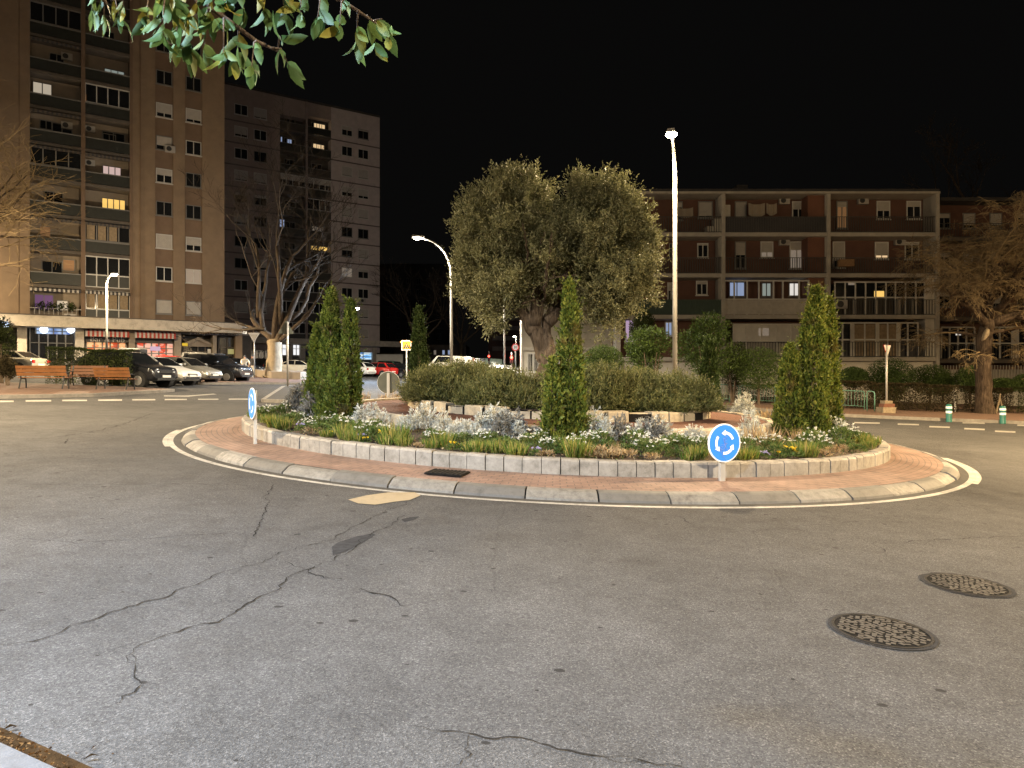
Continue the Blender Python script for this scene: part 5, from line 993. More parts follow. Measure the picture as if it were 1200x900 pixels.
def ball(label, px, py, d, rpx, hpx, m=None, n=6500, group='clipped bushes before the apartment blocks', ll=.07):
    c = P(px, py, d); s = d/F; t = thing('clipped_bush', label, 'bush', (c.x, c.y, g(c.x, c.y)+.05), 0, group); r = rpx*s; zc = c.z-g(c.x, c.y)-.05
    C, D = ell_pts(n, (0, 0, zc), (r, r, hpx*s), (.72, 1.0)); k = C[:, 2] < .05; C[k, 2] = rng.uniform(.05, .3, k.sum())
    V = leaves(C, D+rng.normal(size=(n, 3))*.7, rng.uniform(.7, 1.2, n)*ll, rng.uniform(.7, 1.2, n)*ll*.55, .1); C2, D2 = ell_pts(n//4, (0, 0, zc), (r*.8, r*.8, hpx*s*.8), (.3, .9)); V2 = leaves(C2, rng.normal(size=(len(C2), 3)), ll*1.6, ll, .1)
    quads('foliage', np.concatenate([V, V2]), m or M['ball'], t); mb = MB(); mb.tube([(0, 0, -.1), (0, 0, max(.15, zc-hpx*s*.5))], [.08, .06], 7); mb.build('trunk', M['bark'], t); return t
hedge('long clipped hedge with bare lower stems along the right pavement, behind the yield sign', (XD(984, 36.3), 36.3), (XD(1113, 36.0), 36.0), .8, 1.35, M['hedgedry'], 15000, .13)
hedge('clipped hedge behind the gnarled tree trunk and green bollards', (XD(1119, 36.9), 36.9), (XD(1176, 37), 37), .7, 1.3, M['hedgedry'], 7000, .13)
hedge('dark hedge at the right edge past the gnarled tree', (XD(1180, 37.6), 37.6), (XD(1290, 37.6), 37.6), .8, 1.35, M['hedge'], 8000, .13)
hedge('dark hedge behind the green rail and right conifers', (XD(850, 39.4), 39.4), (XD(980, 38.6), 38.6), .8, 1.0, M['hedge'], 9000, .13)
hedge('dark leafy hedge behind the wooden benches', (XD(60, 31.2), 31.2), (XD(158, 32.2), 32.2), .7, 1.62, M['hedge'], 9000, .1)
ball('round clipped bush in front of the pale ribbed annex', 707, 424, 33, 24, 20)
ball('round clipped bush right of the dark conifer and lamp pole', 889, 432, 36, 29, 26, M['bush'])
for i, (px, py, rx, ry, lb) in enumerate(((1000, 442, 16, 12, 'low clipped bush left of the yield sign'), (1043, 441, 28, 22, 'largest clipped mound behind the yield sign post'), (1040, 452, 21, 22, 'front clipped mound by the yield sign post'), (1090, 445, 24, 18, 'clipped mound left of the gnarled tree'), (1105, 450, 11, 13, 'small clipped ball against the hedge end'), (1137, 445, 17, 16, 'clipped mound touching the gnarled tree trunk'), (1175, 452, 16, 9, 'low dark clipped bush right of the gnarled tree trunk'), (1210, 449, 22, 12, 'dark clipped bush at the right edge behind the hedge'))): ball(lb, px, py, 39.5+.4*i, rx, ry)
def bush(label, px, py, d, rx, ry, m, n=5200, ll=.15): 
    c = P(px, py, d); s = d/F; t = thing('leafy_bush', label, 'bush', (c.x, c.y, g(c.x, c.y)+.05), 0, 'leafy bushes before the apartment block'); zc = c.z-t.location.z; Vs = []
    for i in range(9):
        o = unit(rng.normal(size=3))*np.array([rx, rx*.8, ry])*s*.55; C, D = ell_pts(n//9, (o[0], o[1], zc+o[2]), (rx*s*.55, rx*s*.5, ry*s*.52), (.5, 1.05)); C[:, 2] = np.maximum(C[:, 2], .05); Vs.append(leaves(C, D+rng.normal(size=(len(C), 3))*.6+np.array([0, 0, .3]), rng.uniform(.6, 1.2, len(C))*ll, rng.uniform(.25, .45, len(C))*ll, .1))
    quads('foliage', np.concatenate(Vs), m, t); mb = MB()
    for a in range(5): mb.tube([(0, 0, -.1), (math.cos(a*1.3)*rx*s*.4, math.sin(a*1.3)*rx*s*.4, zc)], [.06, .02], 6)
    mb.build('stem', M['bark'], t)
bush('broad glossy bush left of the tall lamp pole', 762, 413, 34, 30, 30, M['bush']); bush('tall glossy bush right of the tall lamp pole', 828, 406, 35.5, 40, 38, M['bush'], 8500); bush('dark shaggy bush below the lilac lit window', 752, 380, 40, 14, 18, M['hedge'], 2500)
bush('dark bush between the lamp pole and the round clipped bush', 858, 425, 37, 20, 26, M['hedge'], 3000)
for px, py, d, rx, ry, m, lb in ((2, 398, 30, 14, 26, M['hedge'], 'dark evergreen bush at the left edge before the green pillar'), (9, 432, 28.5, 9, 15, M['hedgedry'], 'brownish shrub in the pavement at the left edge')): bush(lb, px, py, d, rx, ry, m, 2600, .12)
# planter round the plane tree
pts = [(XD(302, 53), 53), (XD(318, 50), 50), (XD(352, 50), 50), (XD(368, 54), 54)]
mb = MB(); px_ = pts+[(XD(362, 56), 56), (XD(300, 56), 56)]; k = len(px_)
for i in range(k):
    a, b = Vector(px_[i]), Vector(px_[(i+1) % k]); nn = Vector((b.y-a.y, a.x-b.x)).normalized()*.14
    mb.box8([(p.x, p.y, g(p.x, p.y)+z) for z in (-.05, .62) for p in (a, b, b-nn*2, a-nn*2)])
pl = tag(mb.build('stone_planter', B['beige']), 'low stone planter wall round the bare plane tree', 'planter'); mb = MB(); mb.add([(x*.97+XD(330, 53)*.03, y*.97+53*.03, g(x, y)+.5) for x, y in px_], [tuple(range(k))]); mb.build('soil', M['soil'], pl)

# leafy branch overhead, from a tree on the near pavement
tt = thing('overhanging_tree', 'leafy tree on the near pavement whose pale green branches hang into view', 'tree', (0, 0, 0))
mb = MB(); tb = Vector((-3.0, -.9, g(-3.0, -.9)+.1)); wob([tb, tb+Vector((.1, .1, 1.6)), tb+Vector((.2, .3, 2.9))], [.14, .12, .10], 3, mb, 10, .01); mb.build('trunk', M['bark'], tt, True)
top = tb+Vector((.2, .3, 2.85)); lb_ = MB(); V_ = []
def lp(px, py, d): return P(px, py, d)
def twig_leaves(a, b, n, ln, wd, hang=.8, seed=0, r=.0035):
    r_ = random.Random(seed); a, b = Vector(a), Vector(b); mid = a.lerp(b, .5)+Vector((0, 0, .03)); lb_.tube([a, mid, b], [r, r*.7, r*.3], 5)
    C, A = [], []
    for i in range(n):
        t = r_.uniform(.0, 1) if i > 2 else 1-.03*i; p = a.lerp(mid, t*2) if t < .5 else mid.lerp(b, t*2-1); dv = (b-a).normalized(); C.append(p); A.append(dv*.7+Vector((r_.gauss(0, .5), r_.gauss(0, .5), r_.gauss(-hang*.75, .35))))
    C = np.array(C); A = unit(np.array(A)); k = len(C); S = unit(np.cross(A, rng.normal(size=(k, 3))*.6+np.array([0, -1, .1]))); nr = np.cross(A, S); l = rng.uniform(.75, 1.15, k)[:, None]*ln; w_ = rng.uniform(.8, 1.15, k)[:, None]*wd
    # pointed oval folded along its midrib, tip curling down
    cu = rng.uniform(.03, .16, k)[:, None]; p0 = C; q1 = C+A*l*.28+nr*l*.02; q2 = C+A*l*.66-nr*l*cu*.4; tip = C+A*l*.98-nr*l*cu*1.6; row = [p0, q1, q2, tip]
    for sg in (1, -1): row += [C+A*l*.16+S*w_*.34*sg+nr*w_*.08, q1+A*l*.10+S*w_*.50*sg+nr*w_*.12, q2+A*l*.04+S*w_*.36*sg+nr*w_*.08-nr*l*cu*.1]
    V_.append(np.stack(row, 1))
D0 = 2.15
lb_.tube([top, lp(60, -180, 1.5), lp(190, -30, D0), lp(255, 15, D0), lp(300, 48, D0), lp(330, 62, D0)], [.05, .03, .011, .008, .006, .003], 7)
lb_.tube([lp(190, -30, D0), lp(320, -28, 2.2), lp(400, 0, 2.25), lp(445, 30, 2.25)], [.011, .008, .006, .003], 6)
lb_.tube([lp(60, -180, 1.5), lp(80, -60, 2.3), lp(125, 5, 2.4)], [.02, .012, .006], 6)
LF, WF = .080, .031
for i, (a, b, n, hg) in enumerate((((175, -20), (172, 25), 9, .9), ((195, -10), (190, 40), 10, .9), ((215, -15), (205, 55), 12, .9), ((230, 0), (222, 60), 12, .9), ((245, 10), (240, 55), 10, 1), ((262, 18), (262, 62), 9, 1), ((280, 34), (278, 72), 8, 1), ((300, 48), (295, 78), 7, 1), ((318, 56), (340, 80), 6, .7), ((325, 60), (330, 48), 3, -.3), ((210, -25), (185, 20), 10, .6), ((250, -20), (245, 20), 10, .8), ((275, -25), (285, 10), 7, .8), ((300, -25), (310, 12), 6, 1), ((330, -25), (333, 15), 7, 1), ((355, -20), (352, 15), 7, 1), ((380, -10), (372, 22), 6, 1), ((402, 0), (398, 30), 6, 1), ((420, 12), (418, 48), 6, 1), ((438, 24), (455, 42), 7, .7), ((430, 18), (440, 52), 5, 1), ((170, -25), (210, 10), 10, .8), ((225, -30), (265, 5), 10, .8))):
    twig_leaves(lp(*a, D0+random.Random(i).uniform(-.12, .12)), lp(*b, D0+random.Random(i+50).uniform(-.2, .2)), n, LF, WF, hg, i)
for i, (a, b, n) in enumerate((((112, -18), (108, 12), 7), ((122, -12), (122, 18), 7), ((138, -20), (145, 8), 5), ((130, 0), (140, 20), 4))): twig_leaves(lp(*a, 2.4), lp(*b, 2.4), n, .085, .017, .9, i+200)
# the rest of its crown, over the camera
r2 = random.Random(77)
for i in range(16):
    a = r2.uniform(0, 6.28); q = r2.uniform(.4, 1.3); e = top+Vector((math.cos(a)*q-.3, math.sin(a)*q-.5, r2.uniform(.3, 1.5)));
    if e.y > .55: e.y = .5
    lb_.tube([top, top.lerp(e, .5)+Vector((0, 0, .15)), e], [.03, .02, .008], 5); twig_leaves(e, e+Vector((r2.uniform(-.25, .25), r2.uniform(-.3, .1), -.25)), 12, LF, WF, .8, 300+i)
lb_.build('limb', M['bark'], tt, True); polymesh('crown', np.concatenate(V_), [(0, 4, 1), (4, 5, 1), (1, 5, 6, 2), (2, 6, 3), (0, 1, 7), (7, 1, 8), (1, 2, 9, 8), (2, 3, 9)], M['bigleaf'], tt, True)
# ---------------------------------------------------------------- street lamps (each carries its own light)
LENS = {'warm': glow('lamp_lens_warm', (1, .86, .62), 40), 'cool': glow('lamp_lens_cool', (.93, .97, 1), 40)}
def lamp(label, base, head, power, col, kind, r=.085, name='street_lamp', bend=1.3, hl=.62, tilt=0, spread=166, up=.0, lamp_on=True):
    """tapered pole bent over into an arm, flat head with a glowing lens, and the light under it"""
    b = Vector(base); h = Vector(head); t = thing(name, label, 'street lamp', b, 0, 'street lamps'); H = h-b; hor = Vector((H.x, H.y, 0)); dr = hor.normalized() if hor.length > .05 else Vector((0, -1, 0))
    mb = MB(); mb.cyl((0, 0, 0), (0, 0, 1), r*1.7, .5, 12); mb.build('base', M['lampgrey'], t)
    mb = MB(); z1 = H.z-bend; pts = [Vector((0, 0, .3)), Vector((0, 0, z1*.5)), Vector((0, 0, z1))]; k = 7
    for i in range(1, k+1): a = i/k*math.pi/2; pts.append(Vector((0, 0, z1))+Vector((0, 0, 1))*bend*math.sin(a)*.97+hor*(1-math.cos(a))*.92)
    n_ = len(pts); mb.tube(pts, [r*(1-.55*i/(n_-1)) for i in range(n_)], 12); mb.build('pole', M['lampgrey'], t, True)
    c = H; s = Vector((-dr.y, dr.x, 0)); up_ = Vector((0, 0, 1)); mb = MB()
    def hb(mb, l0, l1, w0, w1, z0, z1): mb.box8([c+dr*l+s*w_*q+up_*z for z, f in ((z0, 1), (z1, .7)) for l, w_, q in ((l0, w0, -f), (l1, w1, -f), (l1, w1, f), (l0, w0, f))])
    hb(mb, -hl*.5, hl*.5, .10, .15, -.02, .09); mb.build('lamp_head', M['lampgrey'], t, bevel=.01)
    mb = MB(); lc = c+dr*hl*.1-up_*.022; mb.tube([lc, lc-up_*.04, lc-up_*.085, lc-up_*.11], [.19, .18, .14, .06], 14); mb.build('lens', LENS[kind], t, True)
    if lamp_on:
        l = bpy.data.lights.new('lamp_light', 'SPOT'); l.energy = power; l.color = col; l.shadow_soft_size = .14; l.spot_size = R_(spread); l.spot_blend = .35
        o = bpy.data.objects.new('lamp_light', l); COL.objects.link(o); o.parent = t; o.location = c+Vector((0, 0, -.20)); o.rotation_euler = (tilt*dr.y, -tilt*dr.x, 0)
        if up:
            l2 = bpy.data.lights.new('stray_light', 'POINT'); l2.energy = power*up; l2.color = col; l2.shadow_soft_size = .14; o2 = bpy.data.objects.new('stray_light', l2); COL.objects.link(o2); o2.parent = t; o2.location = c+Vector((0, 0, -.22))
    return t
WARM, NEUT, COOL, AMB = (1, .76, .46), (1, .87, .68), (.56, .74, 1), (1, .70, .36)
def gl(x, y): return (x, y, g(x, y))
PW = 3.6
lamp('tallest street lamp, its white pole rising behind the roundabout shrubs', gl(XD(791, 24), 24), P(787, 157, 22.6), 3300*PW, WARM, 'warm', .085, up=.04)
lamp('street lamp with a long bent arm beside the olive tree', gl(XD(529, 37), 37), P(490, 278, 36.6), 4200*PW, NEUT, 'warm', .085, bend=1.9, up=.03)
lamp('far street lamp whose light shows through the olive leaves', gl(XD(591, 60), 60), P(563, 323, 60), 5000*PW, NEUT, 'warm', .08, bend=1.6, up=.1)
lamp('small curved street lamp before the lit bar, its foot behind the hedge', gl(XD(125, 46), 46), P(133.5, 321, 45.5), 2600*PW, WARM, 'warm', .075, bend=.7, up=.6)
lamp('short bright white street lamp behind the left conifers', gl(XD(414, 53), 53), P(418, 361, 52.6), 2000*PW, COOL, 'cool', .07, bend=.5, up=.35)
lamp('tiny distant street lamp next to the annex corner', gl(XD(605, 88), 88), P(603.5, 394, 88), 300*PW, NEUT, 'warm', .06, bend=.4)
# further lamps of the same ring, out of frame
lamp('street lamp behind the near pavement, out of the picture', gl(-16, -3.5), (-14, -2, 9.8), 6800*PW, (1, .90, .76), 'warm', up=.1, spread=174)
lamp('street lamp on the near pavement to the side, out of the picture', gl(16, -8), (14, -6, 9.8), 9600*PW, (1, .82, .58), 'warm', up=.1, spread=174)
lamp('low white lamp on the near pavement beside the gutter, out of the picture', gl(-5.6, .4), (-4.0, 1.3, 6.2), 2300*PW, COOL, 'cool', bend=.6)
lamp('street lamp at the left edge of the ring road, out of the picture', gl(-18.5, 14), (-16.6, 14.2, 9.6), 7600*PW, WARM, 'warm', up=.12)
lamp('street lamp at the right edge of the ring road, out of the picture', gl(19.5, 13), (17.6, 13.4, 8.3), 8200*PW, AMB, 'warm', up=.12)
lamp('street lamp beyond the gnarled tree, out of the picture', gl(33, 27.5), (31, 27.5, 8.5), 4600*PW, AMB, 'warm', up=.12)
lamp('street lamp by the tan tower corner, out of the picture', gl(-44, 47), (-42.5, 47, 8.5), 3400*PW, WARM, 'warm', up=.55)

# ---------------------------------------------------------------- signs
def disc(mb, c, n, r, th, k=40, mi=0): mb.cyl(Vector(c)-Vector(n)*th, n, r, th, k, mi)
def arrows(par, c, n, r):
    """three white arrows circling anticlockwise"""
    c, n = Vector(c), Vector(n).normalized(); x = Vector((-n.y, n.x, 0)).normalized(); y = Vector((0, 0, 1)); q = c+n*.006
    for i in range(3):
        a0 = math.radians(20+120*i); a1 = a0+math.radians(66); mb = MB(); vs = []; k = 10
        for j in range(k+1):
            a = a0+(a1-a0)*j/k
            for rr in (r*.46, r*.60): vs.append(q+(x*math.cos(a)+y*math.sin(a))*rr)
        mb.add(vs, [(2*j, 2*j+1, 2*j+3, 2*j+2) for j in range(k)]); pa = [(a1, r*.38), (a1, r*.69), (a1+math.radians(26), r*.54)]; mb.add([q+(x*math.cos(a)+y*math.sin(a))*rr for a, rr in pa], [(0, 1, 2)])
        mb.build('arrow', M['signwhite'], par)
def ring_sign(label, px, r, dia, poleh, name='roundabout_sign', front=True, far=False, scr=False, ang=None):
    x, y = bed(px, r, far); zb = g(x, y)+.17; t = thing(name, label, 'road sign', (x, y, zb), 0, 'roundabout signs on the apron'); n = Vector((x-CX, y-CY, 0)).normalized()
    if ang is not None: n = Vector((math.sin(ang), -math.cos(ang), 0))
    s = Vector((-n.y, n.x, 0)); mb = MB(); mb.box8([n*a+s*b+Vector((0, 0, z)) for z in (-.05, poleh) for a, b in ((-.025, -.045), (-.025, .045), (.025, .045), (.025, -.045))]); mb.build('post', M['pole'], t, bevel=.006)
    c = n*.06+Vector((0, 0, poleh-dia*.42)); mb = MB(); disc(mb, c, n, dia/2, .02, 48); mb.build('sign_plate', [M['signwhite']], t)
    mb = MB(); disc(mb, c-n*.021, n, dia/2*.98, .012, 48); mb.build('sign_back', M['signback'], t)
    mb = MB(); disc(mb, c+n*.003, n, dia/2*.94, .0035, 48); f = mb.build('sign_face', M['blue'], t); arrows(t, c+n*.0, n, dia/2)
    if scr:
        rd = random.Random(3); mb = MB(); x_ = s; q = c+n*.0065
        for i in range(9):
            a = rd.uniform(0, 6.28); rr = rd.uniform(.01, .08); p = q+(x_*math.cos(a)+Vector((0, 0, 1))*math.sin(a))*rr; pts = [p]
            for j in range(5): p = p+x_*rd.gauss(0, .025)+Vector((0, 0, rd.gauss(0, .025))); pts.append(p)
            mb.tube(pts, .0022, 4)
        mb.build('scribble', mat('marker_ink', (.16, .22, .5), .6, .2, 5), t)
    return t
ring_sign('blue round sign with three white arrows standing before the front of the planter wall', 846, 7.42, .55, .76, scr=True, ang=R_(21))
ring_sign('blue arrow sign seen nearly edge on at the left end of the apron', 299, 7.45, .55, .92, ang=R_(-58))
ring_sign('round sign seen from its dark back, across the roundabout', 455, 7.7, .74, 1.12, far=True, ang=R_(180))

def post_sign(name, label, px, d, top, r=.035, zb=0, cat='road sign'):
    x = XD(px, d); b = Vector((x, d, g(x, d)+zb)); t = thing(name, label, cat, b); h = EYE+(HY-top)/F*d-b.z; mb = MB(); mb.cyl((0, 0, -.05), (0, 0, 1), r, h+.05, 10); mb.build('post', M['pole'], t, True); return t, h
def tri(par, c, n, s, down, face, back, rim=None):
    n = Vector(n).normalized(); x = Vector((-n.y, n.x, 0)); k = -1 if down else 1
    def m_(sc, off, nm, m, th):
        mb = MB(); p = [Vector(c)+x*s*.5*sc*a+Vector((0, 0, k*s*.433*sc*b)) for a, b in ((-1, -1), (1, -1), (0, 1))]; q = p if k > 0 else p[::-1]
        mb.add([v+n*off for v in q]+[v+n*(off+th) for v in q], [(2, 1, 0), (3, 4, 5), (0, 1, 4, 3), (1, 2, 5, 4), (2, 0, 3, 5)]); return mb.build(nm, m, par)
    m_(1, 0, 'sign_plate', face, .02); m_(.97, -.006, 'sign_back', back, .005)
    if rim: m_(.66, .022, 'sign_face', rim, .003)
t, h = post_sign('yield_sign', 'pale inverted triangle sign on a thin post in front of the plane tree', 298, 49, 390); tri(t, (0, -.05, h-.35), (.35, -.95, 0), .8, True, M['signwhite'], M['signback'], M['white'])
t, h = post_sign('yield_sign', 'inverted triangle sign seen from behind on a post with a broken concrete base', 1039, 32.5, 404, .045, .13); tri(t, (.06, .05, h-.28), (-.55, .83, 0), .62, True, M['signred'], M['white'])
m = MB(); rd = random.Random(2)
for z0, z1, s in ((-.02, .26, .30), (.262, .42, .25), (.422, .56, .18)): m.box8([(rd.uniform(.85, 1.15)*s*a, rd.uniform(.85, 1.15)*s*b, z) for z in (z0, z1) for a, b in ((-1, -1), (1, -1), (1, 1), (-1, 1))], 0 if z0 != .262 else 1)
m.build('broken_base', [M['rubble'], M['reddish']], t)
t, h = post_sign('warning_sign', 'tall grey post on the traffic island with a dark sign turned away', 337, 37.5, 377, .055, .1); tri(t, (-.1, .05, h-.28), (-.25, .97, 0), .85, False, M['signback'], M['signback'])
t, h = post_sign('speed_limit_sign', 'white speed limit disc with a red ring on the far lamp post', 604, 57, 402, .04); mb = MB(); disc(mb, (0, -.08, h-.35), (0, -1, 0), .30, .02); mb.build('sign_plate', M['signred'], t); mb = MB(); disc(mb, (0, -.101, h-.35), (0, -1, 0), .225, .002); mb.build('sign_face', M['signwhite'], t); text_at('30', .3, M['black'], t, (0, -.108, h-.35), (1, 0, 0))
t, h = post_sign('crossing_sign', 'amber lit square pedestrian crossing sign on a white post', 476.5, 44, 399, .04)
t.children[0].data.materials[0] = M['white']; mb = MB(); mb.box(-.31, .31, -.09, -.045, h-.62, h); mb.build('sign_plate', M['signwhite'], t)
mb = MB(); mb.box(-.26, .26, -.094, -.0905, h-.57, h-.05); mb.build('sign_face', glow('amber_face', (1, .52, .03), .55), t)
mb = MB(); mb.add([(-.2, -.097, h-.5), (.2, -.097, h-.5), (0, -.097, h-.14)], [(0, 1, 2)]); mb.build('warning_triangle', M['black'], t)
mb = MB(); mb.tube([(-.07, -.1, h-.48), (0, -.1, h-.34), (.08, -.1, h-.48)], .02, 5); mb.tube([(0, -.1, h-.34), (.0, -.1, h-.25)], .03, 6); mb.build('walker_symbol', glow('amber_symbol', (1, .8, .3), .8), t)
for i in (-1, 1): mb = MB(); mb.cyl((i*.34, -.07, h-.1), (0, -1, 0), .04, .03, 10); mb.build('flasher', glow('amber_flasher', (1, .28, .02), 14), t)
l = bpy.data.lights.new('flasher_light', 'POINT'); l.energy = 25; l.color = (1, .35, .03); l.shadow_soft_size = .1; o = bpy.data.objects.new('flasher_light', l); COL.objects.link(o); o.parent = t; o.location = (0, -.5, h-.1)
for px, py, d, lb, pw in ((599.5, 419, 62, 'red traffic light glowing by the annex corner', 130), (573, 417.5, 82, 'smaller red traffic light farther off above the parked cars', 40)):
    t, h = post_sign('traffic_light', lb, px, d, py-6, .05, 0, 'traffic light'); zc_ = EYE+(HY-py)/F*d-t.location.z; mb = MB(); mb.box(-.14, .14, -.2, -.05, zc_-.55, zc_+.2); mb.build('housing', M['black'], t, bevel=.02)
    for q, mm in ((0, glow('red_lens', (1, .05, .03), 14)), (-.22, B['glass']), (-.42, B['glass'])): mb = MB(); mb.cyl((0, -.2, zc_+q), (0, -1, 0), .10, .02, 16); mb.build('lens', mm, t)
    l = bpy.data.lights.new('red_light', 'POINT'); l.energy = pw; l.color = (1, .06, .04); l.shadow_soft_size = .1; o = bpy.data.objects.new('red_light', l); COL.objects.link(o); o.parent = t; o.location = (0, -.5, zc_)

# ---------------------------------------------------------------- street furniture
def bollard(label, px, py):
    p = G(px, py); t = thing('bollard', label, 'bollard', p, 0, 'green bollards with white bands'); mb = MB(); mb.tube([(0, 0, 0), (0, 0, .02), (0, 0, .66), (0, 0, .72), (0, 0, .745)], [.125, .115, .115, .105, .06], 18); mb.build('body', M['bollard'], t, True)
    for z in (.37, .56): mb = MB(); mb.tube([(0, 0, z), (0, 0, z+.09)], .119, 18, cap=False); mb.build('band', M['reflective'], t, True)
bollard('green bollard with two white bands left of the gnarled tree', 1112, 494.5); bollard('green bollard with two white bands right of the gnarled tree', 1175, 496.5)
def rail(name, label, px0, px1, d0, d1, h=.95, bars=True, group='green pedestrian rails'):
    a = Vector((XD(px0, d0), d0, 0)); b = Vector((XD(px1, d1), d1, 0)); a.z = g(a.x, a.y)+.13; b.z = g(b.x, b.y)+.13; t = thing(name, label, 'railing', a, 0, group); e = b-a; ln = e.length; e.normalize(); k = Vector((0, 0, h)); mb = MB()
    mb.tube([(0, 0, 0), k-Vector((0, 0, .12)), k+e*.03-Vector((0, 0, .03)), k+e*.12, k+e*(ln-.12), k+e*(ln-.03)-Vector((0, 0, .03)), e*ln+k-Vector((0, 0, .12)), e*ln], .026, 8); mb.build('frame', M['greenmetal'], t, True)
    if bars:
        mb = MB(); mb.tube([e*.02+Vector((0, 0, .18)), e*(ln-.02)+Vector((0, 0, .18))], .016, 6); n = int(ln/.14)
        for i in range(1, n): mb.tube([e*ln*i/n+Vector((0, 0, .18)), e*ln*i/n+k-Vector((0, 0, .02))], .010, 5)
        mb.build('rail_bars', M['greenmetal'], t)
rail('guard_rail', 'green guard rail panel beside the inner side of the right conifers', 868, 908, 37.2, 36.8); rail('guard_rail', 'short green guard rail panel by the spreading shrubs', 826, 855, 37.6, 37.3); rail('rail_hoop', 'narrow green hoop between the two left guard rail panels', 858, 866, 37.3, 37.2, .93, False)
rail('guard_rail', 'green guard rail panel emerging behind the right conifers', 968, 1013, 35.4, 34.4, .92); rail('guard_rail', 'green guard rail panel mostly hidden by the right conifers', 911, 960, 36.7, 35.6, .92); rail('rail_hoop', 'narrow green hoop by the yield sign with the broken base', 1016, 1025, 33.6, 33.3, .95, False)
def stake(label, px, d, top): x = XD(px, d); t = thing('white_stake', label, 'post', (x, d, g(x, d)+.1)); mb = MB(); h = EYE+(HY-top)/F*d-t.location.z; mb.cyl((0, 0, -.1), (0, 0, 1), .045, h+.1, 10); mb.build('shaft', M['white'], t); mb = MB(); mb.cyl((0, 0, h), (0, 0, 1), .06, .04, 10); mb.build('cap', M['white'], t)
stake('thin white post between the two clipped hedges', 1119.5, 36.2, 458)
t = thing('pale_stump', 'pale split sapling trunk leaning by the hedge and bollard', 'stump', (XD(1171, 36.2), 36.2, g(XD(1171, 36.2), 36.2)+.12)); mb = MB(); mb.tube([(-.18, 0, 0), (0, 0, .7), (.05, 0, 1.05)], [.05, .05, .03], 7); mb.tube([(.22, 0, 0), (.03, 0, .8)], [.045, .03], 7); mb.build('trunk', M['rubble'], t)
c = G(1148, 486.5); mb = MB(); n = 18
mb.add([(c.x+1.5*math.cos(a)*1.15, c.y+.75+.85*math.sin(a), g(c.x, c.y)+z) for z in (.10, .24) for a in np.linspace(0, 2*math.pi, n, endpoint=False)], [(i, (i+1) % n, n+(i+1) % n, n+i) for i in range(n)]+[tuple(range(n, 2*n))]); o = mb.build('tree_pit', [M['soil']]); tag(o, 'low raised earth pit round the foot of the gnarled tree', 'tree pit')

def bench(label, px, d, w, rz, mt, hide=False):
    x = XD(px, d); t = thing('park_bench', label, 'bench', (x, d, g(x, d)+.12), rz, 'wooden benches on the left pavement')
    def pl(y0, y1, z0, z1, tiltz=0): return (y0, y1, z0, z1)
    mb = MB()
    for i in range(3): mb.box(-w/2, w/2, -.42+i*.145, -.295+i*.145, .41+.004*i, .445+.004*i)
    mb.build('seat', mt, t, bevel=.008); mb = MB()
    for i in range(3):
        z = .50+i*.135; y = .03+i*.045; mb.box8([(a, b, c) for c, q in ((z, y), (z+.12, y+.04)) for a, b in ((-w/2, q), (w/2, q), (w/2, q+.035), (-w/2, q+.035))])
    mb.build('backrest', mt, t, bevel=.008)
    for sx in (-w/2+.12, w/2-.12):
        mb = MB(); mb.tube([(sx, -.40, 0), (sx, -.37, .40), (sx, 0, .40)], .026, 7); mb.tube([(sx, .16, 0), (sx, .0, .42), (sx, .13, .88)], .026, 7); mb.build('leg', M['black'], t)
        mb = MB(); mb.tube([(sx, -.36, .42), (sx, -.36, .62), (sx, .04, .64)], .02, 6); mb.build('armrest', M['black'], t)
bench('wooden slatted bench standing alone at the left, nearest the road', 50, 27.0, 1.75, R_(190), M['wood'])
bench('wooden slatted bench next to the black car, its back to the road', 133, 28.2, 1.5, R_(176), M['wood'])
bench('dark wooden bench in shadow before the hedge, between the other two benches', 103, 30.2, 1.5, R_(8), M['woodshaded'])

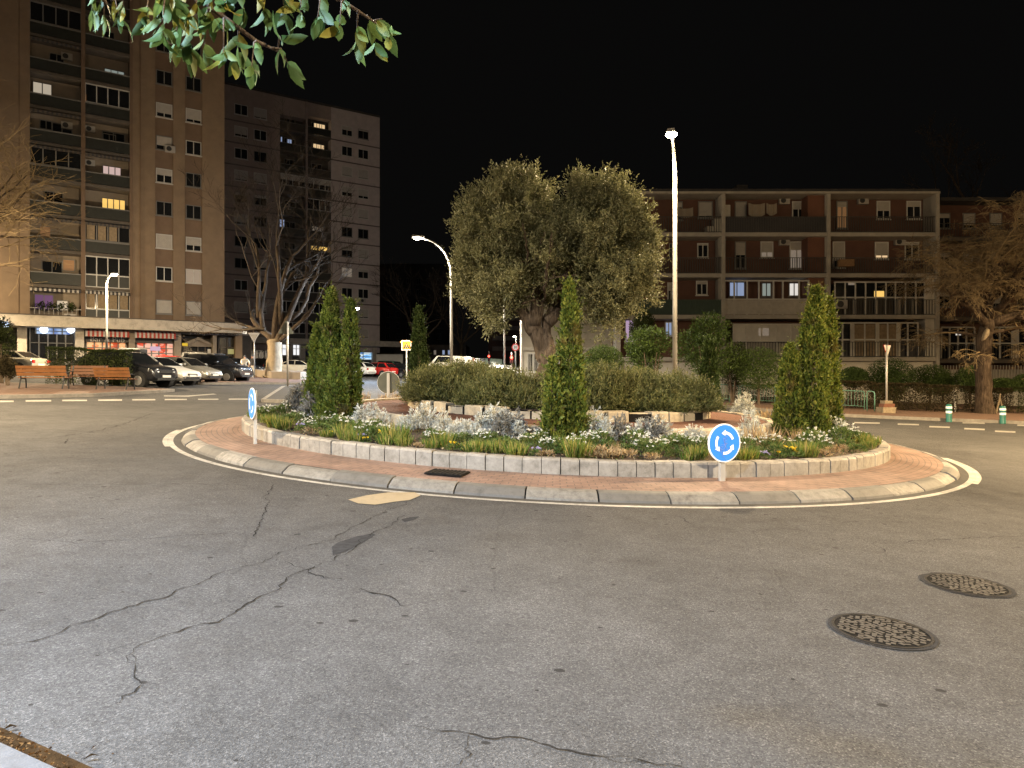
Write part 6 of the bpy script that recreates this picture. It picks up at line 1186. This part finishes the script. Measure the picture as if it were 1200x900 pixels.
# ---------------------------------------------------------------- cars
PAINT = {}
def paint(nm, c, metal=.0): 
    if nm not in PAINT: PAINT[nm] = mat('car_paint_'+nm, c, .25, .04, 2, metal=metal, spec=.6)
    return PAINT[nm]
CG = mat('car_glass', (.010, .011, .012), .08, .1, 2, spec=.7); TY = mat('tyre', (.02, .02, .02), .9, .2, 9); RIM = mat('wheel_rim', (.38, .37, .35), .35, .15, 9, metal=.6); TRIM = mat('car_trim', (.018, .018, .018), .6, .2, 6); HL = mat('headlight_glass', (.55, .56, .56), .15, .1, 9, spec=.7); TL = mat('tail_light', (.30, .015, .012), .25, .1, 9); PLATE = mat('plate_white', (.6, .6, .57), .5, .05, 9)
STY = {  # length, half width, hood profile (x, z) front to rear, roof points (x, z): windscreen foot, roof front, roof rear, rear glass foot
    'hatch': (3.95, .86, [(0, .42, .50), (.04, .40, .66), (.14, .30, .78), (.95, .24, .98), (1.2, .24, 1.0), (3.5, .24, 1.0), (3.86, .3, .96), (3.93, .36, .8), (3.95, .42, .5)], (1.0, 1.72, 3.25, 3.85), 1.47),
    'sedan': (4.4, .88, [(0, .42, .50), (.04, .38, .66), (.15, .28, .76), (1.1, .22, .95), (1.4, .22, .98), (3.7, .22, 1.02), (4.28, .28, .98), (4.38, .34, .8), (4.4, .42, .5)], (1.15, 2.0, 3.05, 3.85), 1.44),
    'suv': (4.35, .92, [(0, .45, .60), (.04, .42, .86), (.15, .36, .98), (1.0, .3, 1.10), (1.3, .3, 1.12), (3.9, .3, 1.12), (4.25, .34, 1.05), (4.33, .4, .9), (4.35, .45, .6)], (1.1, 1.75, 3.75, 4.25), 1.68),
    'wagon': (4.5, .88, [(0, .42, .50), (.04, .38, .68), (.15, .28, .78), (1.1, .22, .97), (1.4, .22, .99), (4.0, .22, 1.0), (4.38, .28, .96), (4.48, .34, .8), (4.5, .42, .5)], (1.15, 1.95, 3.95, 4.42), 1.47),
    'jeep': (4.1, .88, [(0, .48, .70), (.03, .46, .96), (.1, .42, 1.06), (1.2, .38, 1.12), (1.3, .38, 1.14), (3.9, .38, 1.14), (4.05, .4, 1.1), (4.09, .44, .9), (4.1, .48, .7)], (1.28, 1.6, 3.9, 4.06), 1.78),
    'van': (5.4, .98, [(0, .45, .62), (.04, .42, .92), (.15, .36, 1.08), (.8, .3, 1.25), (1.0, .3, 1.3), (5.0, .3, 1.3), (5.3, .32, 1.3), (5.38, .36, 1.0), (5.4, .42, .6)], (.75, 1.65, 5.2, 5.36), 2.4)}
def car(label, kind, x, y, head, pm, zoff=0, name='parked_car', group='parked cars', box=False, hl_on=False, cat='car'):
    """head: compass of the nose in degrees, measured from +X anticlockwise"""
    Ln, hw, prof, (wf, rf, rr_, wr), H = STY[kind]; t = thing(name, label, cat, (x, y, g(x, y)+zoff), R_(head), group)
    # pitch/roll with the sloping street
    gx = GA*math.cos(R_(head))+GB*math.sin(R_(head)); t.rotation_euler = (0, -math.atan(gx), R_(head))
    X_ = lambda q: Ln/2-q; mb = MB(); ring = []
    for i, (q, zb, zt) in enumerate(prof):
        e = min(q, Ln-q); w_ = hw*(1-.18*max(0, 1-e/.55)**2); zm = zb+(zt-zb)*.55
        ring.append([(X_(q), sgn*ww, z) for sgn, seq in ((-1, ((.80, zb), (.97, zb+.08), (1.0, zm), (.985, zt-.10), (.90, zt-.015), (.45, zt+.018))), (1, ((.45, zt+.018), (.90, zt-.015), (.985, zt-.10), (1.0, zm), (.97, zb+.08), (.80, zb)))) for ww, z in [(a*w_, b) for a, b in seq]])
    k = 12; vs = [p for r_ in ring for p in r_]; mb.add(vs, [(i*k+j, i*k+(j+1) % k, (i+1)*k+(j+1) % k, (i+1)*k+j) for i in range(len(ring)-1) for j in range(k)]+[tuple(reversed(range(k))), tuple((len(ring)-1)*k+j for j in range(k))])
    # cabin
    belt = 1.30 if kind == 'van' else prof[5][2]-.01; cb = [(wf, belt-.03, hw*.90), (wr, belt-.03, hw*.90)]; zr = H; tw = hw*(.86 if kind in ('van', 'jeep') else .70)
    def cab(x_, z, w_): return [(X_(x_), -w_, z), (X_(x_), w_, z)]
    sec = [cab(wf, belt, hw*.88), cab(rf, zr-.05, tw), cab((rf+rr_)/2, zr, tw*1.02), cab(rr_, zr-.05, tw*.98), cab(wr, belt, hw*.88)]
    o = len(mb.v); mb.add([p for s in sec for p in s]+[(X_(wf), -hw*.90, belt-.15), (X_(wf), hw*.90, belt-.15), (X_(wr), -hw*.90, belt-.15), (X_(wr), hw*.90, belt-.15)],
           [(2*i, 2*i+2, 2*i+3, 2*i+1) for i in range(4)]+[(0, 10, 12, 8, 6, 4, 2), (1, 3, 5, 7, 9, 13, 11)])
    body = mb.build('body', pm, t, bevel=.03)
    for p_ in body.data.polygons: p_.use_smooth = True
    # glass, just proud of the cabin
    def lerp(a, b, k_): return tuple(a[i]+(b[i]-a[i])*k_ for i in range(3))
    def panel(nm, A1, B1, C1, D1, ins, m=CG, off=.012):
        c = tuple(sum(q[i] for q in (A1, B1, C1, D1))/4 for i in range(3)); nn = (Vector(B1)-Vector(A1)).cross(Vector(D1)-Vector(A1)).normalized(); mb = MB(); p = [Vector(lerp(q, c, ins)) for q in (A1, B1, C1, D1)]
        out = Vector(c)-Vector((0, 0, .8)); nn = nn if nn.dot(out) > 0 else -nn; mb.box8([q-nn*.02 for q in p]+[q+nn*off for q in p]); return mb.build(nm, m, t)
    panel('windscreen', sec[0][0], sec[0][1], sec[1][1], sec[1][0], .10); 
    if kind != 'van': panel('rear_window', sec[4][1], sec[4][0], sec[3][0], sec[3][1], .14)
    for sd in (0, 1):
        a, b, c, d_ = sec[0][sd], sec[1][sd], sec[3][sd], sec[4][sd]; zlo = belt+.02; m1 = lerp(b, c, .48); mlow = lerp(a, d_, .5)
        a2 = lerp(a, d_, .06); panel('side_window', a2, mlow, m1, lerp(b, c, .03), .08)
        if kind != 'van': panel('side_window', lerp(mlow, d_, .02), lerp(mlow, d_, .86), lerp(m1, c, .92), lerp(m1, c, .03), .08)
    # wheels
    wx = (.78, Ln-.80) if kind != 'van' else (.95, Ln-1.2); wrad = .31 if kind in ('hatch', 'sedan', 'wagon') else .35
    for q in wx:
        for s in (-1, 1):
            mb = MB(); mb.tube([(X_(q), s*(hw-.22), wrad), (X_(q), s*(hw-.20), wrad), (X_(q), s*(hw-.01), wrad), (X_(q), s*(hw+.012), wrad)], [wrad*.9, wrad, wrad, wrad*.93], 20); wl = mb.build('wheel', TY, t)
            mb = MB(); mb.tube([(X_(q), s*(hw+.005), wrad), (X_(q), s*(hw+.022), wrad)], [wrad*.66, wrad*.60], 16); mb.build('rim', RIM, wl)
            mb = MB(); mb.tube([(X_(q), s*(hw-.25), wrad+.02), (X_(q), s*(hw+.004), wrad+.02)], wrad*1.2, 20, cap=True); mb.build('wheel_arch', TRIM, t)
    zf = prof[1][2]
    for s in (-1, 1):
        mb = MB(); mb.box8([(X_(.09+.02*(b > .5)), s*hw*.50, z) if False else p for z, b in ((zf-.10, 0), (zf+.06, 1)) for p in ((X_(-.0+.015+.06*b), s*hw*.46, z), (X_(.015+.06*b), s*hw*.60, z), (X_(.30), s*hw*.93, z+.02), (X_(.30), s*hw*.5, z+.0))]); mb.build('headlight', HL, t, bevel=.015)
        mb = MB(); mb.box(X_(Ln-.03), X_(Ln+.012), min(s*hw*.58, s*hw*.86), max(s*hw*.58, s*hw*.86), prof[-2][2]-.10, prof[-2][2]+.10); mb.build('tail_light', TL, t, bevel=.015)
        mb = MB(); mb.box(X_(wf+.42), X_(wf+.26), min(s*hw*.95, s*(hw+.16)), max(s*hw*.95, s*(hw+.16)), belt+.02, belt+.16); mb.build('wing_mirror', pm, t, bevel=.03)
    mb = MB(); mb.box(X_(.04), X_(-.012), -hw*.42, hw*.42, zf-.13, zf-.03); mb.build('grille', TRIM, t)
    mb = MB(); mb.box(X_(.04), X_(-.010), -hw*.62, hw*.62, prof[0][1]-.06, prof[0][1]+.06); mb.build('bumper_grille', TRIM, t)
    mb = MB(); mb.box(X_(.02), X_(-.022), -.26, .26, prof[0][1]+.07, prof[0][1]+.18); mb.build('number_plate', PLATE, t)
    mb = MB(); mb.box(X_(Ln-.02), X_(Ln+.018), -.26, .26, .55, .66); mb.build('number_plate', PLATE, t)
    if box:
        mb = MB(); mb.tube([(X_(rf+.5), -tw, zr+.06), (X_(rf+.5), tw, zr+.06)], .025, 6); mb.tube([(X_(rr_-.5), -tw, zr+.06), (X_(rr_-.5), tw, zr+.06)], .025, 6); mb.build('roof_bar', TRIM, t); mb = MB(); mb.box(X_(rr_-.1), X_(rf+.3), -.4, .4, zr+.09, zr+.42); mb.build('roof_box', mat('roof_box_grey', (.12, .12, .12), .4, .1, 4), t, bevel=.1)
    return t
W_, K_, S_ = paint('white', (.62, .61, .57)), paint('black', (.012, .013, .016)), paint('silver', (.30, .285, .24), .3)
DG, RD, GY = paint('dark_grey', (.05, .05, .052), .2), paint('red', (.42, .022, .018)), paint('grey', (.17, .17, .165), .3); GN = paint('dark_green', (.03, .075, .05)); CR = paint('cream', (.55, .49, .36))
car('black hatchback nearest the benches, front wheel turned to the road', 'suv', -18.35, 33.4, -14, K_)
car('white hatchback parked between the black car and the silver hatchback', 'wagon', -18.7, 36.6, -12, W_)
car('silver hatchback with a dark number plate frame between the white and the black cars', 'hatch', -18.55, 39.6, -12, S_)
car('black off-roader fourth along the row, headlights catching the light', 'suv', -18.3, 43.0, -10, K_)
car('boxy grey off-roader at the far end of the row before the hairdresser', 'jeep', -20.6, 48.2, -8, GY)
car('dark car with a roof box behind the row, before the second bar window', 'wagon', -24.0, 45.5, -10, DG, box=True)
car('light car roof with glints behind the hedge at the far left', 'sedan', -33.0, 46, 174, S_)
car('dark car behind the hedge before the dark shop front', 'hatch', -28.2, 47.5, 172, K_)
car('red car glimpsed behind the row by the gabled shop', 'hatch', -25.2, 52.5, -6, RD)
car('dark saloon in shade left of the plane tree trunk', 'sedan', -23.6, 60.5, 4, K_)
car('cream white saloon passing behind the plane tree trunk', 'sedan', -19.6, 62.5, -176, CR)
car('dark car behind the cream saloon at the lit shop windows', 'hatch', -22.0, 68, 8, K_)
car('white hatchback beside the left conifers, its tail towards the red car', 'hatch', -15.6, 70, 152, W_)
car('red hatchback next to the white one, below the blue lit shop', 'hatch', -13.6, 71, 152, RD)
car('black hatchback right of the red hatchback', 'hatch', -11.9, 72.5, 150, K_)
car('dark green car behind the red hatchback', 'suv', -14.0, 77, 150, GN)
car('grey car at the end of the row near the low pale wall', 'hatch', -10.6, 77, 150, GY)
car('big white delivery van in the car park behind the lamp post', 'van', XD(525, 72), 72, 172, paint('van_white', (.66, .62, .52)), name='delivery_van', cat='van')
for i, (px, d, kd_, pm, hd, lb) in enumerate(((509, 60, 'hatch', W_, -60, 'white hatchback left of the delivery van by the dark conifer'), (517, 63, 'sedan', K_, -65, 'black car squeezed between the white hatchback and the van'), (541, 66, 'hatch', RD, 175, 'reddish car in front of the delivery van'), (556, 64, 'sedan', W_, 175, 'white saloon roof just above the shrubs right of the van'), (563, 84, 'van', paint('pale_green', (.22, .36, .30)), 178, 'pale greenish box van at the back of the car park'), (571, 58, 'hatch', S_, 178, 'silver car roof above the middle of the left shrubs'), (580, 70, 'suv', W_, 176, 'large white car below the smaller red traffic light'), (588, 60, 'sedan', W_, 172, 'white car just left of the speed limit post'), (598, 64, 'wagon', DG, 176, 'dark grey car behind the speed limit post'), (607, 68, 'hatch', W_, 178, 'white car next to the annex corner'), (549, 78, 'sedan', GY, 178, 'grey car at the back between van and box van'))):
    car(lb, kd_, XD(px, d), d, hd, pm, name='delivery_van' if kd_ == 'van' else 'parked_car', cat='van' if kd_ == 'van' else 'car')

# ---------------------------------------------------------------- people and a bicycle by the parked cars
def person(label, x, y, face, joints, mats, zoff=0, hair=M['black']):
    """one continuous skinned body; joints: name -> (pos, radius); clothes by zone, hair as a child"""
    t = thing('person', label, 'person', (x, y, g(x, y)+zoff), R_(face)); nm = list(joints); V = [joints[n][0] for n in nm]
    E = [(nm.index(a), nm.index(b)) for a, b in (('pelvis', 'waist'), ('waist', 'chest'), ('chest', 'neck'), ('neck', 'head'), ('head', 'crown'), ('chest', 'shl'), ('shl', 'ell'), ('ell', 'wrl'), ('wrl', 'hal'), ('chest', 'shr'), ('shr', 'elr'), ('elr', 'wrr'), ('wrr', 'har'), ('pelvis', 'hil'), ('hil', 'knl'), ('knl', 'anl'), ('anl', 'tol'), ('pelvis', 'hir'), ('hir', 'knr'), ('knr', 'anr'), ('anr', 'tor'))]
    for s in 'lr':
        b = Vector(joints['ha'+s][0])
        for q in range(4): V.append(tuple(b+Vector((.075, (q-1.5)*.018, -.02-.008*abs(q-1.5))))); E.append((nm.index('ha'+s), len(V)-1))
        V.append(tuple(b+Vector((.03, -.045 if s == 'l' else .045, .0)))); E.append((nm.index('ha'+s), len(V)-1))
    me = bpy.data.meshes.new('body'); me.from_pydata(V, E, []); o = link('body', me); o.modifiers.new('skin', 'SKIN'); sv = me.skin_vertices[0].data if me.skin_vertices else None
    if sv is None:
        bm = bmesh.new(); bm.from_mesh(me); bm.verts.layers.skin.verify(); bm.to_mesh(me); bm.free(); sv = me.skin_vertices[0].data
    for i in range(len(V)): r = joints[nm[i]][1] if i < len(nm) else .010; sv[i].radius = (r, r); sv[i].use_root = (i == 0)
    o.modifiers.new('subdivision', 'SUBSURF').levels = 1; o.modifiers['subdivision'].render_levels = 1; bpy.context.view_layer.update()
    m2 = bpy.data.meshes.new_from_object(o.evaluated_get(bpy.context.evaluated_depsgraph_get())); bpy.data.objects.remove(o); m2.name = 'body'; m2.materials.clear()
    for m in mats: m2.materials.append(m)
    hz, wz = joints['neck'][0][2], joints['waist'][0][2]-.10; ha = [Vector(joints['ha'+s][0]) for s in 'lr']; an = max(joints['anl'][0][2], joints['anr'][0][2])
    for p in m2.polygons: c = p.center; p.use_smooth = True; p.material_index = 0 if c.z > hz+.02 or min((c-h).length for h in ha) < .10 else (2 if c.z < wz and min((c-Vector(joints['el'+s][0])).length for s in 'lr') > .2 else 1); p.material_index = 3 if c.z < an-.02 else p.material_index
    link('body', m2, t); hd = Vector(joints['head'][0]); mb = MB(); k = 10; vs = []
    for i in range(6):
        a = i/5*1.75
        for j in range(k): th = 2*math.pi*j/k; vs.append(hd+Vector((-.025+math.cos(th)*.112*math.sin(a), math.sin(th)*.098*math.sin(a), .03+.125*math.cos(a))))
    mb.add(vs, [(i*k+j, (i+1)*k+j, (i+1)*k+(j+1) % k, i*k+(j+1) % k) for i in range(5) for j in range(k)]); mb.build('hair', hair, t, True)
    for s in (-1, 1): mb = MB(); mb.cyl(hd+Vector((.082, s*.035, .005)), (1, 0, 0), .012, .012, 8); mb.build('eye', M['black'], t)
    mb = MB(); mb.tube([hd+Vector((.092, 0, .005)), hd+Vector((.118, 0, -.03)), hd+Vector((.09, 0, -.035))], [.008, .014, .008], 6); mb.build('nose', mats[0], t); mb = MB(); mb.tube([hd+Vector((.088, -.025, -.065)), hd+Vector((.096, 0, -.066)), hd+Vector((.088, .025, -.065))], .006, 5); mb.build('mouth', TL, t)
    return t
SK = mat('skin', (.42, .25, .17), .6, .08, 5); JW = mat('white_jacket', (.62, .57, .47), .85, .15, 8); TD = mat('dark_trousers', (.03, .03, .035), .9, .2, 8); JD = mat('dark_jacket', (.018, .018, .022), .9, .2, 8); TLt = mat('light_trousers', (.48, .46, .42), .9, .15, 8)
def J(ride):
    h = dict(pelvis=((0, 0, .93), .13), waist=((.02, 0, 1.10), .125), chest=((.03, 0, 1.33), .15), neck=((.03, 0, 1.50), .058), head=((.05, 0, 1.63), .098), crown=((.04, 0, 1.72), .075), shl=((.02, .19, 1.42), .068), ell=((.06, .25, 1.15), .052), wrl=((.20, .22, .95), .036), hal=((.25, .21, .91), .034), shr=((.02, -.19, 1.42), .068), elr=((.04, -.25, 1.15), .052), wrr=((.16, -.24, .93), .036), har=((.20, -.23, .88), .034),
             hil=((0, .09, .88), .095), knl=((.03, .11, .48), .065), anl=((0, .12, .09), .045), tol=((.14, .13, .05), .04), hir=((0, -.09, .88), .095), knr=((.02, -.11, .48), .065), anr=((-.03, -.12, .09), .045), tor=((.11, -.13, .05), .04))
    if ride: h.update(chest=((.12, 0, 1.30), .15), neck=((.18, 0, 1.45), .058), head=((.24, 0, 1.57), .098), crown=((.24, 0, 1.66), .075), shl=((.14, .19, 1.38), .068), ell=((.38, .27, 1.2), .052), wrl=((.58, .25, 1.08), .036), hal=((.64, .25, 1.05), .034), shr=((.14, -.19, 1.38), .068), elr=((.38, -.27, 1.2), .052), wrr=((.58, -.25, 1.08), .036), har=((.64, -.25, 1.05), .034), knl=((.22, .2, .52), .065), anl=((.08, .24, .09), .045), tol=((.22, .25, .05), .04), knr=((.24, -.2, .52), .065), anr=((.10, -.24, .09), .045), tor=((.24, -.25, .05), .04))
    return h
px_, d = 286.5, 48.6; x = XD(px_, d); person('person in a white jacket astride a bicycle beside the parked cars', x, d, -62, J(True), (SK, JW, TD, M['black']))
t = thing('bicycle', 'bicycle held upright under the person in the white jacket', 'bicycle', (x, d, g(x, d)), R_(-62))
for q in (-.42, .68):
    mb = MB(); mb.tube([(q+.34*math.cos(a), 0, .35+.34*math.sin(a)) for a in np.linspace(0, 2*math.pi, 25)], .018, 6, cap=False); wl = mb.build('wheel', TY, t); mb = MB()
    for i in range(8): a = i*math.pi/8; mb.tube([(q-.32*math.cos(a), 0, .35-.32*math.sin(a)), (q+.32*math.cos(a), 0, .35+.32*math.sin(a))], .003, 3)
    mb.build('spokes', RIM, wl)
mb = MB()
for a, b in (((-.42, 0, .35), (0, 0, .30)), ((0, 0, .30), (-.12, 0, .80)), ((-.42, 0, .35), (-.1, 0, .74)), ((-.1, 0, .74), (.55, 0, .82)), ((0, 0, .30), (.56, 0, .76)), ((.54, 0, .95), (.68, 0, .35))): mb.tube([a, b], .018, 7)
mb.build('frame', M['pole'], t); mb = MB(); mb.box(-.25, .02, -.07, .07, .79, .84); mb.build('saddle', M['black'], t, bevel=.02); mb = MB(); mb.tube([(.64, -.28, 1.02), (.56, -.1, 1.0), (.54, 0, .97), (.56, .1, 1.0), (.64, .28, 1.02)], .014, 6); mb.build('handlebar', M['black'], t); mb = MB(); mb.tube([(.0, -.14, .18), (.0, -.06, .18), (0, -.05, .30), (0, .05, .30), (.0, .06, .42), (0, .14, .42)], .012, 5); mb.build('pedal', M['black'], t)
mb = MB(); mb.cyl((.70, 0, .86), (1, 0, -.1), .05, .04, 10); mb.build('headlight', HL, t)
d = 50.5; x = XD(296.5, d); person('person in a dark jacket and pale trousers standing behind the thin sign post', x, d, -120, J(False), (SK, JD, TLt, M['black']))
